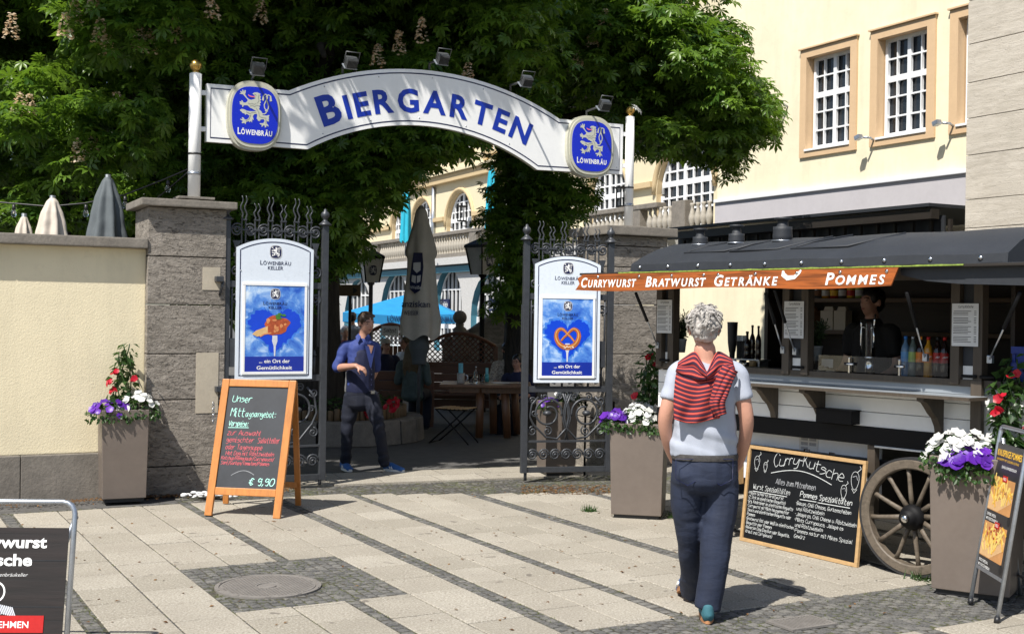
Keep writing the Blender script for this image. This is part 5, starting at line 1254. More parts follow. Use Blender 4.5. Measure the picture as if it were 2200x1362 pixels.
 for (x, y, k) in ((.085, .83, .9), (.165, .80, .6), (.92, .80, 1.15), (.84, .68, .85)):        # little drawn sausages
  mb = MB(); q = [(Wm * x + .03 * k * math.sin(a) * (1 + .2 * math.cos(a)), Lm * y + .055 * k * math.cos(a)) for a in [2 * math.pi * i / 14 for i in range(14)]]; mb.ribbon(fr, q, .003, .0, M['ch_white'], True)
  mb.ribbon(fr, [(Wm * x - .02 * k, Lm * y + .02 * k), (Wm * x + .01, Lm * y + .03 * k), (Wm * x + .02 * k, Lm * y + .005)], .004, .0005, M['ch_pale']); mb.ribbon(fr, [(Wm * x + .012 * k, Lm * y + .05 * k), (Wm * x + .04 * k, Lm * y + .075 * k), (Wm * x + .03 * k, Lm * y + .09 * k)], .004, .0002, wht)
  mb.ribbon(fr, [(Wm * x - .02 * k, Lm * y - .05 * k), (Wm * x + .0, Lm * y - .075 * k), (Wm * x + .02 * k, Lm * y - .05 * k)], .004, .0003, wht); mb.build('chalk_drawing', bd)
build_cart_board()
# ---------------------------------------------------------------- tube stands with printed panels
def stand(label, p0, p1, t0, t1, draw, back, rnd, rr=.0135):
 """p0, p1: foot points (left, right); t0, t1: top corners"""
 p0, p1, t0, t1 = map(Vector, (p0, p1, t0, t1)); t = thing('tube_stand', label, 'sign', ((p0.x + p1.x) / 2, (p0.y + p1.y) / 2, 0), 'metal tube stands with printed panels')
 ex = (p1 - p0).normalized(); up = ((t0 - p0) + (t1 - p1)) / 2; L = up.length; up.normalize(); n = ex.cross(up); n = -n if n.dot(C0 - p0) < 0 else n; w = (p1 - p0).length
 fr = Fr(p0, ex, up, n); mb = MB()
 pts = [fr((0, 0, 0)), fr((0, L - rnd, 0))] + [fr((rnd - rnd * math.cos(a), L - rnd + rnd * math.sin(a), 0)) for a in (.4, .8, 1.2, 1.57)] + [fr((w - rnd + rnd * math.sin(a), L - rnd + rnd * math.cos(a), 0)) for a in (0, .4, .8, 1.2, 1.57)] + [fr((w, 0, 0))]
 mb.tube(pts, rr, M['galv'], 12); mb.build('tube_frame', t)
 for x in (0, w): mb = MB(); mb.tube([fr((x, -.0, 0)), fr((x, .035, 0))], rr * 1.35, M['black'], 10); mb.build('foot_cap', t)
 for x in (0, w):
  a = fr((x, L - .07, -.02)); g = p0 + ex * x + Vector(back); mb = MB(); mb.tube([a, g], rr * .9, M['galv'], 10); mb.build('rear_leg', t)
 mb = MB(); a, b = p0 + Vector(back), p1 + Vector(back); mb.tube([a.lerp(fr((0, L, 0)), .12), b.lerp(fr((w, L, 0)), .12)], rr * .8, M['galv'], 8); mb.build('rear_bar', t)
 draw(t, fr, w, L, mb); return t
M['st_dark'] = wood('print_dark_boards', (.013, .008, .007), 0, .8, 2.2, .55); M['slate'] = plain('print_slate', (.030, .029, .030), .4, 0, .3, 5)
M['fry'] = plain('print_fries', (.78, .42, .06), .4, 0, .35, 30); M['fry2'] = plain('print_fries_light', (.85, .60, .17), .4, 0, .25, 30); M['carton'] = plain('print_carton', (.55, .27, .10), .4, 0, .15, 10); M['carton2'] = plain('print_carton_light', (.68, .42, .20), .4, 0, .12, 10)
M['yellow'] = plain('print_yellow', (.85, .50, .03), .4, 0, .05); M['bacon'] = plain('print_bacon', (.42, .07, .03), .4, 0, .4, 30)
def draw_left(t, fr, w, L, mb):
 a, b = .022, w - .022; y0, y1 = .06, L - .125
 mb = MB(); mb.box(fr, (w / 2, (y0 + y1) / 2, .004), (b - a, y1 - y0, .006), M['st_dark']); pn = mb.build('panel', t)
 for k in (.30, .72): mb = MB(); mb.box(fr, (w / 2, y1 - k * (y1 - y0) * .9, .0078), (b - a - .002, .006, .001), M['black']); mb.build('board_line', pn)
 mb = MB(); text(mb, 'Currywurst', fr, b - .10, y1 - .095, .056, M['white'], .0086, .44, .03, align='R'); text(mb, 'Kutsche', fr, b - .165, y1 - .180, .056, M['white'], .0086, .31, .03, align='R'); mb.build('lettering', pn)
 mb = MB(); text(mb, 'am Löwenbräukeller', fr, b - .18, y1 - .232, .018, M['paper'], .0086, .22, -.004, .25, align='R'); mb.build('small_lettering', pn)
 mb = MB(); mb.ribbon(fr, [(b - .325 + .04 * math.cos(i * .3), y1 - .305 + .045 * math.sin(i * .3)) for i in range(21)], .008, .0088, M['white'], True); mb.build('ring_mark', pn)
 mb = MB()
 for i in range(16): mb.box(fr.at(b - .37 + i * .009, y1 - .385 - abs(i - 8) * .002, .0086).rot(.4), (0, 0, 0), (.005, .05, .001), M['silver'])
 mb.build('fork_marks', pn)
 mb = MB(); mb.box(fr, (b - .30, y1 - .455, .0092), (.42, .080, .003), M['red']); text(mb, 'ZUM MITNEHMEN', fr, b - .16, y1 - .472, .032, M['white'], .0114, .36, .01, align='R'); mb.build('red_label', pn)
 mb = MB(); mb.box(fr, (w / 2 - .05, y1 - .56, .0082), (b - a - .15, .08, .002), M['lamp_glass']); mb.build('lower_print', pn)
_br = P(140, 1400, 5.78); _br.z = 0; _bl = _br + Vector((-.66, -.03, 0))
_t1 = P(163, 1078, 5.92); _sh = _t1 - _br; _t0 = _bl + _sh; _t0.z = _t1.z
stand('metal tube stand with a dark printed panel at the bottom left corner', _bl, _br, _t0, _t1, draw_left, (-.32, .34, 0), .06, .0135)
def draw_right(t, fr, w, L, mb):
 y0, y1 = .235, L - .10; W = w - .03
 mb = MB(); mb.box(fr, (w / 2, (y0 + y1) / 2, .003), (W, y1 - y0, .006), M['slate']); pn = mb.build('panel', t); H = y1 - y0; x0 = .015
 mb = MB(); mb.box(fr, (w / 2, y0, .003), (W, .02, .014), M['galv']); mb.build('panel_rail', t)
 mb = MB(); text(mb, 'KNUSPRIGE POMMES', fr, x0 + .02, y1 - .075, .040, M['yellow'], .0078, W * .93, .02, align='L'); mb.build('headline', pn)
 mb = MB(); text(mb, 'AUFGEPEPPT MIT LECKEREN EXTRAS', fr, x0 + .02, y1 - .103, .014, M['yellow'], .0078, W * .86, .0, align='L'); text(mb, 'EINFACH UNWIDERSTEHLICH!', fr, x0 + W * .30, y1 - .145, .017, M['white'], .0078, W * .56, .008, align='L'); mb.build('small_lettering', pn)
 for k, (yc, top) in enumerate(((.60, 0), (.235, 1))):
  cy = y0 + H * yc; ch = H * .27; fx = x0 + W * .02
  mb = MB(); mb.box(fr, (x0 + W * .45, cy, .0066), (W * .86, ch, .002), M['carton']); mb.poly(fr, [(fx + W * .0, cy - ch * .48), (fx + W * .40, cy - ch * .48), (fx + W * .86, cy - ch * .1), (fx + W * .86, cy + ch * .15), (fx + W * .3, cy - ch * .2), (fx, cy + ch * .1)], None, .0082, M['carton2']); pc = mb.build('food_print', pn)
  mb = MB()
  for i in range(46):
   x, y = fx + W * random.uniform(.08, .80), cy + ch * random.uniform(-.26, .42)
   if y < cy - ch * .12 + (x - fx - W * .3) * .15 - .02: continue
   a = random.uniform(.3, 2.8); l = W * random.uniform(.06, .11); mb.ribbon(fr, [(x - l * math.cos(a), y - l * math.sin(a)), (x + l * math.cos(a), y + l * math.sin(a))], .016, .0084 + i * .00004, random.choice((M['fry'], M['fry2'])))
  mb.build('fries', pc)
  mb = MB()
  for i in range(16 if top else 7): mb.poly(fr, blob2(fx + W * random.uniform(.2, .7), cy + ch * random.uniform(.0, .4), .012, .007, 8, .5, i), None, .0104 + i * .00004, M['bacon'] if top else M['carton'])
  mb.build('topping', pc)
  mb = MB(); mb.box(fr, (x0 + W * .52, cy + ch * .5, .0112), (W * .17, .036, .002), M['red']); text(mb, 'NEU', fr, x0 + W * .52, cy + ch * .5 - .009, .018, M['white'], .0126, W * .11, .01); mb.build('red_label', pn)
  mb = MB(); text(mb, 'ZWIEBEL SPEZIAL' if k == 0 else 'SPECK SPEZIAL', fr, x0 + .02, cy - ch * .5 - .035, .017, M['white'], .0078, W * .36, .008, align='L'); text(mb, 'MIT RÖSTZWIEBELN', fr, x0 + .02, cy - ch * .5 - .062, .017, M['white'], .0078, W * .45, .008, align='L'); mb.build('small_lettering', pn)
  mb = MB(); mb.poly(fr, [(x0 + W * .88 + p[0], cy - ch * .62 + p[1]) for p in super_oval(.04, .055, 20, 2)], None, .008, M['black']); mb.build('dark_dot', pn)
_a, _b = G(2084, 1297), G(2141, 1338); _ex = _b - _a
_a2 = P(2152, 915, 7.42); _sh = _a2 - _a
stand('narrow metal tube stand with a fries poster at the right edge', _a, _a + _ex * 1.0, _a2, _b + _sh, draw_right, (.42, .28, 0), .035, .0125)
# ---------------------------------------------------------------- planters and their flowers
def planter(label, o, ang, w0, w1, d0, d1, h):
 t = thing('planter', label, 'planter', o, 'tall taupe planters'); f = XZ(o, ang)
 def ring(w, d, y): return [f((i * w / 2, y, k * d / 2)) for i, k in ((-1, -1), (1, -1), (1, 1), (-1, 1))]
 mb = MB(); mb.add(ring(w0, d0, .03) + ring(w1, d1, h) + ring(w1 - .04, d1 - .04, h) + ring(w1 - .05, d1 - .05, h - .06), [(3, 2, 1, 0)] + [(k + i, k + (i + 1) % 4, k + 4 + (i + 1) % 4, k + 4 + i) for k in (0, 4, 8) for i in range(4)], M['planter']); bevel(mb.build('pot', t), .006, 3)
 mb = MB(); mb.add(ring(w1 - .05, d1 - .05, h - .05), [(0, 1, 2, 3)], M['soil']); mb.build('soil', t)
 mb = MB(); mb.box(f, (0, .015, 0), (w0 * .9, .034, d0 * .9), M['black']); mb.build('foot', t); return f
PETAL = (np.array([(.0, .0, 0)] + [(math.cos(a) * r, math.sin(a) * r, z) for k in range(5) for a, r, z in ((2 * math.pi * k / 5 - .42, .86, .20), (2 * math.pi * k / 5, 1.0, .30), (2 * math.pi * k / 5 + .42, .86, .20))]), np.array([f for k in range(5) for f in ((0, 1 + 3 * k, 2 + 3 * k), (0, 2 + 3 * k, 3 + 3 * k))] + [(0, 3 + 3 * k, 1 + 3 * ((k + 1) % 5)) for k in range(5)]))
PL = (np.array([(0, 0, 0), (.5, .30, .06), (1, 0, -.12), (.5, -.30, .06)]), np.array([(0, 2, 1), (0, 3, 2)]))
def mound(c, rx, ry, rz, n, f):
 p, o = [], []
 for _ in range(n):
  a, q = random.uniform(0, 6.283), math.sqrt(random.random()); x, y = q * math.cos(a), q * math.sin(a); z = math.sqrt(max(0, 1 - q * q)); r = random.uniform(.82, 1.05)
  v = f.x * (x * rx) + f.z * (y * ry) + Vector((0, 0, z * rz)); w = (f.x * x + f.z * y + Vector((0, 0, z * .6 + .3))).normalized(); p.append(tuple(Vector(c) + v * r)); o.append(tuple(w))
 return p, o
def petunia(name, label, f, cx, cy, cz, rx, ry, rz, n, mat, s=.031):
 n = int(n * 1.5)
 c = f((cx, cz, cy)); t = thing(name, label, 'plant', c, 'petunias in the planters')
 p, o = mound(c - Vector((0, 0, .05)), rx * .97, ry * .97, rz, n * 7, f); leaves(p, o, .042, M['leaf_plant'], 'foliage', t, .3, PL, False, .5)
 p, o = mound(c + Vector((0, 0, -.03)), rx, ry, rz, n, f); p = [tuple(Vector(a) + Vector(b) * .018) for a, b in zip(p, o)]
 leaves(p, np.array(o) * 2.6 + np.array((0, -1.1, .2)), s, mat, 'flower_heads', t, 0, PETAL, False, .25)
 hg = [(tuple(Vector(c) + f.x * random.uniform(-rx, rx) + f.z * (ry * random.uniform(.7, 1.0)) + Vector((0, 0, -random.uniform(.0, .07))))) for _ in range(n * 2)]
 leaves(hg, [tuple(f.z)] * len(hg), .04, M['leaf_plant'], 'hanging_foliage', t, .8, PL, False, .3)
def mandevilla(label, f, cx, cy, cz, h, lean, reds, dens=1.0):
 c = f((cx, cz, cy)); t = thing('mandevilla', label, 'plant', c, 'red climbing plants in the planters')
 mb = MB(); P_, O_ = [], []
 for k in range(5):
  a = 2 * math.pi * k / 5; pts = []
  for i in range(10):
   q = i / 9; pts.append(c + Vector((lean * h * q + .07 * math.sin(a + q * 3) * (1 - .3 * q), .07 * math.cos(a + q * 3), h * q * (1 - .12 * (k % 3)))));
  mb.tube(pts, .006, M['leaf_plant'], 5)
  for _ in range(int(46 * dens)):
   q = random.random(); p = pts[min(9, int(q * 9))].lerp(pts[min(9, int(q * 9) + 1)], (q * 9) % 1); d = Vector((random.gauss(0, 1), random.gauss(0, 1), random.gauss(.2, .5))).normalized(); P_.append(tuple(p + d * random.uniform(.0, .075) * (1.1 - .5 * q))); O_.append(tuple(d))
 mb.build('stem', t); leaves(P_, O_, .075, M['leaf_plant'], 'foliage', t, .3, PL, False, .5)
 for (x, z) in reds:
  p = c + Vector((x, -.07, z)); leaves([tuple(p), tuple(p + Vector((.015, -.01, .012))), tuple(p + Vector((-.012, 0, -.01)))], [(0, -1, .2), (.4, -1, .4), (-.3, -.9, .2)], .031, M['petal_r'], 'blossom', t, 0, PETAL, False, .1)
def build_planters():
 c = G(252, 1078); o = Vector((c.x - .01, c.y + .16, 0)); f = planter('taupe planter with red, white and purple flowers before the yellow wall', o, 24, .37, .40, .36, .40, .81)
 petunia('white_petunia', 'white petunias on the right side of the planter by the yellow wall', f, .12, .06, .80, .17, .15, .16, 34, M['petal_w'])
 petunia('purple_petunia', 'purple petunias on the left side of the planter by the yellow wall', f, -.13, .08, .78, .19, .16, .12, 22, M['petal_p'])
 mandevilla('thin climbing plant with three red flowers before the yellow wall', f, .0, -.04, .80, .58, .02, [(-.10, .24), (-.07, .17), (.11, .27), (-.05, .33)], .7)
 # middle planter, corner towards the viewer
 c = G(1396, 1120); f = planter('taupe planter with red, white and purple flowers beside the right gate leaf', Vector((c.x - .06, c.y + .32, 0)), -12, .42, .46, .42, .46, .80)
 petunia('white_petunia', 'big clump of white petunias beside the right gate leaf', f, .03, .10, .80, .18, .14, .17, 44, M['petal_w'])
 petunia('purple_petunia', 'purple petunias hanging from the planter beside the right gate leaf', f, -.19, .12, .80, .12, .13, .10, 16, M['petal_p'], .04)
 mandevilla('dark leaved climbing plant with red flowers beside the right gate leaf', f, .08, -.02, .80, .62, .0, [(-.14, .22), (.05, .50), (-.02, .56), (.12, .40), (.12, .16)], 1.0)
 c = G(2050, 1282); f = planter('taupe planter between the cart wheel and the fries stand', Vector((c.x + .20, c.y + .16, 0)), -32, .46, .50, .42, .46, .86)
 petunia('white_petunia', 'white petunias above the cart wheel planter', f, -.09, .08, .85, .21, .17, .17, 46, M['petal_w'])
 petunia('purple_petunia', 'purple petunias spilling over the planter by the cart wheel', f, -.02, .17, .80, .17, .13, .12, 24, M['petal_p'], .042)
 mandevilla('climbing plant with red flowers behind the fries stand', f, .16, -.05, .85, .62, .02, [(-.08, .38), (-.10, .30), (.0, .52), (.12, .56), (.10, .2)], 1.2)
build_planters()
# ================================================================ FOOD CART
M['cart_white'] = plain('cart_white_paint', (.80, .80, .79), .4, 0, .05, 2.5, .1, 40)
M['skirt'] = plain('cart_skirt_paint', (.72, .75, .80), .4, 0, .08, 2)
M['banner'] = wood('banner_wood_print', (.40, .105, .020), 0, .75, 2.6, .35, -50.6)
M['green_trim'] = plain('green_yellow_trim', (.22, .30, .05), .6, 0, .7, 30)
M['rubber'] = plain('tyre_band', (.03, .03, .032), .6, .2, .2)
M['chrome'] = plain('chrome', (.72, .72, .72), .12, 1.0, .05)
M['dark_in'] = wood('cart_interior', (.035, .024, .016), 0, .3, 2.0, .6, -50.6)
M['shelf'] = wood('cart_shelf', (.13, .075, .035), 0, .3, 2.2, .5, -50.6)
M['pot_grey'] = plain('plant_pot_grey', (.22, .235, .25), .5, 0, .1)
M['kraft'] = plain('kraft_paper', (.22, .11, .05), .7, 0, .15); M['box_pale'] = plain('pale_carton', (.48, .42, .34), .7, 0, .08)
M['blue_crate'] = plain('blue_crate_plastic', (.01, .03, .22), .5, 0, .15, 8)
def bottle_m(n, c): return plain(n, c, .12, 0, .08, 8, spec=.6)
CF = CP.fr()
def build_cart():
 o = CP.at(-.9, 0, -.9); t = thing('food_cart', 'white and dark wood sausage cart with spoked wheels, black canvas roof and lettered banner', 'food cart', o)
 f = CF; L0, L1 = -2.42, 2.3
 def part(name, *boxes, m, ch=.004, par=t):
  mb = MB()
  for c, d in boxes: mb.box(f, c, d, m, ch)
  return mb.build(name, par)
 mid = (L0 + L1) / 2; LL = L1 - L0
 for k in range(3): part('side_board', ((mid, .955 + .052 + k * .1035, -.015), (LL, .100, .03)), m=M['cart_white'], ch=.005)
 part('sill_beam', ((mid, .893, -.018), (LL, .122, .06)), m=M['black_iron'])
 for k in range(2): part('skirt_board', ((-1.40, .735 - k * .19, -.16), (1.98, .186, .03)), m=M['skirt'], ch=.005)
 part('bay_post', ((-.385, .58, -.03), (.06, .50, .06)), m=M['post_wood'])
 part('bay_post', ((.62, .58, -.0), (.06, .50, .06)), m=M['post_wood'])
 part('bay_trim', ((.1, .825, -.01), (.90, .014, .05)), m=M['galv'], ch=.002)
 part('underside', ((mid, .70, -1.0), (LL, .04, 1.8)), ((mid, .45, -.95), (LL, .55, .04)), m=M['black'])
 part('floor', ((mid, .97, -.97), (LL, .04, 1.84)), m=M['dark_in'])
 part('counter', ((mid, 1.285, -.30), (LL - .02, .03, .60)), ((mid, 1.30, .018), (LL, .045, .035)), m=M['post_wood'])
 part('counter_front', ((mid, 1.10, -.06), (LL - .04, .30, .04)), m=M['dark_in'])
 # ledge on brackets
 mb = MB(); mb.poly(Fr(f.o, f.x, f.z, -f.y), [(-1.70, .005), (.44, .005), (.52, .09), (.50, .27), (-1.70, .29)], -1.222, -1.200, M['ledge'], M['post_wood']); mb.build('ledge', t)
 part('apron', ((-.6, 1.252, .006), (2.2, .055, .014)), m=M['ledge'])
 for s in (-1.70, -1.19, -.77, .165):
  mb = MB(); q = [(0, 1.198), (0, .962), (.025, .958), (.035, 1.0), (.075, 1.06), (.125, 1.095), (.16, 1.13), (.20, 1.165), (.245, 1.178), (.245, 1.198)]
  mb.poly(Fr(f.o + f.x * s, f.z, f.y, f.x), q, -.05, 0, M['post_wood']); bevel(mb.build('ledge_bracket', t), .003)
 bx = part('tip_box', ((-.625, 1.012, .055), (.30, .092, .10)), m=M['black_iron'], ch=.006); part('tip_box_lid', ((-.625, 1.062, .056), (.315, .008, .115)), m=M['black_iron'], ch=.002)
 mb = MB(); a, b = CP.sz(1690, 932, .01), CP.sz(1730, 967, .01); fr = CP.fr(0, 0, -.142); mb.box(fr, ((a[0] + b[0]) / 2, .80, 0), (.17, .21, .002), M['paper'])
 for k in range(9): mb.box(fr, ((a[0] + b[0]) / 2 + (k % 2) * .075 - .037, .88 - (k // 2) * .036, .0014), (.062, .024, .0008), M['ch_pale'])
 mb.build('notice', t)
 # posts, panels between posts
 for s in (-2.375, -2.245, -1.095, -.925, .265, .425, 1.55, 1.7): part('post', ((s, 1.67, .015), (.062, .76, .075)), m=M['post_wood'])
 for a, b in ((-2.34, -2.28), (-1.06, -.96), (.30, .39)):
  part('post_panel', (((a + b) / 2, 1.73, .0), (b - a - .002, .64, .02)), m=M['tarp']); part('post_panel', (((a + b) / 2, 1.355, .0), (b - a - .002, .11, .02)), m=M['cart_white'])
 for s in (-2.30, -.97, .375, .50): mb = MB(); mb.tube([CP.at(s - .05, 1.345, .06), CP.at(s + .05, 1.345, .06)], .011, M['black_iron'], 8); mb.build('bolt', t)
 part('corner_post', ((.425, 1.07, .045), (.075, .50, .04)), m=M['post_wood'])
 part('top_rail', ((mid, 2.015, .0), (LL, .09, .07)), m=M['post_wood'])
 # inside
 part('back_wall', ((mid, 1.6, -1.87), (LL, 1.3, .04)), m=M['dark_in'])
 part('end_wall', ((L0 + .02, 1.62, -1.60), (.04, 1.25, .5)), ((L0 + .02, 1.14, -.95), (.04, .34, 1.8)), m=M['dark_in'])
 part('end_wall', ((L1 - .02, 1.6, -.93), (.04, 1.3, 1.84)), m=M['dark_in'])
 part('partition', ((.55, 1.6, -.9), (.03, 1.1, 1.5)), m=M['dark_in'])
 for z in (1.865, 1.585): part('shelf', ((-1.1, z, -1.74), (2.5, .035, .20)), m=M['shelf'])
 part('ceiling', ((mid, 2.06, -.92), (LL, .02, 1.9)), m=M['black'])
 # roof canvas with curved profile
 prof = [(.352, 2.055), (.345, 2.115), (.20, 2.19), (.05, 2.25), (-.15, 2.298), (-.45, 2.325), (-1.0, 2.325), (-1.7, 2.24), (-2.05, 2.10)]
 mb = MB(); s0, s1 = -2.41, .78; n = len(prof); N = 44; vs = []
 for i in range(N + 1):
  s = s0 + (s1 - s0) * i / N
  for k, (q, z) in enumerate(prof): vs.append(f((s, z + (.004 * math.sin(s * 7 + k) if k else .003 * math.sin(s * 11)), q)))
 fs = [(i * n + k, (i + 1) * n + k, (i + 1) * n + k + 1, i * n + k + 1) for i in range(N) for k in range(n - 1)]
 fs += [tuple(range(n)), tuple(N * n + k for k in range(n - 1, -1, -1))]
 mb.add(vs, fs, M['tarp'], False); r = mb.build('roof', t); r.data.polygons.foreach_set('use_smooth', [True] * len(r.data.polygons))
 md = r.modifiers.new('es', 'EDGE_SPLIT'); md.split_angle = R(35)
 for u in (1373, 1433, 1497, 1567, 1641, 1720, 1806, 1898, 1997, 2105):
  s, z = CP.sz(u, 573 - (u - 1373) * .046, .36); mb = MB(); mb.lathe(Fr(CP.at(s, 2.088, .349), f.x, f.y, f.z), [(.017, 0), (.016, .006), (.010, .012), (.001, .014)], M['chrome'], 14); mb.build('roof_stud', t)
 for s0_, s1_, dd in ((-1.98, -1.45, 0), (-1.52, -.95, .0), (-.95, -.35, .02)):
  mb = MB(); mb.tube([f((s0_, 2.200, .19)), f((s1_ - .12, 2.204, .185)), f((s1_, 2.25, .055)), f((s1_ + .12, 2.30, -.14))], .008, M['tarp'], 8); mb.tube([f((s0_, 2.200, .19)), f((s0_ + .1, 2.258, .04)), f((s0_ + .25, 2.31, -.2))], .006, M['tarp'], 6); mb.build('roof_seam', t)
 for u, v0, v1, rr in ((1504, 543, 510, .062), (1582, 538, 503, .062), (1681, 528, 488, .072)):
  s, z = CP.sz(u, v0, -.1); zt = CP.sz(u, v1, -.1)[1]; fz = Fr(CP.at(s, 2.27, -.1), f.x, f.z, (0, 0, 1)); h = zt - 2.27
  mb = MB(); mb.lathe(fz, [(rr, 0), (rr * 1.03, h * .4), (rr * .98, h * .8), (rr, h), (rr * .6, h + .004), (rr * .55, h + .05), (rr * .9, h + .055), (rr * .9, h + .07)], M['tarp'], 18); v_ = mb.build('roof_vent', t)
  mb = MB(); mb.tube([fz((rr * 1.06 * math.cos(a), rr * 1.06 * math.sin(a), .012)) for a in [i * .393 for i in range(16)]], .006, M['galv'], 6, closed=True); mb.build('collar', v_)
 # flap and banner
 part('flap', ((-1.3, 2.035, .29), (3.0, .018, .52)), m=M['beam_dark'])
 part('flap', ((1.25, 2.035, .29), (2.1, .018, .52)), m=M['beam_dark'])
 fb = CP.fr(0, 0, .57); A = lambda u, v: CP.sz(u, v, .57)
 lo = [A(u, v) for u, v in ((1236, 624), (1245, 608), (1241, 600), (1252, 590))]
 ro = [A(u, v) for u, v in ((1930, 571), (1914, 607))]
 zb, zt = 1.905, 2.03; bot = [(lo[0][0] + (ro[1][0] - lo[0][0]) * i / 12, zb - .012 * math.sin(i / 12 * 9) - (.0 if i < 9 else -.016 * (i - 9) / 3)) for i in range(13)]
 mb = MB(); mb.poly(fb, bot + [(ro[0][0], zt)] + [(lo[3][0], zt), (lo[2][0], zt - .03), (lo[1][0] + .0, zb + .05)], -.012, 0, M['banner']); bn = mb.build('banner', t)
 for word, u0, u1, vb in (('CURRYWURST', 1249, 1371, 620), ('BRATWURST', 1387, 1521, 618), ('GETRÄNKE', 1535, 1676, 616), ('POMMES', 1773, 1906, 611)):
  a, b = A(u0, vb), A(u1, vb); mb = MB(); x0 = a[0]; text(mb, word, fb, x0, zb + .022, .080, M['white'], .0022, (b[0] - a[0]) * .97, .026, .22, 'L', caps=.76); mb.build('lettering', bn)
 mb = MB(); c = A(1702, 585); mb.ribbon(fb, [(c[0] - .075 + .0, zt - .005), (c[0] - .075, zt - .03), (c[0] - .04, zt - .055), (c[0] + .02, zt - .05), (c[0] + .06, zt - .02), (c[0] + .075, zt - .003)], [.016, .036, .034, .026, .02, .012], .0022, M['white']); mb.build('swash', bn)
 for u in (1285, 1373, 1443, 1512, 1543, 1623, 1712, 1805, 1905): a = A(u, 590); mb = MB(); mb.lathe(Fr(fb((a[0], zt - .022, 0)), f.x, f.y, f.z), [(.013, 0), (.012, .005), (.001, .009)], M['chrome'], 12); mb.build('banner_stud', bn)
 mb = MB(); mb.poly(fb, [(lo[3][0] + .4, zt + .002)] + [(lo[3][0] + .4 + 2.95 * i / 40, zt + .004 + 0 * i) for i in range(1, 41)] + [(lo[3][0] + .4 + 2.95 * i / 40, zt + .013 + .006 * noise.noise(Vector((i * .7, 2, 0)))) for i in range(40, -1, -1)], -.03, -.012, M['green_trim']); mb.build('trim_strip', t)
 g = [(.148, 2.042), (1.9, 2.06), (1.9, 1.92), (.96, 1.912), (.55, 1.925), (.33, 1.945), (.15, 1.985)]
 mb = MB(); mb.poly(CP.fr(0, 0, .5), g, -.01, 0, M['tarp']); bevel(mb.build('flap_curtain', t), .003)
 # gas struts
 for (u0, v0, o0, u1, v1, o1) in ((1366, 630, .5, 1412, 742, .06), (1645, 630, .45, 1681, 752, .06), (1664, 622, .45, 1707, 755, .06), (1948, 628, .45, 1987, 768, .06), (2192, 628, .45, 2126, 772, .06)):
  s0_, z0 = CP.sz(u0, v0, o0); s1_, z1 = CP.sz(u1, v1, o1); a, b = CP.at(s0_, min(z0, 2.02), o0), CP.at(s1_, z1, o1); m_ = a.lerp(b, .52)
  mb = MB(); mb.tube([a, m_], .0125, M['black_iron'], 10); mb.tube([m_, b], .006, M['steel'], 8); st = mb.build('gas_strut', t)
  mb = MB(); mb.box(CP.fr(s1_, z1, o1 - .01), (0, 0, 0), (.035, .05, .03), M['galv'], .004); mb.build('strut_end', st)
 # wheels: rim, tyre, hub and twelve spokes
 for s, ang, K in ((.01, 5, 1.0), (CP.sz(1513, 1060, .06)[0], 10, .74)):
  c = CP.at(s, .395 * K, .09); w = bpy.data.objects.new('wheel', None); SC.collection.objects.link(w); w.parent = t; w['_o'] = tuple(o)
  ax = (CP.n + CP.ex * math.sin(R(ang)) * .35).normalized(); xx = Vector((0, 0, 1)).cross(ax).normalized(); fw = Fr(c, xx * K, Vector((0, 0, 1)) * K, ax)
  mb = MB(); mb.lathe(fw, [(.318, -.028), (.318, .028), (.326, .034), (.375, .034), (.379, .030), (.379, -.03), (.37, -.034), (.326, -.034), (.318, -.028)], M['wheel_wood'], 56, False, False); x = mb.build('rim', w)
  mb = MB(); mb.lathe(fw, [(.380, -.03), (.380, .03), (.395, .03), (.395, -.03), (.380, -.03)], M['rubber'], 56, False, False); mb.build('tyre', w)
  mb = MB(); mb.lathe(fw, [(.03, -.06), (.075, -.05), (.085, .0), (.085, .03), (.07, .055), (.052, .065), (.05, .10), (.001, .10)], M['black_iron'], 24); mb.lathe(fw, [(.03, .10), (.028, .118), (.012, .128), (.001, .129)], M['chrome'], 12); mb.build('hub', w)
  for k in range(12):
   a = 2 * math.pi * k / 12 + .13; d = fw.x * math.cos(a) + fw.y * math.sin(a); mb = MB()
   mb.tube([c + d * .07, c + d * .15 + ax * .004, c + d * .26, c + d * .322], [.019, .0165, .0145, .018], M['wheel_wood'], 8, flat=.75); mb.build('spoke', w)
 # draw-bar box by the front wheel
 part('mudguard', ((-1.53, .55, .06), (.045, .24, .12)), m=M['pale_wood']); part('front_axle', ((CP.sz(1513, 1060, .06)[0], .29, -.1), (.08, .08, .3)), m=M['black_iron'])
 # glass guard with clamps
 mb = MB(); mb.box(f, (-.35, 1.385, -.015), (1.06, .11, .005), M['glass']); mb.build('glass_guard', t)
 for u in (1826, 1934):
  s = CP.sz(u, 800, -.0)[0]; mb = MB(); mb.box(f, (s, 1.365, .006), (.014, .13, .014), M['chrome'], .003); mb.tube([CP.at(s - .035, 1.385, .012), CP.at(s + .035, 1.385, .012)], .011, M['chrome'], 10); mb.build('guard_clamp', t)
 return t
build_cart()
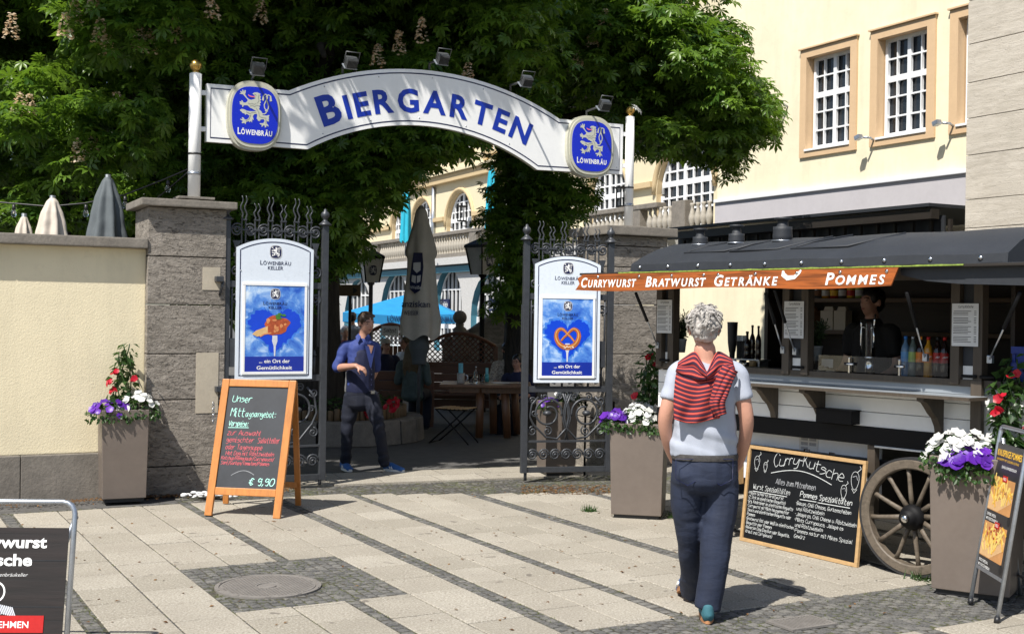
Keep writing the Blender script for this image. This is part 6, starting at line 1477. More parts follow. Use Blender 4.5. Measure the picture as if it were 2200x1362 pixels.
def menu(label, s, z, w, h, off):
 f = CP.fr(s, z, off); t = thing('menu_sheet', label, 'menu', f.o, 'menu sheets on the food cart')
 mb = MB(); mb.box(f, (0, 0, 0), (w, h, .002), M['paper']); mb.build('sheet', t)
 mb = MB(); hand(mb, 'Curry Kutsche', f, -w * .26, h * .40, .016, M['print'], .0022, .0014, w * .56)
 for k in range(19):
  if k in (3, 8, 14): continue
  mb.box(f, (-w * .10 - (.012 if k % 3 else 0), h * .32 - k * h * .04, .0014), (w * (.56 if k % 3 else .66), .0042, .0008), M['print']); mb.box(f, (w * .38, h * .32 - k * h * .04, .0014), (w * .09, .0042, .0008), M['print'])
 mb.build('printing', t)
menu('printed menu sheet on the left post of the food cart', -2.305, 1.70, .165, .27, .062)
menu('printed menu sheet on the middle post of the food cart', -1.012, 1.69, .175, .27, .062)
menu('printed menu sheet on the right post of the food cart', .342, 1.675, .185, .275, .062)
def bottle(label, o, h, r, glass, cap, lab, group, k=.66, labm=None):
 t = thing('bottle', label, 'bottle', o, group); f = Fr(o)
 mb = MB(); mb.lathe(f, [(r * .9, 0), (r, .01), (r, h * k * .42), (r * .93, h * k * .5), (r, h * k * .6), (r, h * k), (r * .8, h * (k + .1)), (r * .38, h * (k + .2)), (r * .34, h * .95)], glass, 16); mb.build('body', t)
 mb = MB(); mb.lathe(f, [(r * .42, h * .93), (r * .42, h), (r * .3, h + .002)], cap, 14); mb.build('cap', t)
 if lab: mb = MB(); mb.lathe(f, [(r * 1.012, h * k * .58), (r * 1.012, h * k * .95)], lab, 18, True, False); l = mb.build('label_band', t); return t, f
 return t, f
def build_goods():
 zc = 1.30; g = 'plastic drink bottles on the cart counter'
 B = M; cw = bottle_m('bottle_water', (.12, .22, .36)); cc = bottle_m('bottle_clear', (.12, .16, .15)); co = bottle_m('bottle_orange', (.55, .26, .02)); ck = bottle_m('bottle_cola', (.018, .008, .006))
 lb = plain('label_blue', (.12, .32, .62), .4, 0, .15, 30); lg = plain('label_green', (.35, .48, .12), .4, 0, .2, 30); cb = plain('cap_blue', (.02, .16, .50), .4); lw = M['red']; lo = plain('label_orange', (.80, .22, .02), .4, 0, .2, 30)
 for u, gl, cp, la, txt in ((1945, cw, cb, lb, 'water bottle with a blue cap and blue label'), (1961, cc, M['galv'], lg, 'clear bottle with a green label beside the blue water bottle'), (1977, ck, M['orange'], lo, 'dark drink bottle with an orange label and orange cap'), (1994, co, M['red'], lo, 'bottle full of orange lemonade with a bulging waist'), (2014, ck, M['black'], lw, 'cola bottle with a red label and dark cap'), (2029, ck, M['red'], lw, 'rightmost cola bottle with a red label and red cap')):
  s = CP.sz(u, 780, -.28)[0]; t, f = bottle(txt, CP.at(s, zc, -.28), .285, .030, gl, cp, la, g)
  if u == 1994 or u == 2029 or u == 2014:
   mb = MB(); d = (C0 - f.o); a = math.atan2(d.y, d.x)
   for i, k in enumerate((-.4, -.1, .2)): mb.ribbon(Fr(f((.0315 * math.cos(a + k * -1), .0315 * math.sin(a + k * -1), .143)), (-math.sin(a + k * -1), math.cos(a + k * -1), 0), (0, 0, 1), (math.cos(a), math.sin(a), 0)), [(-.006, .0), (0, .009), (.006, .002), (.009, .012)], .004, .0012, M['white'])
   mb.build('label_script', t)
 for u, v0, v1, r, gl, txt in ((1691, 0, 0, 0, None, ''),): pass
 for u, h, r, off, txt in ((1605, .235, .032, -.98, 'dark sauce bottle, left of the two slim bottles at the cart end'), (1616, .29, .026, -1.02, 'clear topped slim bottle between two dark sauce bottles'), (1629, .285, .025, -.98, 'slim dark sauce bottle at the right of the condiment row')):
  s = CP.sz(u, 760, off)[0]; bottle(txt, CP.at(s, 1.345, off), h, r, ck, M['black'], None, 'sauce bottles at the cart end', .55)
 s = CP.sz(1573, 760, -.98)[0]; f = Fr(CP.at(s, 1.345, -.98)); t = thing('sauce_dispenser', 'dark upside down sauce dispenser at the open end of the cart', 'dispenser', f.o); mb = MB(); mb.lathe(f, [(.022, 0), (.026, .05), (.030, .06), (.040, .13), (.046, .30), (.045, .305)], M['black'], 16); mb.build('body', t); mb = MB(); mb.lathe(f, [(.047, .30), (.047, .315), (.001, .316)], M['lamp_grey'], 16); mb.build('lid', t)
 for k, u in enumerate((1588, 1598)):
  s = CP.sz(u, 760, -.98)[0]; f = Fr(CP.at(s, 1.345, -.98)); t = thing('spice_jar', ('left square spice jar with a steel top on the condiment rack', 'right square spice jar with a steel top on the condiment rack')[k], 'jar', f.o, 'spice jars on the condiment rack'); mb = MB(); mb.box(f, (0, 0, .075), (.040, .045, .15), M['black'], .005); mb.build('body', t); mb = MB(); mb.box(f, (0, 0, .175), (.042, .047, .05), M['galv'], .005); mb.build('top', t)
 s0, s1 = CP.sz(1560, 770, -.98)[0], CP.sz(1642, 770, -.98)[0]; t = thing('condiment_rack', 'steel condiment rack under the sauce bottles at the cart end', 'rack', CP.at((s0 + s1) / 2, 1.30, -.98))
 mb = MB(); mb.box(CF, ((s0 + s1) / 2, 1.338, -.99), (s1 - s0, .012, .16), M['steel'], .003); mb.build('tray', t)
 for s in (s0 + .02, s1 - .02): mb = MB(); mb.box(CF, (s, 1.16, -.99), (.02, .34, .12), M['steel'], .003); mb.build('leg', t)
 for k in range(3): s = s0 + .12 + k * .11; f = Fr(CP.at(s, 1.27, -.93)); mb = MB(); mb.lathe(f, [(.03, 0), (.032, .06), (.03, .062)], (M['galv'], M['glass'], M['pale_wood'])[k], 14); single('small_pot', mb, ('small steel pot hanging below the dark sauce dispenser', 'small glass pot below the spice jars', 'small wooden pot below the slim sauce bottles')[k], 'pot', f.o, 'small pots under the condiment rack')
 # herbs in pots
 for u, v, off, lb_ in ((1460, 757, -.10, 'potted rosemary by the left post of the food cart'), (1750, 775, -.16, 'potted rosemary behind the glass guard of the food cart')):
  s, z = CP.sz(u, v, off); o = CP.at(s, max(z, 1.302), off); t = thing('herb_pot', lb_, 'potted plant', o, 'rosemary pots on the cart counter'); f = Fr(o)
  mb = MB(); mb.lathe(f, [(.045, 0), (.056, .095), (.060, .10), (.060, .112), (.05, .112), (.048, .095), (.001, .095)], M['pot_grey'], 20); mb.build('pot', t)
  P_, O_ = [], []; mb = MB()
  for k in range(40):
   a = random.uniform(0, 6.28); l = random.uniform(.12, .24); tip = Vector((math.cos(a) * l * random.uniform(.2, .55), math.sin(a) * l * random.uniform(.2, .55), .095 + l)); b = Vector((math.cos(a) * .02, math.sin(a) * .02, .09)); mb.tube([f(b), f(b.lerp(tip, .5) + Vector((0, 0, .01))), f(tip)], .0022, M['herb'], 4)
   for i in range(22): q = random.uniform(.15, 1); P_.append(tuple(f(b.lerp(tip, q)))); O_.append((random.gauss(0, 1), random.gauss(0, 1), .6))
  mb.build('stems', t); leaves(P_, O_, .040, M['herb'], 'foliage', t, -.2, (np.array([(0, 0, 0), (.5, .11, .03), (1, 0, 0), (.5, -.11, .03)]), np.array([(0, 2, 1), (0, 3, 2)])), False, .3)
 # beer tap
 s = CP.sz(1869, 800, -.22)[0]; o = CP.at(s, 1.30, -.22); f = Fr(o, CP.ex, CP.n, (0, 0, 1)); t = thing('beer_tap', 'tall chrome beer tap column on the cart counter', 'beer tap', o)
 mb = MB(); mb.lathe(f, [(.05, 0), (.05, .01), (.034, .014), (.034, .12), (.037, .124), (.037, .134), (.033, .138), (.033, .37), (.025, .385), (.001, .387)], M['chrome'], 20); mb.build('column', t)
 for k, (x, z0, z1) in enumerate(((-.05, .14, .40), (.055, .2, .44))): mb = MB(); mb.tube([f((x * .5, .03, .345)), f((x, .04, .345)), f((x, .04, z0))], .008, M['chrome'], 8); mb.tube([f((x, .04, .345)), f((x * 1.1, .035, z1))], .007, M['chrome'], 8); mb.build('spout', t)
 # boxes on the shelf
 for u, w, m, lb_ in ((1742, .15, 'kraft', 'brown paper bag stack left on the inner shelf of the cart'), (1783, .13, 'box_pale', 'left pale folded carton on the inner shelf of the cart'), (1811, .12, 'box_pale', 'right pale folded carton on the inner shelf of the cart'), (1720, .10, 'kraft', 'narrow brown paper bag behind the middle menu sheet')):
  s = CP.sz(u, 690, -1.72)[0]; mb = MB(); f = CP.fr(s, 1.604, -1.72); mb.box(f, (0, .085, 0), (w, .17, .10), M[m], .004); mb.poly(f, [(-w * .42, .171), (w * .42, .171), (w * .3, .205), (-w * .3, .205)], -.02, .02, M[m]); single('carton', mb, lb_, 'carton', f.o, 'packaging on the cart shelf')
 pr = random.Random(4)
 for k in range(7):
  s = CP.sz(1738 + k * 18, 640, -1.72)[0]; f = Fr(CP.at(s, 1.884, -1.72)); mb = MB(); mb.lathe(f, [(.035, 0), (.035, .09), (.018, .12), (.018, .14)], (M['glass'], M['galv'], co, M['red'], M['lamp_grey'], M['yellow'], lg)[k], 12); mb.lathe(f, [(.036, .02), (.036, .07)], (M['paper'], M['kraft'], M['paper'], M['yellow'], M['paper'], M['red'], M['paper'])[k], 12, True, False)
  single('shelf_jar', mb, ('clear', 'grey', 'orange', 'red', 'dark grey', 'yellow', 'green')[k] + ' jar in the row on the top shelf of the cart', 'jar', f.o, 'jars on the cart top shelf')
 # heap of cups and a small sign card
 s = CP.sz(1762, 800, -.12)[0]; o = CP.at(s, 1.302, -.14); mb = MB()
 for k in range(26): a = random.uniform(0, 6.28); q = random.uniform(0, .10); mb.ball((o.x + q * math.cos(a) * 1.2, o.y + q * math.sin(a), o.z + .012 + .035 * (1 - q / .1) * random.random()), (.022, .018, .011), M['box_pale'], 8, 5)
 single('bread_rolls', mb, 'heap of small pale rolls behind the glass guard', 'bread', o)
 s = CP.sz(1778, 757, -.25)[0]; mb = MB(); mb.box(CP.fr(s, 1.37, -.25), (0, 0, 0), (.10, .065, .006), M['paper'], .002); mb.box(CP.fr(s, 1.32, -.26), (0, 0, 0), (.03, .05, .03), M['black']); single('price_card', mb, 'small white card standing by the rosemary pot in the cart', 'card')
 # right bay
 o = CP.at(1.02, 1.30, -.55); f = Fr(o + Vector((0, 0, .31)), CP.ex, (0, 0, 1), CP.n); t = thing('wooden_barrel', 'lying wooden barrel with steel hoops in the right bay of the cart', 'barrel', o); prof = [(.20, -.28), (.245, -.1), (.25, 0), (.245, .1), (.20, .28)]
 mb = MB(); mb.lathe(f, prof, wood('barrel_wood', (.34, .16, .05), 2, .4, 3), 26); mb.build('staves', t)
 for h, r in ((.2, .226), (.09, .249), (-.09, .249), (-.2, .226)): mb = MB(); mb.lathe(f, [(r + .003, h - .016), (r + .003, h + .016)], M['galv'], 26, True, False); mb.build('hoop', t)
 mb = MB()
 for s in (-.15, .15): mb.box(CP.fr(1.02, 1.30, -.55), (s, .03, 0), (.05, .06, .36), M['dark_in'])
 mb.build('cradle', t)
 o = CP.at(.86, 1.30, -.16); t = thing('drink_crate', 'blue plastic crate in the right bay of the cart', 'crate', o); f = CP.fr(.86, 1.302, -.16); mb = MB()
 for y in (.02, .12, .22): mb.box(f, (0, y, .13), (.50, .045, .02), M['blue_crate'], .004); mb.box(f, (0, y, -.13), (.50, .045, .02), M['blue_crate'], .004)
 for x in (-.24, 0, .24): mb.box(f, (x, .12, 0), (.02, .24, .25), M['blue_crate'], .004)
 mb.box(f, (0, .01, 0), (.5, .02, .26), M['blue_crate']); mb.build('frame', t); mb = MB(); mb.box(f, (0, .12, .112), (.46, .22, .006), M['blue_crate']); mb.build('side_panel', t)
build_goods()
# ================================================================ GARDEN BEHIND THE GATE
def closed_parasol(name, label, u, vt, vb, d, prof, mat, group, folds=8, zfoot=0.0, pole=True, logo=None, amp=.16, skirt=None, pm='galv'):
 """prof: (share of height from top, half width in px)"""
 top, bot = P(u, vt, d), P(u, vb, d); H = top.z - bot.z; o = Vector((top.x, top.y, zfoot)); t = thing(name, label, 'parasol', o, group)
 mb = MB(); n = 64; rings = []
 for k in range(41):
  q = k / 40; w = np.interp(q, [p[0] for p in prof], [p[1] for p in prof]) * d / FPX
  ring = []
  for j in range(n):
   a = 2 * math.pi * j / n; fo = 1 + amp * min(1, q * 3) * math.cos(a * folds + .6 * noise.noise(Vector((a, q * 2, d)))) + .07 * noise.noise(Vector((math.cos(a) * 2, math.sin(a) * 2, q * 5 + u)))
   ring.append(Vector((top.x + w * fo * math.cos(a), top.y + w * fo * math.sin(a), top.z - H * q + (.04 * math.cos(a * folds) if k == 40 else 0))))
  rings.append(ring)
 vs = [p for r in rings for p in r]; mb.add(vs, [(k * n + j, (k + 1) * n + j, (k + 1) * n + (j + 1) % n, k * n + (j + 1) % n) for k in range(40) for j in range(n)] + [tuple(range(n))], M[mat], True); c = mb.build('canopy', t)
 if pole: mb = MB(); mb.tube([Vector((top.x, top.y, zfoot)), Vector((top.x, top.y, top.z + .02))], .028, M[pm], 10); mb.build('pole', t)
 if skirt:
  z0, z1, r0, r1 = skirt; mb = MB(); prf = [(r0, z0), (r1 * 1.02, z0 + (z1 - z0) * .5), (r1, z1)]
  mb.lathe(Fr((top.x, top.y, 0)), [(r * (1 + .06 * math.sin(z * 22)), z) for r, z in [(np.interp(f, [0, .5, 1], [p[0] for p in prf]), z0 + (z1 - z0) * f) for f in [i / 14 for i in range(15)]]], M[skirt_mat], 14); mb.build('pole_cover', t)
 return t, c, top, H
skirt_mat = 'grey_canvas'
def build_parasols():
 g = 'closed parasols behind the yellow wall'
 closed_parasol('parasol', 'closed slate grey parasol behind the yellow wall', 232, 380, 530, 11.9, [(0, 5), (.06, 12), (.3, 24), (.7, 34), (1, 41)], 'grey_canvas', g, 7)
 closed_parasol('parasol', 'closed pale parasol left of the slate grey one behind the wall', 113, 425, 530, 11.8, [(0, 5), (.08, 12), (.3, 20), (.7, 28), (1, 34)], 'pale_canvas', g, 7)
 closed_parasol('parasol', 'small closed pale parasol at the far left behind the wall', 52, 463, 530, 12.6, [(0, 3), (.08, 7), (.4, 14), (1, 22)], 'pale_canvas', g, 7)
 g = 'closed turquoise parasols on the terrace'
 closed_parasol('parasol', 'closed turquoise parasol on the terrace, half behind the right tree', 1057, 357, 492, 40, [(0, 3), (.1, 7), (.4, 10), (.7, 11), (1, 12)], 'turq', g, 6, ZF)
 closed_parasol('parasol', 'closed turquoise parasol on the terrace, behind the left tree', 873, 405, 520, 43, [(0, 3), (.1, 7), (.4, 9), (.7, 10), (1, 11)], 'turq', g, 6, ZF)
 t, c, top, H = closed_parasol('parasol', 'tall closed cream parasol with black emblem and lettering beyond the gate', 905, 445, 725, 17.6, [(0, 6), (.03, 12), (.16, 20), (.30, 31), (.36, 34), (.40, 28), (.5, 29), (.7, 36), (.88, 42), (1, 40)], 'cream_canvas', None, 5, 0, True, None, .10, (.95, 1.42, .10, .14))
 # printed emblem and words, laid on the cloth
 f = XZ((top.x, top.y, 0), 0); tocam = (C0 - top); yaw = math.atan2(tocam.x, -tocam.y) * -1
 def patch(name, pts, mat, off=.012, par=c):
  mb = MB(); mb.poly(XZ((0, 0, 0)), pts, None, 0, mat);
  for i, v in enumerate(mb.v):
   q = (top.z - v.z) / H; w = np.interp(q, [0, .03, .16, .30, .36, .40, .5, .7, .88, 1], [6, 12, 20, 31, 34, 28, 29, 36, 42, 40]) * 17.6 / FPX * 1.10
   x = v.x; mb.v[i] = Vector((top.x + x, top.y - math.sqrt(max(.0004, w * w - x * x)) - off, v.z))
  return mb.build(name, par)
 def strip_text(s, z, h, x0, x1, m):
  mb = MB(); text(mb, s, XZ((0, 0, 0)), (x0 + x1) / 2, z, h, m, 0, x1 - x0, .01)
  for i, v in enumerate(mb.v):
   q = (top.z - v.z) / H; w = np.interp(q, [0, .03, .16, .30, .36, .40, .5, .7, .88, 1], [6, 12, 20, 31, 34, 28, 29, 36, 42, 40]) * 17.6 / FPX * 1.10
   mb.v[i] = Vector((top.x + v.x, top.y - math.sqrt(max(.0004, w * w - min(v.x * v.x, w * w))) - .016, v.z))
  mb.build('lettering', c)
 zz = lambda v: P(905, v, 17.6).z; px = lambda u: (u - 905) * 17.6 / FPX
 patch('emblem', [(px(a), zz(b)) for a, b in ((893, 545), (912, 545), (914, 575), (911, 610), (908, 625), (897, 632), (886, 622), (885, 600), (888, 575))], M['navy'])
 patch('emblem_mark', [(px(a), zz(b)) for a, b in ((893, 560), (902, 556), (908, 565), (908, 582), (900, 588), (892, 580))], M['paper'], .016)
 patch('emblem_mark', [(px(a), zz(b)) for a, b in ((890, 592), (899, 594), (898, 610), (889, 606))], M['paper'], .016); patch('emblem_mark', [(px(a), zz(b)) for a, b in ((901, 594), (909, 592), (908, 606), (901, 609))], M['paper'], .016)
 strip_text('Weiße', zz(622), .05, px(886), px(911), M['paper']); strip_text('anziskan', zz(660), .095, px(868), px(930), M['navy']); strip_text('WEISSER', zz(677), .062, px(874), px(906), M['navy'])
 # open turquoise parasol
 d = 27; ap = P(868, 628, d); x0, x1 = P(737, 672, d - 1.2).x, P(980, 672, d - 1.2).x; zr = P(740, 671, d - 1.2).z; cx = (x0 + x1) / 2; o = Vector((cx, d, 0)); t = thing('parasol', 'open turquoise parasol with lettered valance behind the cream parasol', 'parasol', o); hw = (x1 - x0) / 2
 mb = MB(); cn = [Vector((cx + i * hw, d + k * 1.25, zr)) for i, k in ((-1, -1), (1, -1), (1, 1), (-1, 1))]; md = [a.lerp(b, .5) + Vector((0, 0, -.06)) for a, b in zip(cn, cn[1:] + cn[:1])]; apx = Vector((cx + .2, d, ap.z))
 ringv = [p for a, b in zip(cn, md) for p in (a, b)]; mid = [apx.lerp(p, .5) - Vector((0, 0, .05 if i % 2 else .0)) for i, p in enumerate(ringv)]
 mb.add([apx] + mid + ringv, [(0, 1 + i, 1 + (i + 1) % 8) for i in range(8)] + [(1 + i, 9 + i, 9 + (i + 1) % 8, 1 + (i + 1) % 8) for i in range(8)], M['blue_canvas']); mb.build('canopy', t)
 mb = MB(); vl = [p - Vector((0, 0, .20)) for p in ringv]; mb.add(ringv + vl, [(i, 8 + i, 8 + (i + 1) % 8, (i + 1) % 8) for i in range(8)], M['blue_canvas']); va = mb.build('valance', t)
 fv = XZ((0, d - 1.27, 0));
 for u0, u1 in ((832, 900), (928, 976)): mb = MB(); a, b = P(u0, 685, d - 1.27), P(u1, 685, d - 1.27); text(mb, 'LÖWENBRÄU', fv, (a.x + b.x) / 2, zr - .175, .12, M['navy'], 0, (b.x - a.x), .01); mb.build('lettering', va)
 mb = MB(); mb.tube([Vector((cx, d, 0)), Vector((cx, d, ap.z))], .03, M['steel'], 8); mb.build('pole', t)
build_parasols()
def build_lamps():
 for u, vt, vb, d, w0, w1, vm, lb in ((797, 556, 607, 23, 30, 20, 700, 'garden lantern on a post, left of the cream parasol'), (1037, 533, 590, 21, 36, 24, 770, 'darker garden lantern on a post, right of the cream parasol')):
  a, b = P(u, vt, d), P(u, vb, d); k = d / FPX; o = Vector((b.x, b.y, 0)); t = thing('garden_lantern', lb, 'street lamp', o, 'garden lanterns'); f = Fr(o).rot(.35 if u < 900 else .75)
  def ring(w, z): return [f((i * w, j * w, z)) for i, j in ((-1, -1), (1, -1), (1, 1), (-1, 1))]
  mb = MB(); mb.add(ring(w1 * k * .72, b.z) + ring(w0 * k * .72, a.z), [(3, 2, 1, 0), (4, 5, 6, 7)] + [(i, (i + 1) % 4, 4 + (i + 1) % 4, 4 + i) for i in range(4)], plain('lantern_glass' + str(u), (.66, .65, .62) if u < 900 else (.50, .50, .49), .3)); mb.build('shade', t)
  mb = MB(); mb.add(ring(w0 * k * .82, a.z) + ring(w0 * k * .80, a.z + .05) + ring(w0 * k * .2, a.z + .16), [(i + q, (i + 1) % 4 + q, 4 + (i + 1) % 4 + q, 4 + i + q) for q in (0, 4) for i in range(4)] + [(3, 2, 1, 0), (8, 9, 10, 11)], M['black_iron']); mb.build('roof', t)
  mb = MB()
  for i, j in ((-1, -1), (1, -1), (1, 1), (-1, 1)): mb.tube([f((i * w1 * k * .73, j * w1 * k * .73, b.z)), f((i * w0 * k * .73, j * w0 * k * .73, a.z))], .014, M['black_iron'], 6)
  mb.build('edges', t)
  mb = MB(); mb.lathe(Fr(o), [(.09, 0), (.08, .1), (.045, .14), (.04, b.z - .06), (.07, b.z - .03), (.07, b.z)], M['black_iron'] if u > 900 else M['lamp_grey'], 12); mb.build('post', t)
  for q in (0, 3):
   s = f.x if q == 0 else f.y
  nrm = [(-f.y, f.x), (f.x, f.y)]
  for nn, xx in ((-f.y, f.x), (f.x, f.y)):
   if nn.y > .3: continue
   sl = (w0 - w1) * k * .72 / (a.z - b.z); zc = (a.z + b.z) / 2; c = Vector((o.x, o.y, zc)) + nn * ((w0 + w1) / 2 * k * .72 + .006); up = (Vector((0, 0, 1)) + nn * sl).normalized()
   mb = MB(); mb.poly(Fr(c, xx, up, nn), super_oval(.14, .19, 24, 3), 0, .004, M['navy']); lion(mb, Fr(c, xx, up, nn), 0, 0, .13, M['paper'], .006, False); mb.build('emblem', t)
build_lamps()
def build_ring():
 c = Vector((-2.45, 16.6, 0)); t = thing('tree_planter', 'round stone kerb with a ring of wooden palisades around the left chestnut', 'planter', c); mb = MB(); n = 20
 for k in range(n):
  a0, a1 = 2 * math.pi * k / n + .012, 2 * math.pi * (k + 1) / n - .012; vs = []
  for z, r in ((-.02, 1.27), (.27, 1.25), (.29, 1.22), (.29, 1.03), (-.02, 1.03)):
   for a in (a0, (a0 + a1) / 2, a1): vs.append(c + Vector((r * math.cos(a), r * math.sin(a), z + (random.uniform(-.006, .006) if z > .1 else 0))))
  mb.add(vs, [(i * 3 + j, i * 3 + j + 1, i * 3 + j + 4, i * 3 + j + 3) for i in range(4) for j in range(2)] + [(0, 3, 6, 9, 12), (14, 11, 8, 5, 2)], M['cap'])
 mb.build('stone_kerb', t); mb = MB()
 for k in range(74):
  a = 2 * math.pi * k / 74; h = .43 + random.uniform(-.02, .015); mb.lathe(Fr(c + Vector((.98 * math.cos(a), .98 * math.sin(a), .2))), [(.040, 0), (.040, h - .215), (.03, h - .20), (.001, h - .198)], M['palis'], 8)
 mb.build('palisade', t); mb = MB(); mb.lathe(Fr(c), [(.96, .30), (.001, .33)], M['soil'], 30); mb.build('soil', t)
 P_, O_ = [], []
 for _ in range(900):
  a, r = random.uniform(0, 6.28), .93 * math.sqrt(random.random()); P_.append((c.x + r * math.cos(a), c.y + r * math.sin(a), .34 + random.random() * .22)); O_.append((math.cos(a), math.sin(a), .5))
 q = bpy.data.objects.new('ground_cover', None); pl = thing('bedding_plants', 'dark leafy bedding plants inside the palisade ring', 'plant', (c.x, c.y, .33)); bpy.data.objects.remove(q)
 leaves(P_, O_, .07, M['leaf_plant'], 'foliage', pl, .1, PL, False)
 for u, v, r_, lb in ((845, 868, 15, 'big red geranium beside the wooden bench'), (786, 864, 7, 'small red flower behind the legs of the man in the blue shirt'), (790, 886, 8, 'red flower low at the palisade behind the man in the blue shirt')):
  p = P(u, v, 15.75); t2 = thing('red_flower', lb, 'flower', p, 'red flowers in the tree planter'); P2 = [tuple(p + Vector((random.gauss(0, 1), random.gauss(0, .6), random.gauss(0, 1))) * (r_ * .0028)) for _ in range(18)]; leaves(P2, [(random.gauss(0, .6), -1, random.gauss(.2, .5)) for _ in P2], .035, M['petal_r'], 'blossom', t2, 0, PETAL, False, .1)
  mb = MB(); mb.tube([p, Vector((p.x, p.y + .05, .33))], .006, M['leaf_plant'], 5); mb.build('stem', t2)
build_ring()
def lattice(mb, f, w, z0, prof, m, th=.02, sp=.085):
 """diagonal lattice under a curved top: prof(x) gives the height"""
 for sgn in (-1, 1):
  k = -w * 2
  while k < w * 3:
   pts = []
   for i in range(41):
    x = w * i / 40 * 1.0; z = z0 + sgn * (x - (k if sgn > 0 else w - k));
    if z0 <= z <= prof(x): pts.append((x, z))
   if len(pts) > 1: mb.tube([f((pts[0][0], pts[0][1], .006 * sgn)), f((pts[-1][0], pts[-1][1], .006 * sgn))], .009, m, 4)
   k += sp
def build_furniture():
 W_ = M['bench_wood']
 # lattice backed booth bench
 d = 19.2; x0, x1 = P(909, 700, d).x, P(1066, 700, d).x; w = x1 - x0; f = XZ((x0, d, 0), 0); zt = P(985, 716, d).z; ze = P(912, 742, d).z; zm = P(980, 780, d).z; prof = lambda x: ze + (zt - ze) * math.sin(math.pi * x / w)
 t = thing('lattice_bench', 'wooden booth bench with an arched lattice back beyond the gate', 'bench', (x0 + w / 2, d, 0))
 mb = MB(); lattice(mb, f, w, zm, prof, M['bench_wood2']); mb.build('lattice', t)
 mb = MB(); mb.tube([f((w * i / 20, prof(w * i / 20), 0)) for i in range(21)], .028, M['bench_wood2'], 8); mb.build('top_rail', t)
 mb = MB(); mb.box(f, (w / 2, zm - .01, 0), (w, .05, .05), W_, .005); mb.build('mid_rail', t)
 for k in range(5): mb = MB(); mb.box(f, (w / 2, zm - .10 - k * .135, 0), (w, .128, .03), W_, .005); mb.build('back_board', t)
 for x in (0, w): mb = MB(); mb.box(f, (x, ze / 2, 0), (.07, ze, .08), W_, .006); mb.build('side_post', t)
 mb = MB(); mb.box(f, (w / 2, .44, .25), (w, .04, .42), W_, .006); mb.build('seat', t)
 # bench with the plank back towards the gate
 d = 18.1; x0, x1 = P(803, 800, d).x, P(932, 800, d).x; w = x1 - x0; f = XZ((x0, d, 0), 3); zt = P(870, 797, d).z; t = thing('plank_bench', 'dark plank bench with its back to the gate', 'bench', (x0 + w / 2, d, 0))
 for k in range(3): mb = MB(); mb.box(f, (w / 2, zt - .07 - k * .145, 0), (w, .135, .03), W_, .006); mb.build('back_board', t)
 for x in (.04, w - .03): mb = MB(); mb.box(f, (x, zt / 2 - .02, -.04), (.07, zt - .02, .05), W_, .006); mb.build('leg', t)
 for x in (.04, w - .03): mb = MB(); mb.box(f, (x, .22, -.48), (.07, .44, .06), W_, .006); mb.build('leg', t)
 mb = MB(); mb.box(f, (w / 2, .45, -.26), (w, .04, .46), W_, .006); mb.build('seat', t)
 # hut like partition with a second lattice further back
 d = 24; x0, x1 = P(797, 700, d).x, P(884, 700, d).x; w = x1 - x0; f = XZ((x0, d, 0), 0); ze, zt = P(800, 712, d).z, P(850, 697, d).z; prof = lambda x: ze + (zt - ze) * math.sin(math.pi * x / w); t = thing('lattice_partition', 'brown arched lattice partition with a small pale board, behind the seated guests', 'partition', (x0 + w / 2, d, 0))
 mb = MB(); lattice(mb, f, w, 1.05, prof, M['bench_wood2']); mb.build('lattice', t); mb = MB(); mb.tube([f((w * i / 20, prof(w * i / 20), 0)) for i in range(21)], .035, M['bench_wood2'], 8); mb.build('top_rail', t)
 mb = MB()
 for k in range(9): mb.box(f, (w * (k + .5) / 9, .52, 0), (w / 9 - .008, 1.04, .03), W_, .004)
 mb.build('boarding', t)
 for x in (0, w): mb = MB(); mb.box(f, (x, ze / 2, 0), (.08, ze, .08), W_, .006); mb.build('side_post', t)
 a = P(838, 711, d - .06); mb = MB(); mb.box(XZ(a), (0, 0, 0), (.34, .20, .02), M['paper'], .003); hand(mb, 'Selbst', XZ(a + Vector((0, -.012, 0))), -.13, -.03, .08, M['print'], .012, 0, .25); mb.build('name_board', t)
 # table and what stands on it
 d = 16.9; x0, x1 = P(948, 828, d).x, P(1140, 828, d).x; zt = .735; c = Vector(((x0 + x1) / 2, d, 0)); t = thing('garden_table', 'heavy wooden garden table with splayed round legs', 'table', c); hw = (x1 - x0) / 2
 mb = MB()
 for k in range(7): mb.box(XZ(c), (0, zt - .02, -.38 + k * .127), (2 * hw, .04, .120), M['table_wood'], .006)
 mb.build('table_top', t); mb = MB(); mb.box(XZ(c), (0, zt - .085, 0), (2 * hw - .25, .08, .6), M['table_wood'], .006); mb.build('apron', t)
 for u, v, yy in ((1029, 938, -.30), (1090, 932, -.26), (1060, 925, .3), (1112, 922, .3)):
  q = P(u, v, d + yy); mb = MB(); mb.lathe(Fr((q.x, q.y, 0), (1, 0, 0), (0, 1, 0), (Vector((c.x * .15 + q.x * .85, c.y * .2 + q.y * .8, zt - .04)) - Vector((q.x, q.y, 0)))), [(.052, 0), (.056, .5), (.06, 1)], M['table_wood'], 12); mb.build('leg', t)
 def on(u, yy): q = P(u, 820, d + yy); return Vector((q.x, d + yy, zt))
 o = on(990, -.22); t = thing('stein', 'grey stoneware stein holding pale blue napkins on the garden table', 'mug', o); mb = MB(); f = Fr(o); mb.lathe(f, [(.05, 0), (.055, .02), (.052, .06), (.053, .14), (.047, .145), (.045, .02)], plain('stoneware', (.30, .29, .27), .3), 18); mb.build('body', t); mb = MB(); mb.tube([f((.05, 0, .12)), f((.09, 0, .11)), f((.095, 0, .06)), f((.055, 0, .03))], .009, M['galv'], 8); mb.build('handle', t)
 mb = MB();
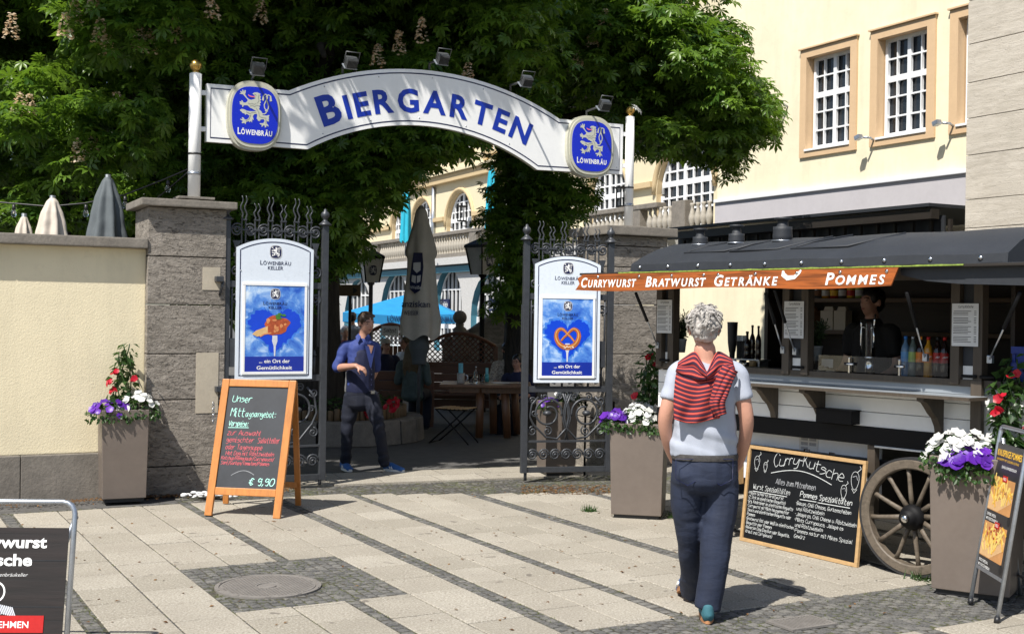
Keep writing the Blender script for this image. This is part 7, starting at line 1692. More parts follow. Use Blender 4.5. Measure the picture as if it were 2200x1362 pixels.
 for k in range(5): mb.box(f.rot(k * .5), (.0, (k - 2) * .012, .20), (.05, .006, .16), plain('napkin%d' % k, (.16, .46, .55), .8))
 single('napkins', mb, 'pale blue napkins standing in the grey stein', 'napkins', o + Vector((0, 0, .1)))
 o = on(1022, -.05); t, f = bottle('small clear water bottle on the garden table', o, .23, .028, M['glass'], M['galv'], None, 'bottles on the garden table', .6)
 for u, yy, h, lb in ((1036, -.18, .13, 'tall clear glass right of the water bottle on the garden table'), (1012, -.15, .10, 'short clear glass left of the water bottle on the garden table')):
  o = on(u, yy); mb = MB(); mb.lathe(Fr(o), [(.03, 0), (.036, h), (.034, h), (.028, .008), (.001, .008)], M['glass'], 16, True, False); single('drinking_glass', mb, lb, 'glass', o, 'glasses on the garden table')
 o = on(1080, .05); mb = MB(); mb.box(XZ(o, 10), (0, .004, 0), (.30, .006, .20), M['paper'], .002); mb.box(XZ(o, -8), (.22, .008, .02), (.22, .006, .16), M['box_pale'], .002); single('papers', mb, 'pale papers lying on the garden table before the women', 'papers', o)
 o = on(1172 - 126, .25); mb = MB(); mb.lathe(Fr(o), [(.03, 0), (.03, .11)], plain('teal_cup', (.06, .32, .33), .4), 14); mb.box(Fr(o), (0, 0, .14), (.04, .01, .12), plain('napkin9', (.2, .48, .5), .8)); single('napkin_cup', mb, 'teal cup with napkins at the back of the garden table', 'cup', o)
 # folding garden chair
 d = 15.9; c = P(978, 880, d); c = Vector((c.x, d, 0)); t = thing('folding_chair', 'iron folding chair with a pale slatted seat before the garden table', 'chair', c); f = XZ(c, -20); zs = .46
 for k in range(8): mb = MB(); mb.box(f, (-.20 + k * .058, zs + .004 * math.sin(k), -.01), (.036, .014, .36), M['pale_wood'], .003); mb.build('seat_slat', t)
 for zz in (-.18, .16):
  for p, q in (((-.30, 0), (.20, zs - .02)), ((.26, 0), (-.20, zs - .02))): mb = MB(); mb.tube([f((p[0], p[1], zz)), f(((p[0] + q[0]) / 2 + .01, (p[1] + q[1]) / 2, zz)), f((q[0], q[1], zz))], .010, M['black_iron'], 8); mb.build('leg', t)
  mb = MB(); mb.tube([f((-.22, zs - .012, zz)), f((.24, zs - .012, zz))], .010, M['black_iron'], 8); mb.build('seat_bar', t)
 mb = MB(); mb.tube([f((-.30, .004, -.18)), f((-.30, .004, .16))], .009, M['black_iron'], 8); mb.build('foot_bar', t)
 # small slatted table and a planter behind the right gate leaf
 c = P(1287, 855, 12.95); t = thing('slatted_table', 'small weathered slatted table between the right gate leaf and pillar', 'table', (c.x, 12.95, 0)); f = XZ((c.x, 12.95, 0), 0); zt = c.z
 for k in range(4): mb = MB(); mb.box(f, (-.155 + k * .103, zt - .012, 0), (.095, .024, .34), M['cap'], .004); mb.build('slat', t)
 for x in (-.15, .15): mb = MB(); mb.tube([f((x, zt - .02, .1)), f((x, 0, .1))], .012, M['black_iron'], 8); mb.build('leg', t)
 c = P(1196, 900, 12.95); f = planter('taupe planter half hidden behind the scrolls of the right gate leaf', Vector((c.x, 12.95, 0)), 15, .33, .36, .33, .36, .78); petunia('white_petunia', 'white petunias showing between poster board and right gate rail', f, .13, .0, .80, .16, .13, .13, 26, M['petal_w']); petunia('purple_petunia', 'purple petunias behind the scrolls of the right gate leaf', f, -.10, .05, .74, .12, .12, .09, 14, M['petal_p'])
 # arrow sign
 d = 23.5; a = P(752, 624, d); t = thing('arrow_sign', 'brown direction board with a dark arrow by the left trunk', 'sign', (a.x, d, 0)); mb = MB(); mb.box(XZ(a), (0, 0, 0), (.42, .22, .03), M['shelf'], .005); mb.build('board', t); mb = MB(); mb.poly(XZ(a + Vector((0, -.017, 0))), [(.06, -.07), (.15, 0), (.06, .07)], None, 0, M['black']); mb.build('arrow', t); mb = MB(); mb.tube([Vector((a.x, d + .03, 0)), Vector((a.x, d + .03, a.z + .1))], .03, M['black_iron'], 8); mb.build('post', t)
 # stone stair with ball
 d = 21.5; t = thing('stone_stair', 'dark stone stair parapet with a ball finial rising towards the right tree', 'stair', P(1020, 760, d)); a, b, c_, e = P(952, 752, d), P(1000, 735, d), P(1128, 645, d + 1.5), P(1128, 790, d + 1.5)
 mb = MB(); q = [(P(u, v, d).x, P(u, v, d).z) for u, v in ((950, 748), (972, 728), (1010, 722), (1055, 690), (1130, 640), (1180, 600))]; mb.poly(XZ((0, d, 0)), [(q[0][0], 0), (q[-1][0], 0)] + q[::-1], -.3, 0, M['trav']); mb.build('parapet', t)
 mb = MB()
 for i in range(len(q) - 1): mb.tube([Vector((q[i][0], d + .12, q[i][1] + .02)), Vector((q[i + 1][0], d + .12, q[i + 1][1] + .02))], .10, M['cap'], 8)
 mb.build('handrail', t); p = P(988, 682, d); mb = MB(); mb.ball((p.x, d, p.z), .125, M['cap'], 18, 12); mb.build('ball', t); mb = MB(); mb.lathe(Fr((p.x, d, 0)), [(.14, .6), (.12, p.z - .2), (.07, p.z - .16), (.08, p.z - .11)], M['cap'], 14); mb.build('ball_pedestal', t)
 # string of bulbs
 d = 12.1; t = thing('string_lights', 'cable with bare glass bulbs strung from the left sign post along the wall', 'string lights', P(402, 364, 11.7)); pts = [P(u, v, dd) for u, v, dd in ((408, 362, 11.55), (352, 386, 11.7), (268, 419, 11.9), (183, 437, 12), (106, 444, 12), (0, 435, 12), (-160, 400, 12))]; mb = MB(); mb.tube(pts, .008, M['black'], 6); mb.build('cable', t)
 mb = MB(); mb.tube([P(u, v, dd) for u, v, dd in ((406, 368, 11.55), (362, 406, 11.8), (341, 423, 12.1), (325, 440, 12.5), (316, 520, 12.7))], .007, M['black'], 6); mb.build('cable', t)
 for u, v in ((361, 385), (269, 420), (185, 438), (103, 445), (30, 438)):
  p = P(u, v + 2, 11.85); f = Fr(p, (1, 0, 0), (0, -1, 0), (0, 0, -1)); mb = MB(); mb.lathe(f, [(.016, 0), (.018, .045), (.014, .05)], M['black'], 10); sk = mb.build('socket', t); mb = MB(); mb.lathe(f, [(.012, .05), (.024, .075), (.028, .095), (.018, .12), (.001, .125)], M['glass'], 12); mb.build('bulb', sk)
 mb = MB(); c = P(1354, 236, 13.6); lv = [(c.x + .05, c.y, c.z + .02), (c.x + .08, c.y, c.z + .01)]; leaves(lv, [(1, -.3, .3)] * 2, .09, M['petal_w'], 'caught_leaf', None, 0, None, False); tag(bpy.data.objects['caught_leaf'], 'pale leaf caught on the gold ball of the right sign post', 'leaf')
build_furniture()
def build_litter():
 # dry leaves and moss along the foot of the walls
 P_, O_ = [], []
 for _ in range(900):
  s = random.uniform(-2.2, 1.0); q = abs(random.gauss(0, .10)); p = GP.at(s, .008, .07 + q); P_.append(tuple(p)); O_.append((random.gauss(0, 1), random.gauss(0, 1), .1))
 for _ in range(500):
  p = G(random.uniform(1120, 1312), random.uniform(1042, 1062)); P_.append((p.x, p.y, .006)); O_.append((random.gauss(0, 1), random.gauss(0, 1), .1))
 for _ in range(240):
  p = pav(random.uniform(-1, 6), random.uniform(5, 10.3)); P_.append((p.x, p.y, .006)); O_.append((random.gauss(0, 1), random.gauss(0, 1), .1))
 dry = leaf_m('dry_leaf', (.11, .05, .02), (.30, .17, .07), (.2, .1, .04)); tag(leaves(P_, O_, .030, dry, 'leaf_litter', None, 0, PL, False, 4.0), kind='stuff')
 P_, O_ = [], []; bl = (np.array([(0, -.06, 0), (0, .06, 0), (1, 0, .0)]), np.array([(0, 1, 2)]))
 strips = [1.2, 2.66, 3.46, 4.195, 5.24]
 for _ in range(8200):
  r = random.random()
  if r < .5: a = random.choice(strips) + random.gauss(0, .035); b = random.uniform(4, 10.4);
  elif r < .68: a, b = random.uniform(1.96, 3.02), random.uniform(6.72, 7.95)
  else: a, b = random.uniform(3.6, 6.6), random.uniform(4.75, 5.5)
  if 1.96 < a < 3.02 and 6.7 < b < 7.96 and math.hypot(a - 2.33, b - 7.26) < .33: continue
  if noise.noise(Vector((a * 3.1, b * 1.6, 4))) < .02: continue
  p = pav(a, b); P_.append((p.x, p.y, -.004)); O_.append((random.gauss(0, .5), random.gauss(0, .5), 3))
 moss = leaf_m('joint_weeds', (.04, .06, .012), (.13, .17, .03), (.15, .2, .04)); tag(leaves(P_, O_, .024, moss, 'joint_weeds', None, 0, bl, False, .1), kind='stuff')
 for u, v, n, lb in ((1268, 1098, 70, 'green grass tuft in the paving left of the middle planter'), (1443, 1112, 60, 'grass tuft at the right foot of the middle planter'), (1975, 1245, 70, 'grass tuft under the rim of the big cart wheel'), (2018, 1255, 40, 'small weed at the foot of the right planter')):
  c = G(u, v); P2 = [(c.x + random.gauss(0, .035), c.y + random.gauss(0, .03), 0) for _ in range(n)]; t = thing('grass_tuft', lb, 'grass', c, 'grass tufts in the paving'); leaves(P2, [(random.gauss(0, .7), random.gauss(0, .7), 1.4) for _ in P2], .075, M['leaf_plant'], 'blades', t, -1.4, bl, False, .05)
 mb = MB(); c = G(452, 1068)
 for k in range(60): p = c + Vector((random.gauss(0, .13), random.gauss(0, .05), .006 + random.random() * .035)); mb.ball((p.x, p.y, p.z), (random.uniform(.015, .04), random.uniform(.015, .03), random.uniform(.006, .016)), M['paper'], 7, 5)
 single('white_rubble', mb, 'heap of white plaster rubble behind the easel chalkboard', 'rubble', c)
build_litter()
# ================================================================ PEOPLE
def fused(mb, name, mat, parent, voxel=.010, smooth=5, fold=None, label=None):
 """melt overlapping tapered forms into one continuous surface; fold(p) gives the cloth relief"""
 o = mb.build('raw', None, (0, 0, 0)); r = o.modifiers.new('r', 'REMESH'); r.mode = 'VOXEL'; r.voxel_size = voxel; r.use_smooth_shade = True
 s = o.modifiers.new('s', 'SMOOTH'); s.iterations = smooth; s.factor = .5
 dg = bpy.context.evaluated_depsgraph_get(); me = bpy.data.meshes.new_from_object(o.evaluated_get(dg)); old = o.data; bpy.data.objects.remove(o); bpy.data.meshes.remove(old)
 n = len(me.vertices); co = np.empty(n * 3, np.float32); no = np.empty(n * 3, np.float32); me.vertices.foreach_get('co', co); me.vertices.foreach_get('normal', no); co = co.reshape(-1, 3); no = no.reshape(-1, 3)
 if fold: co = co + no * np.array([fold(Vector(c)) for c in co], np.float32)[:, None]
 o0 = np.array(parent['_o'], np.float32); me.vertices.foreach_set('co', (co - o0).astype(np.float32).ravel()); me.materials.clear(); me.materials.append(mat); me.polygons.foreach_set('use_smooth', [True] * len(me.polygons)); me.update()
 me.name = name; ob = bpy.data.objects.new(name, me); SC.collection.objects.link(ob); ob.parent = parent; ob['_o'] = tuple(float(x) for x in o0)
 if label: ob['label'] = label
 return ob
def limb(mb, pts, rs, m, side=None, n=14, flat=False):
 """tapered rounded form through points; rs: radius or (lateral, depth)"""
 pts = [Vector(p) for p in pts]; rr = [(r, r) if not hasattr(r, '__len__') else r for r in rs]
 P2, R2 = [], []
 k = len(pts)
 for i in range(k - 1):                                              # smooth the path
  a, b = pts[i], pts[i + 1]; c = pts[i - 1] if i else a - (b - a); d = pts[i + 2] if i + 2 < k else b + (b - a)
  for s in range(5):
   t = s / 5; P2.append(.5 * ((2 * a) + (b - c) * t + (2 * c - 5 * a + 4 * b - d) * t * t + (3 * a - c - 3 * b + d) * t ** 3)); R2.append(tuple(rr[i][q] * (1 - t) + rr[i + 1][q] * t for q in (0, 1)))
 P2.append(pts[-1]); R2.append(rr[-1])
 d0, d1 = (P2[0] - P2[1]).normalized(), (P2[-1] - P2[-2]).normalized()
 P2 = [P2[0] + d0 * min(R2[0]) * .55, P2[0] + d0 * min(R2[0]) * .35] + P2; R2 = [tuple(x * .45 for x in R2[0]), tuple(x * .8 for x in R2[0])] + R2
 if not flat: P2 += [P2[-1] + d1 * min(R2[-1]) * .35, P2[-1] + d1 * min(R2[-1]) * .55]; R2 += [tuple(x * .8 for x in R2[-1]), tuple(x * .45 for x in R2[-1])]
 side = Vector(side) if side is not None else Vector((1, 0, 0)); vs = []
 for i, p in enumerate(P2):
  t = (P2[min(i + 1, len(P2) - 1)] - P2[max(i - 1, 0)]).normalized(); x = (side - t * side.dot(t)).normalized(); y = t.cross(x)
  for j in range(n): a = 2 * math.pi * j / n; vs.append(p + x * (R2[i][0] * math.cos(a)) + y * (R2[i][1] * math.sin(a)))
 K = len(P2); fs = [(i * n + j, i * n + (j + 1) % n, (i + 1) * n + (j + 1) % n, (i + 1) * n + j) for i in range(K - 1) for j in range(n)] + [tuple(range(n - 1, -1, -1)), tuple((K - 1) * n + j for j in range(n))]
 mb.add(vs, fs, m, True)
def head_into(mb, c, f, s, m, up=Vector((0, 0, 1)), ears=True):
 """c: middle of the head; f: where it looks; s: scale (1 = 0.235 m tall head)"""
 up = Vector(up).normalized(); f = (Vector(f) - up * Vector(f).dot(up)).normalized(); r = f.cross(up); F_ = Fr(c, r, f, up)
 def e(x, y, z, a, b, d): mb.ball((x * s, y * s, z * s), (a * s, b * s, d * s), m, 16, 12, F_)
 e(0, -.008, .030, .075, .096, .088); e(0, .030, -.035, .060, .066, .075); e(0, .050, -.088, .030, .032, .024); e(0, .078, .018, .052, .022, .020); e(0, .098, -.020, .013, .020, .024); e(0, .084, .0, .009, .014, .022)
 for q in (-1, 1):
  e(q * .036, .062, -.022, .024, .026, .022)
  if ears: e(q * .078, -.008, -.012, .009, .022, .032)
 e(0, .080, -.058, .024, .016, .012)
 return F_
def face_parts(F_, s, par, lipm=None, glasses=False):
 mb = MB()
 for q in (-1, 1): mb.ball((q * .032 * s, .083 * s, .008 * s), (.012 * s, .008 * s, .006 * s), M['eye'], 10, 6, F_)
 mb.build('eyes', par); mb = MB()
 for q in (-1, 1): mb.tube([F_((q * .016 * s, .092 * s, .026 * s)), F_((q * .034 * s, .090 * s, .031 * s)), F_((q * .052 * s, .076 * s, .024 * s))], .0045 * s, M['hair_brown'], 6)
 mb.build('eyebrows', par); mb = MB(); mb.ball((0, .093 * s, -.055 * s), (.023 * s, .007 * s, .004 * s), lipm or M['lip'], 12, 6, F_); mb.ball((0, .092 * s, -.062 * s), (.019 * s, .007 * s, .004 * s), lipm or M['lip'], 12, 6, F_); mb.build('lips', par)
 if glasses:
  mb = MB()
  for q in (-1, 1): mb.tube([F_(((q * .034 + .027 * math.cos(a)) * s, .104 * s, (.006 + .021 * math.sin(a)) * s)) for a in [i * .524 for i in range(12)]], .003 * s, M['black'], 6, closed=True); mb.tube([F_((q * .06 * s, .10 * s, .01 * s)), F_((q * .082 * s, .0, .005 * s))], .003 * s, M['black'], 6)
  mb.build('glasses', par)
def hand_into(mb, w, d, palm_n, s, m, curl=.5, thumb_side=1):
 """w: wrist; d: direction of the hand; palm_n: towards the palm side; five separate fingers, bent by curl"""
 d = Vector(d).normalized(); n = (Vector(palm_n) - d * d.dot(Vector(palm_n))).normalized(); x = d.cross(n) * thumb_side; w = Vector(w)
 limb(mb, [w - d * .02 * s, w + d * .03 * s, w + d * .085 * s], [(.026 * s, .019 * s), (.036 * s, .017 * s), (.040 * s, .014 * s)], m, x)
 for k, (o, L) in enumerate(((.030, .074), (.010, .084), (-.010, .078), (-.029, .060))):
  b = w + d * .085 * s + x * o * s; pts = [b - d * .01 * s]; a = 0
  for j, fl in enumerate((.45, .32, .23)):
   a += curl * (.75 if j == 0 else .9) * (1 + .12 * k); pts.append(pts[-1] + (d * math.cos(a) + n * math.sin(a)) * (L * fl * s * (1.25 if j == 0 else 1)))
  limb(mb, pts, [.0095 * s, .009 * s, .008 * s, .0068 * s], m, x, 8)
 b = w + d * .03 * s + x * .030 * s; limb(mb, [b - x * .008 * s, b + (d * .55 + x * .75 + n * .25).normalized() * .038 * s, b + (d * .85 + x * .55 + n * .5).normalized() * .068 * s], [.0125 * s, .0105 * s, .008 * s], m, n, 8)
def hair_cap(mb, F_, s, m, back=.02, low=-.02, thick=1.08):
 mb.ball((0, -.014 * s, .036 * s), (.080 * s * thick, .094 * s * thick, .086 * s * thick), m, 18, 12, F_); mb.ball((0, -.040 * s, low * s), (.070 * s * thick, .062 * s * thick, .065 * s), m, 14, 10, F_)
def shoe(par, heel, toe, s, mat, sole, lift=0.0, stripe=None):
 heel, toe = Vector(heel), Vector(toe); d = (toe - heel); L = d.length; d.normalize(); up = Vector((0, 0, 1)); x = d.cross(up).normalized(); up = x.cross(d)
 mb = MB(); limb(mb, [heel + up * .045, heel + d * L * .3 + up * .05, heel + d * L * .6 + up * .038, heel + d * L * .93 + up * .026], [(.036 * s, .040 * s), (.040 * s, .045 * s), (.045 * s, .034 * s), (.038 * s, .024 * s)], mat, x); limb(mb, [heel + d * .01 + up * .04, heel + d * .02 + up * .09], [(.036 * s, .042 * s), (.034 * s, .040 * s)], mat, x)
 sh = fused(mb, 'shoe', mat, par, .008, 3); mb = MB()
 n = 20; out = []
 for i in range(n):
  a = 2 * math.pi * i / n; y = math.cos(a); w = (.040 + .008 * max(0, y)) * s; out.append((w * math.sin(a), L * .48 + (L * .535) * y))
 mb.poly(Fr(heel, x, d, up), out, .0, .026, sole); so = mb.build('sole', sh); bevel(so, .006)
 if stripe:
  for q in (-1, 1):
   for k in range(2): mb = MB(); a = heel + d * (L * (.42 + .10 * k)) + up * .03 + x * q * .0455 * s; mb.tube([a, a - d * .02 + up * .022 - x * q * .006 * s], .007, stripe, 6); mb.build('stripe', sh)
 return sh
def cloth(amp, fx=6, fz=14, seed=0.0):
 return lambda p: amp * (noise.noise(Vector((p.x * fx + seed, p.y * fx, p.z * fz))) + .55 * noise.noise(Vector((p.x * fx * 2.3, p.y * fx * 2.1 + seed, p.z * fz * 1.9 + p.x * 9))))
def build_walker():
 """grey haired man seen from behind"""
 d = 6.80; Q = lambda u, v, dd=d: P(u, v, dd); foot = G(1521, 1336)
 t = thing('person', 'man seen from behind with curly grey hair, striped jumper over his shoulders and blue jeans', 'person', (foot.x - .02, foot.y, 0)); X = (1, 0, 0); sk = M['skin']
 mb = MB(); hc = Q(1513, 706, 6.80); F_ = head_into(mb, hc, (.12, 1, .05), 1.02, sk)
 limb(mb, [Q(1514, 745), Q(1515, 772)], [(.060, .060), (.066, .062)], sk, X); limb(mb, [Q(1515, 772), Q(1515, 800)], [(.07, .06), (.15, .09)], sk, X)
 limb(mb, [Q(1515, 800), Q(1514, 880), Q(1514, 960), Q(1514, 1010)], [(.16, .095), (.155, .105), (.16, .11), (.165, .11)], sk, X)
 A = (((1456, 806, 6.80), (1436, 870, 6.78), (1429, 910, 6.80), (1437, 955, 6.86), (1450, 990, 6.95)), ((1582, 806, 6.80), (1598, 868, 6.78), (1604, 908, 6.79), (1598, 955, 6.86), (1585, 1000, 6.95)))
 for i, a in enumerate(A):
  pts = [Q(*p) for p in a]; limb(mb, pts, [.055, .045, .041, .036, .028], sk, (0, 1, 0)); hand_into(mb, pts[-1], (pts[-1] - pts[-2]), Vector((1 if i == 0 else -1, .3, 0)), 1.0, sk, .35, -1 if i == 0 else 1)
 hipR, knR, anR = Q(1550, 1020, 6.81), Q(1537, 1165, 6.79), Q(1520, 1306, 6.80); hipL, knL, anL = Q(1478, 1020, 6.83), Q(1482, 1160, 6.93), Q(1484, 1268, 7.27)
 for h, k, a in ((hipR, knR, anR), (hipL, knL, anL)): limb(mb, [h, h.lerp(k, .5), k, k.lerp(a, .4), a], [.085, .075, .055, .055, .038], sk, X)
 fused(mb, 'body', sk, t, .009, 4)
 # T-shirt
 mb = MB(); ts = M['tshirt']
 limb(mb, [Q(1515, 786), Q(1515, 806), Q(1514, 860), Q(1514, 920), Q(1513, 965), Q(1513, 978)], [(.135, .078), (.170, .108), (.176, .122), (.178, .130), (.188, .134), (.188, .134)], ts, X, flat=True)
 for a in A: p = [Q(*q) for q in a]; limb(mb, [Q(1515 + (-42 if a[0][0] < 1500 else 42), 794), p[0], p[0].lerp(p[1], .55), p[1].lerp(p[1] + (p[1] - p[0]), -.14)], [.066, .066, .061, .062], ts, (0, 1, 0), flat=True)
 f0 = cloth(.007, 5, 9, 3); fused(mb, 'tshirt', ts, t, .010, 4, lambda p: f0(p) + .010 * max(0, math.sin(p.z * 46 + p.x * 14)) * max(0, 1 - abs(p.z - 1.02) / .12))
 # jeans
 mb = MB(); jm = M['denim']
 limb(mb, [Q(1514, 972), Q(1514, 1000), Q(1514, 1035)], [(.182, .122), (.190, .135), (.188, .135)], jm, X)
 limb(mb, [Q(1549, 1015, 6.82), Q(1549, 1085, 6.81), Q(1538, 1165, 6.79), Q(1531, 1235, 6.79), Q(1519, 1306, 6.79)], [(.100, .125), (.098, .105), (.086, .088), (.078, .082), (.076, .080)], jm, X, flat=True)
 limb(mb, [Q(1479, 1015, 6.83), Q(1477, 1085, 6.86), Q(1483, 1165, 6.94), Q(1485, 1225, 7.10), Q(1484, 1270, 7.25)], [(.100, .125), (.094, .105), (.076, .086), (.066, .078), (.064, .072)], jm, X, flat=True)
 for q in (-1, 1): mb.ball(tuple(Q(1514 + q * 33, 1018, 6.755)), (.085, .075, .085), jm, 14, 10)
 kz = knR.z
 def jf(p): return .006 * noise.noise(Vector((p.x * 6, p.y * 6, p.z * 6))) + .0045 * math.sin(p.z * 44 + p.x * 16 + 9 * noise.noise(p * 5)) * max(0, .35 + noise.noise(p * 7 + Vector((3, 1, 0)))) * 1.6 * (math.exp(-((p.z - kz - .02) / .13) ** 2) + .8 * math.exp(-((p.z - .10) / .07) ** 2) + .45 * math.exp(-((p.z - .78) / .05) ** 2))
 jn = fused(mb, 'jeans', jm, t, .010, 3, jf)
 for q in (-1, 1):
  mb = MB(); c = Q(1514 + q * 36, 1010, 6.665);
  pts = [(-.065, .06), (.065, .06), (.065, -.05), (0, -.085), (-.065, -.05)]; mb.tube([Vector((c.x + a, c.y + .006 + abs(a) * .12, c.z + b)) for a, b in pts] , .0022, M['navy'], 5, closed=True); mb.build('pocket_seam', jn)
 mb = MB(); mb.lathe(Fr(Q(1514, 979, 6.80), (1, 0, 0), (0, .72, 0), (0, 0, 1)), [(.186, -.017), (.190, 0), (.186, .017)], plain('woven_belt', (.05, .046, .044), .7, 0, .6, 60, .5, 90), 40, True, False); mb.build('belt', t)
 # shoes
 shoe(t, Vector((foot.x - .005, foot.y - .03, .0)), Vector((foot.x + .02, foot.y + .24, 0)), 1.0, M['shoe_teal'], M['gum'])
 hl = Q(1478, 1262, 7.22); shoe(t, Vector((hl.x, hl.y - .02, .085)), Vector((hl.x - .01, hl.y + .21, -.0)), 1.0, M['shoe_blue'], M['gum'], 0, M['sole'])
 # hair: scalp cap and many curls
 mb = MB(); hm = M['hair_grey']; hair_cap(mb, F_, 1.03, hm, low=-.012, thick=1.07); hb = fused(mb, 'hair', hm, t, .006, 1, lambda p: .014 * noise.noise(p * 24) + .006 * noise.noise(p * 60)); mb = MB()
 for k in range(190):
  a = random.uniform(0, 2 * math.pi); z = random.uniform(-.75, 1.0); q = math.sqrt(max(0, 1 - z * z)); y = math.sin(a) * q
  if y > .72 and z < .5: continue
  b = Vector((.082 * math.cos(a) * q, -.016 + .099 * y, .034 + (.091 * z if z > 0 else .080 * z))); nn = Vector((b.x / .083, (b.y + .016) / .1, z)).normalized(); sw = nn.cross(Vector((.25, -.35, 1)).normalized()); tg = sw * random.choice((-1, 1)) * random.uniform(.2, 1) + Vector((0, 0, -random.uniform(.2, .9))) + Vector((random.gauss(0, .3), random.gauss(0, .3), random.gauss(0, .2))); tg = (tg - nn * tg.dot(nn)).normalized(); bi = nn.cross(tg); L = random.uniform(.030, .055); cv = random.choice((-1, 1)) * random.uniform(.5, 1.5); lift = random.uniform(.004, .016)
  for w in range(9):
   o = bi * random.gauss(0, .0045) + nn * random.uniform(-.002, .003); l = L * random.uniform(.8, 1.1)
   mb.tube([F_((b + o * (1 - .5 * i / 5) + tg * (l * math.sin(i / 5 * cv) / cv) + bi * (l * (1 - math.cos(i / 5 * cv)) / cv) + nn * (.002 + lift * math.sin(i / 5 * 2.4))) * 1.03) for i in range(6)], [.0012, .0017, .0017, .0015, .0011, .0004], hm, 3)
 mb.build('curls', hb)
 # striped jumper hung over the shoulders
 jp = thing('striped_jumper', 'red, orange and navy striped jumper draped over the walking man', 'jumper', Q(1505, 840, 6.66)); st = M['stripes']
 def surf(name, fn, nu, nv, vs_, par=jp, th=.012):
  mb = MB(); mb.grid(fn, nu, nv, st); mb.uv = {k: (u, v * vs_) for k, (u, v) in mb.uv.items()}; o = mb.build(name, par); md = o.modifiers.new('th', 'SOLIDIFY'); md.thickness = th; md.offset = 0; sb = o.modifiers.new('sb', 'SUBSURF'); sb.levels = 1; sb.render_levels = 1; return o
 def cr(P_, t_):
  k = min(int(t_ * (len(P_) - 1)), len(P_) - 2); f = t_ * (len(P_) - 1) - k; a, b = P_[k], P_[k + 1]; c = P_[k - 1] if k else a; e = P_[k + 2] if k + 2 < len(P_) else b
  return tuple(.5 * ((2 * a[i]) + (b[i] - c[i]) * f + (2 * c[i] - 5 * a[i] + 4 * b[i] - e[i]) * f * f + (3 * a[i] - c[i] - 3 * b[i] + e[i]) * f ** 3) for i in range(len(a)))
 Lf = [(1456, 782, 6.74), (1450, 815, 6.685), (1448, 855, 6.665), (1449, 898, 6.655)]; Mf = [(1512, 800, 6.70), (1506, 835, 6.655), (1500, 872, 6.64), (1494, 911, 6.635)]; Rf = [(1574, 782, 6.74), (1568, 815, 6.685), (1560, 850, 6.66), (1545, 897, 6.65)]
 def panel(u, v):
  a = cr([cr(Lf, v), cr(Mf, v), cr(Rf, v)], u); fo = .012 * math.sin(u * 15 + v * 3.5) * (.3 + .7 * v) + .008 * noise.noise(Vector((u * 5, v * 5, 2))); return P(a[0], a[1] + 3 * math.sin(u * 6 + 1), a[2] + fo)
 surf('back_panel', panel, 40, 40, .80)
 def roll(path, wid, bulge, seed):
  def fn(u, v):
   a = cr(path, v); w = cr(wid, v); x = (u - .5) * 2; px_ = a[0] + w[0] * x; py = a[1] + w[1] * x; return P(px_, py, a[2] - bulge * (1 - x * x) ** .5 * 1 + .007 * math.sin(u * 16 + v * 7 + seed) + .01 * noise.noise(Vector((u * 4, v * 4, seed))))
  return fn
 def fold2(A, B, seed):
  def fn(u, v):
   a, b = cr(A, u), cr(B, u); k = math.sin(math.pi * v) ** .6; return P(a[0] + (b[0] - a[0]) * v, a[1] + (b[1] - a[1]) * v, a[2] + (b[2] - a[2]) * v - .035 * k + .008 * math.sin(v * 12 + u * 4 + seed) + .012 * noise.noise(Vector((u * 4, v * 4, seed))))
  return fn
 surf('shoulder_fold', fold2([(1452, 797, 6.73), (1466, 808, 6.70), (1487, 814, 6.68), (1505, 817, 6.665), (1520, 813, 6.655)], [(1457, 780, 6.76), (1473, 767, 6.77), (1494, 756, 6.77), (1507, 777, 6.71), (1518, 800, 6.665)], 1), 26, 18, .40)
 surf('shoulder_fold', fold2([(1579, 792, 6.73), (1564, 803, 6.70), (1548, 810, 6.68), (1532, 815, 6.665), (1518, 814, 6.653)], [(1573, 774, 6.76), (1557, 761, 6.77), (1540, 756, 6.77), (1529, 777, 6.71), (1520, 801, 6.663)], 2), 26, 18, .40)
 surf('hanging_sleeve', roll([(1570, 790, 6.71), (1557, 815, 6.655), (1547, 845, 6.63), (1541, 868, 6.615), (1549, 893, 6.62)], [(15, 8), (17, 4), (17, 2), (16, -2), (11, -4)], .04, 5), 16, 36, .95)
build_walker()
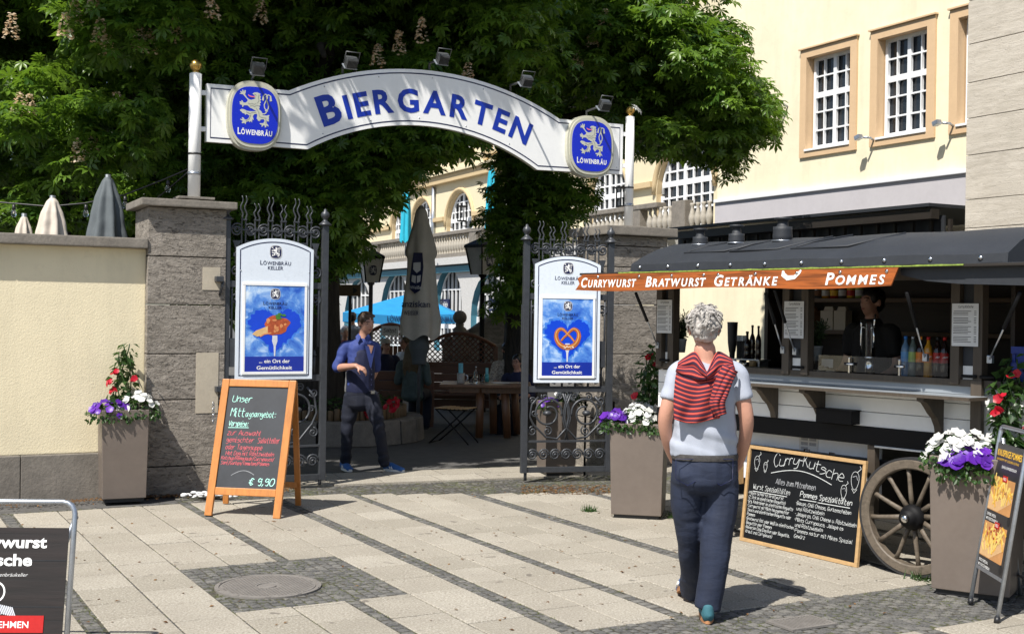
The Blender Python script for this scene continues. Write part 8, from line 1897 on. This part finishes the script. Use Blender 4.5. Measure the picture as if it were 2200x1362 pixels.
def build_waiter():
 """man in a blue waistcoat stepping out of the gate"""
 d = 12.95; Q = lambda u, v, dd=d: P(u, v, dd); t = thing('person', 'man in blue shirt, navy waistcoat and dark jeans stepping out of the gate', 'person', (-1.52, 12.93, 0)); sk = M['skin2']
 look = Vector((.62, -.70, -.16)).normalized(); sd = Vector((.80, .55, 0))      # lateral axis of the body
 mb = MB(); hc = Q(786, 694, 12.93); F_ = head_into(mb, hc, look, 1.0, sk, Vector((.10, -.12, 1))); limb(mb, [Q(783, 708), Q(780, 728)], [.056, .060], sk, sd); limb(mb, [Q(779, 726), Q(777, 750)], [(.062, .058), (.11, .07)], sk, sd)
 limb(mb, [Q(777, 750), Q(775, 790), Q(775, 835), Q(775, 855)], [(.12, .075), (.12, .08), (.12, .08), (.13, .08)], sk, sd)
 shL, elL, wrL = Q(741, 747, 12.90), Q(724, 790, 12.86), Q(766, 786, 12.66); limb(mb, [shL, shL.lerp(elL, .5), elL, elL.lerp(wrL, .35), wrL], [.046, .043, .041, .041, .029], sk, (0, 1, 0)); hand_into(mb, wrL, Vector((.95, -.1, -.42)), Vector((-.1, .5, -.9)), 1.0, sk, .55, -1)
 shR, elR, wrR = Q(806, 748, 13.02), Q(808, 790, 13.14), Q(794, 824, 13.16); limb(mb, [shR, elR, wrR], [.045, .040, .029], sk, (0, 1, 0)); hand_into(mb, wrR, (0, -.1, -1), (-1, 0, 0), 1.0, sk, .45, 1)
 J = ((Q(757, 850, 12.95), Q(746, 922, 12.96), Q(743, 992, 13.02)), (Q(795, 850, 12.93), Q(814, 916, 12.86), Q(826, 996, 12.90)))
 for h, k, a in J: limb(mb, [h, h.lerp(k, .5), k, k.lerp(a, .4), a], [.08, .072, .054, .052, .036], sk, sd)
 fused(mb, 'body', sk, t, .010, 4); bd = t; face_parts(F_, 1.0, t)
 sm = M['shirt_blue']; mb = MB()
 limb(mb, [Q(779, 730), Q(778, 740), Q(777, 752), Q(775, 790), Q(774, 838)], [(.085, .072), (.140, .100), (.158, .110), (.152, .120), (.150, .118)], sm, sd); limb(mb, [Q(760, 741), shL, shL.lerp(elL, .5), elL, elL.lerp(wrL, .16)], [.062, .063, .057, .053, .050], sm, (0, 1, 0), flat=True); limb(mb, [Q(795, 742), shR, shR.lerp(elR, .6), elR.lerp(wrR, .1)], [.062, .063, .057, .054], sm, (0, 1, 0))
 fused(mb, 'shirt', sm, t, .010, 3, cloth(.008, 9, 13, 1)); mb = MB()
 nk = Q(782, 722, 12.93)
 for q, pts in ((-1, ((-.055, -.02, .025), (-.02, -.085, -.01), (-.05, -.10, -.075), (-.085, -.05, -.01))), (1, ((.055, -.05, .02), (.02, -.10, -.02), (.045, -.12, -.085), (.085, -.06, -.02)))): mb.add([nk + Vector(p) for p in pts] + [nk + Vector(p) + Vector((0, -.008, .004)) for p in pts], [(0, 1, 2, 3), (4, 7, 6, 5), (0, 4, 5, 1), (1, 5, 6, 2), (2, 6, 7, 3), (3, 7, 4, 0)], sm)
 mb.build('collar', t)
 vm = M['vest']; mb = MB(); limb(mb, [Q(778, 741), Q(777, 756), Q(776, 775), Q(775, 800), Q(774, 842)], [(.10, .085), (.134, .120), (.150, .132), (.157, .134), (.158, .130)], vm, sd)
 vs = fused(mb, 'waistcoat', vm, t, .010, 3, cloth(.005, 8, 10, 2)); f2 = Vector((.55, -.83, 0))
 c = Q(783, 765, 12.93) + f2 * .148; xx = Vector((.83, .55, 0)); fr = Fr(c, xx, (0, 0, 1), f2); mb = MB(); mb.poly(fr, [(-.055, .115), (.055, .105), (.010, -.12)], -.03, -.004, sm); mb.build('shirt_front', t)
 mb = MB(); mb.poly(fr, [(-.028, .125), (.030, .115), (.004, .03)], -.03, .002, sk); mb.build('open_neck', t); mb = MB()
 for k in range(4): mb.ball(tuple(fr((.012, -.135 - k * .055, .002))), .007, M['navy'], 8, 6)
 mb.build('buttons', vs)
 jm = M['denim_dark']; mb = MB(); limb(mb, [Q(775, 838), Q(776, 855), Q(776, 870)], [(.158, .118), (.165, .122), (.165, .12)], jm, sd)
 for h, k, a in J: limb(mb, [h, h.lerp(k, .5), k, k.lerp(a, .5), a], [(.092, .10), (.086, .09), (.066, .07), (.060, .064), (.058, .062)], jm, sd)
 fused(mb, 'jeans', jm, t, .010, 3, lambda p: .006 * noise.noise(p * 8) + .007 * math.sin(p.z * 60 + 6 * noise.noise(p * 5)) * (math.exp(-((p.z - .48) / .12) ** 2) + math.exp(-((p.z - .14) / .1) ** 2)))
 mb = MB(); b = Q(788, 838, 12.93) + f2 * .150; mb.box(Fr(b, xx, (0, 0, 1), f2), (0, -.012, -.01), (.045, .035, .012), M['chrome'], .004); mb.build('buckle', t)
 for (hu, hv), (tu, tv), dd in (((736, 1007), (760, 1016), 0), ((827, 1010), (862, 1014), 0)): a, b = G(hu, hv), G(tu, tv); dv = (b - a).normalized(); shoe(t, a, a + dv * .27, 1.0, M['shoe_blue'], M['sole'], 0, M['sole'])
 hm = M['hair_brown']; mb = MB(); hair_cap(mb, F_, 1.0, hm, low=.0, thick=1.04);
 for k in range(9): a = -.7 + k * .17; limb(mb, [F_((.02 + a * .02, .01, .112)), F_((a * .08, .056, .092)), F_((a * .085 + .008, .074, .076 + .006 * math.sin(k * 2)))], [.013, .011, .005], hm, F_.x, 8)
 fused(mb, 'hair', hm, t, .007, 2, cloth(.005, 40, 25, 3))
build_waiter()
def sitter(label, u, v, d, look, shirt, hair, hair_m, s=1.0, width=44, drop=.62, turn=0.0, skin=None, arms=True, glasses=False, cap=None, long=False, skirt=True):
 """seated guest: u, v = middle of the head"""
 skin = skin or M['skin2']; hc = P(u, v, d); t = thing('person', label, 'person', (hc.x, hc.y, hc.z - .75)); sd = Vector((math.cos(turn), math.sin(turn), 0)); fw = Vector((math.sin(turn), -math.cos(turn), 0)); dn = Vector((0, 0, -1))
 mb = MB(); F_ = head_into(mb, hc, look, .98 * s, skin); limb(mb, [hc + dn * .09, hc + dn * .16], [.052, .058], skin, sd); ch = hc + dn * .24
 limb(mb, [hc + dn * .18, ch, hc + dn * .45, hc + dn * .68], [(.10, .07), (.16, .095), (.14, .10), (.16, .12)], skin, sd)
 sl, arm = [], []
 for q in (-1, 1):
  a = ch + sd * q * .175 + dn * -.01; e = a + dn * .24 + sd * q * .06 - fw * .02; w = e + fw * .20 + dn * .02 - sd * q * .07
  limb(mb, [a, a.lerp(e, .5), e, e.lerp(w, .4), w], [.050, .043, .039, .036, .027], skin, (0, 0, 1)); hand_into(mb, w, fw - sd * q * .3, dn, .95, skin, .5, q); sl.append((a, e, w))
 k1 = hc + dn * .70 + fw * .40
 for q in (-1, 1): limb(mb, [hc + dn * .68 + sd * q * .09, k1 + sd * q * .11, k1 + sd * q * .11 + dn * .42 - fw * .05], [.085, .06, .045], skin, sd)
 fused(mb, 'body', skin, t, .011, 4); face_parts(F_, .98 * s, t, None, glasses)
 mb = MB(); limb(mb, [hc + dn * .17, ch, hc + dn * .45, hc + dn * .70], [(.09, .075), (.175, .108), (.155, .112), (.178, .132)], shirt, sd)
 for a, e, w in sl: limb(mb, [a - sd * (a - ch).dot(sd) * .5, a, a.lerp(e, .6), e, e.lerp(w, .35 if arms else .85)], [.06, .068, .060, .055, .046], shirt, (0, 0, 1))
 fused(mb, 'shirt', shirt, t, .011, 3, cloth(.006, 9, 10, u)); mb = MB()
 for q in (-1, 1): limb(mb, [hc + dn * .67 + sd * q * .09, k1 + sd * q * .11, k1 + sd * q * .11 + dn * .46 - fw * .05], [.098, .075, .060], M['denim_dark'], sd)
 fused(mb, 'trousers', M['denim_dark'], t, .012, 3, cloth(.005, 9, 9, 1))
 for q in (-1, 1): b = k1 + sd * q * .11 + dn * .50 - fw * .08; mb = MB(); limb(mb, [b, b + fw * .2 + dn * .015], [.042, .034], M['black'], sd); mb.build('shoe', t)
 mb = MB(); hair_cap(mb, F_, .98 * s, hair_m, low=-.01 if not long else -.03, thick=1.05)
 if long:
  for k in range(9): a = (k - 4) / 4; limb(mb, [F_((a * .06, -.06, .04)), F_((a * .085, -.095, -.09)), F_((a * .10 + .01 * math.sin(k * 3), -.10, -.22)), F_((a * .095, -.085, -.36 - .03 * math.cos(k * 2)))], [.030, .030, .028, .012], hair_m, F_.x, 8)
 if cap is None or long: fused(mb, 'hair', hair_m, t, .009, 2, cloth(.007, 24, 12, u))
 if cap:
  mb = MB(); mb.ball((0, -.006, .062), (.088, .104, .062), cap, 18, 10, F_); limb(mb, [F_((0, .07, .055)), F_((0, .125, .040))], [(.07, .012), (.05, .006)], cap, F_.x); fused(mb, 'flat_cap', cap, t, .009, 3)
 return t
def build_guests():
 pat = (lambda t: t.done(t.ramp(t.noise(t.mapping(), 26, 2), [(.50, (.50, .44, .36)), (.54, (.10, .07, .05)), (.60, (.45, .40, .34))]), .8))(NT('patterned_blouse'))
 sitter('seated man in a pale flat cap and dark glasses', 829, 742, 20.2, (.5, -.8, -.1), M['vest'], None, M['hair_brown'], 1.0, turn=.4, cap=plain('cap_cloth', (.42, .40, .37), .8, 0, .2, 20), glasses=True)
 wm = plain('white_shirt', (.62, .63, .66), .8, 0, .08)
 sitter('seated man in a white shirt leaning to the right behind the plank bench', 871, 737, 20.6, (-.7, -.5, -.2), wm, None, M['hair_blond'], 1.0, turn=-.9)
 sitter('woman with long fair brown hair seated with her back to the gate', 888, 750, 17.7, (.25, 1, 0), plain('grey_green_top', (.06, .085, .08), .8, 0, .4, 14), None, M['hair_blond'], 1.0, turn=math.pi - .2, long=True)
 sitter('smiling dark haired woman in a patterned blouse at the garden table', 1090, 752, 18.4, (.35, -1, 0), pat, None, M['hair_dark'], 1.0, turn=.3)
 sitter('woman with glasses and a dark jacket at the garden table', 1112, 778, 17.7, (-.6, -.9, -.05), M['vest'], None, M['hair_dark'], .98, turn=-.4, glasses=True)
 sitter('dark haired guest in a grey shirt far behind the man in the blue shirt', 757, 683, 25, (-.2, 1, 0), plain('grey_shirt', (.20, .22, .26), .8), None, M['hair_dark'], 1.05, turn=2.9)
 sitter('pale haired guest low behind the left trunk, next to the dark haired guest', 741, 715, 24, (.4, -.9, 0), plain('rust_top', (.16, .05, .05), .8), None, M['hair_grey'], 1.0, turn=.3)
 # the vendor standing inside the cart
 s = CP.sz(1874, 650, -1.0)[0]; hc = CP.at(s, 1.70 + (684 - 645) / FPX * 9.4, -1.0); t = thing('person', 'vendor in dark clothes standing inside the food cart behind the beer tap', 'person', (hc.x, hc.y, .99)); sk = M['skin2']; sd = CP.ex; fw = CP.n; dn = Vector((0, 0, -1))
 mb = MB(); F_ = head_into(mb, hc, fw + CP.ex * -.3 + dn * .15, .98, sk); limb(mb, [hc + dn * .09, hc + dn * .17], [.052, .06], sk, sd); limb(mb, [hc + dn * .18, hc + dn * .25, hc + dn * .5, hc + dn * .84], [(.1, .07), (.16, .09), (.14, .1), (.15, .11)], sk, sd)
 for q in (-1, 1): a = hc + dn * .24 + sd * q * .18; e = a + dn * .25 + sd * q * .05; w = e + fw * .19 + dn * .10 - sd * q * .03; limb(mb, [a, e, w], [.05, .04, .028], sk, (0, 0, 1)); hand_into(mb, w, fw + dn * .3, dn, .95, sk, .5, q)
 fused(mb, 'body', sk, t, .011, 4); face_parts(F_, .98, t); bm = plain('black_top', (.012, .011, .012), .8); mb = MB(); limb(mb, [hc + dn * .17, hc + dn * .25, hc + dn * .5, hc + dn * .86], [(.09, .08), (.18, .105), (.16, .115), (.17, .13)], bm, sd)
 for q in (-1, 1): a = hc + dn * .24 + sd * q * .18; limb(mb, [a - sd * q * .08, a, a + dn * .16 + sd * q * .03], [.06, .068, .06], bm, (0, 0, 1))
 fused(mb, 'top', bm, t, .011, 3, cloth(.005, 9, 9, 6)); mb = MB(); hair_cap(mb, F_, .98, M['hair_dark'], low=-.02, thick=1.05); fused(mb, 'hair', M['hair_dark'], t, .009, 2, cloth(.005, 24, 14, 2))
build_guests()
# keep only render data: drop the helper property
for o_ in bpy.data.objects:
 if '_o' in o_: del o_['_o']
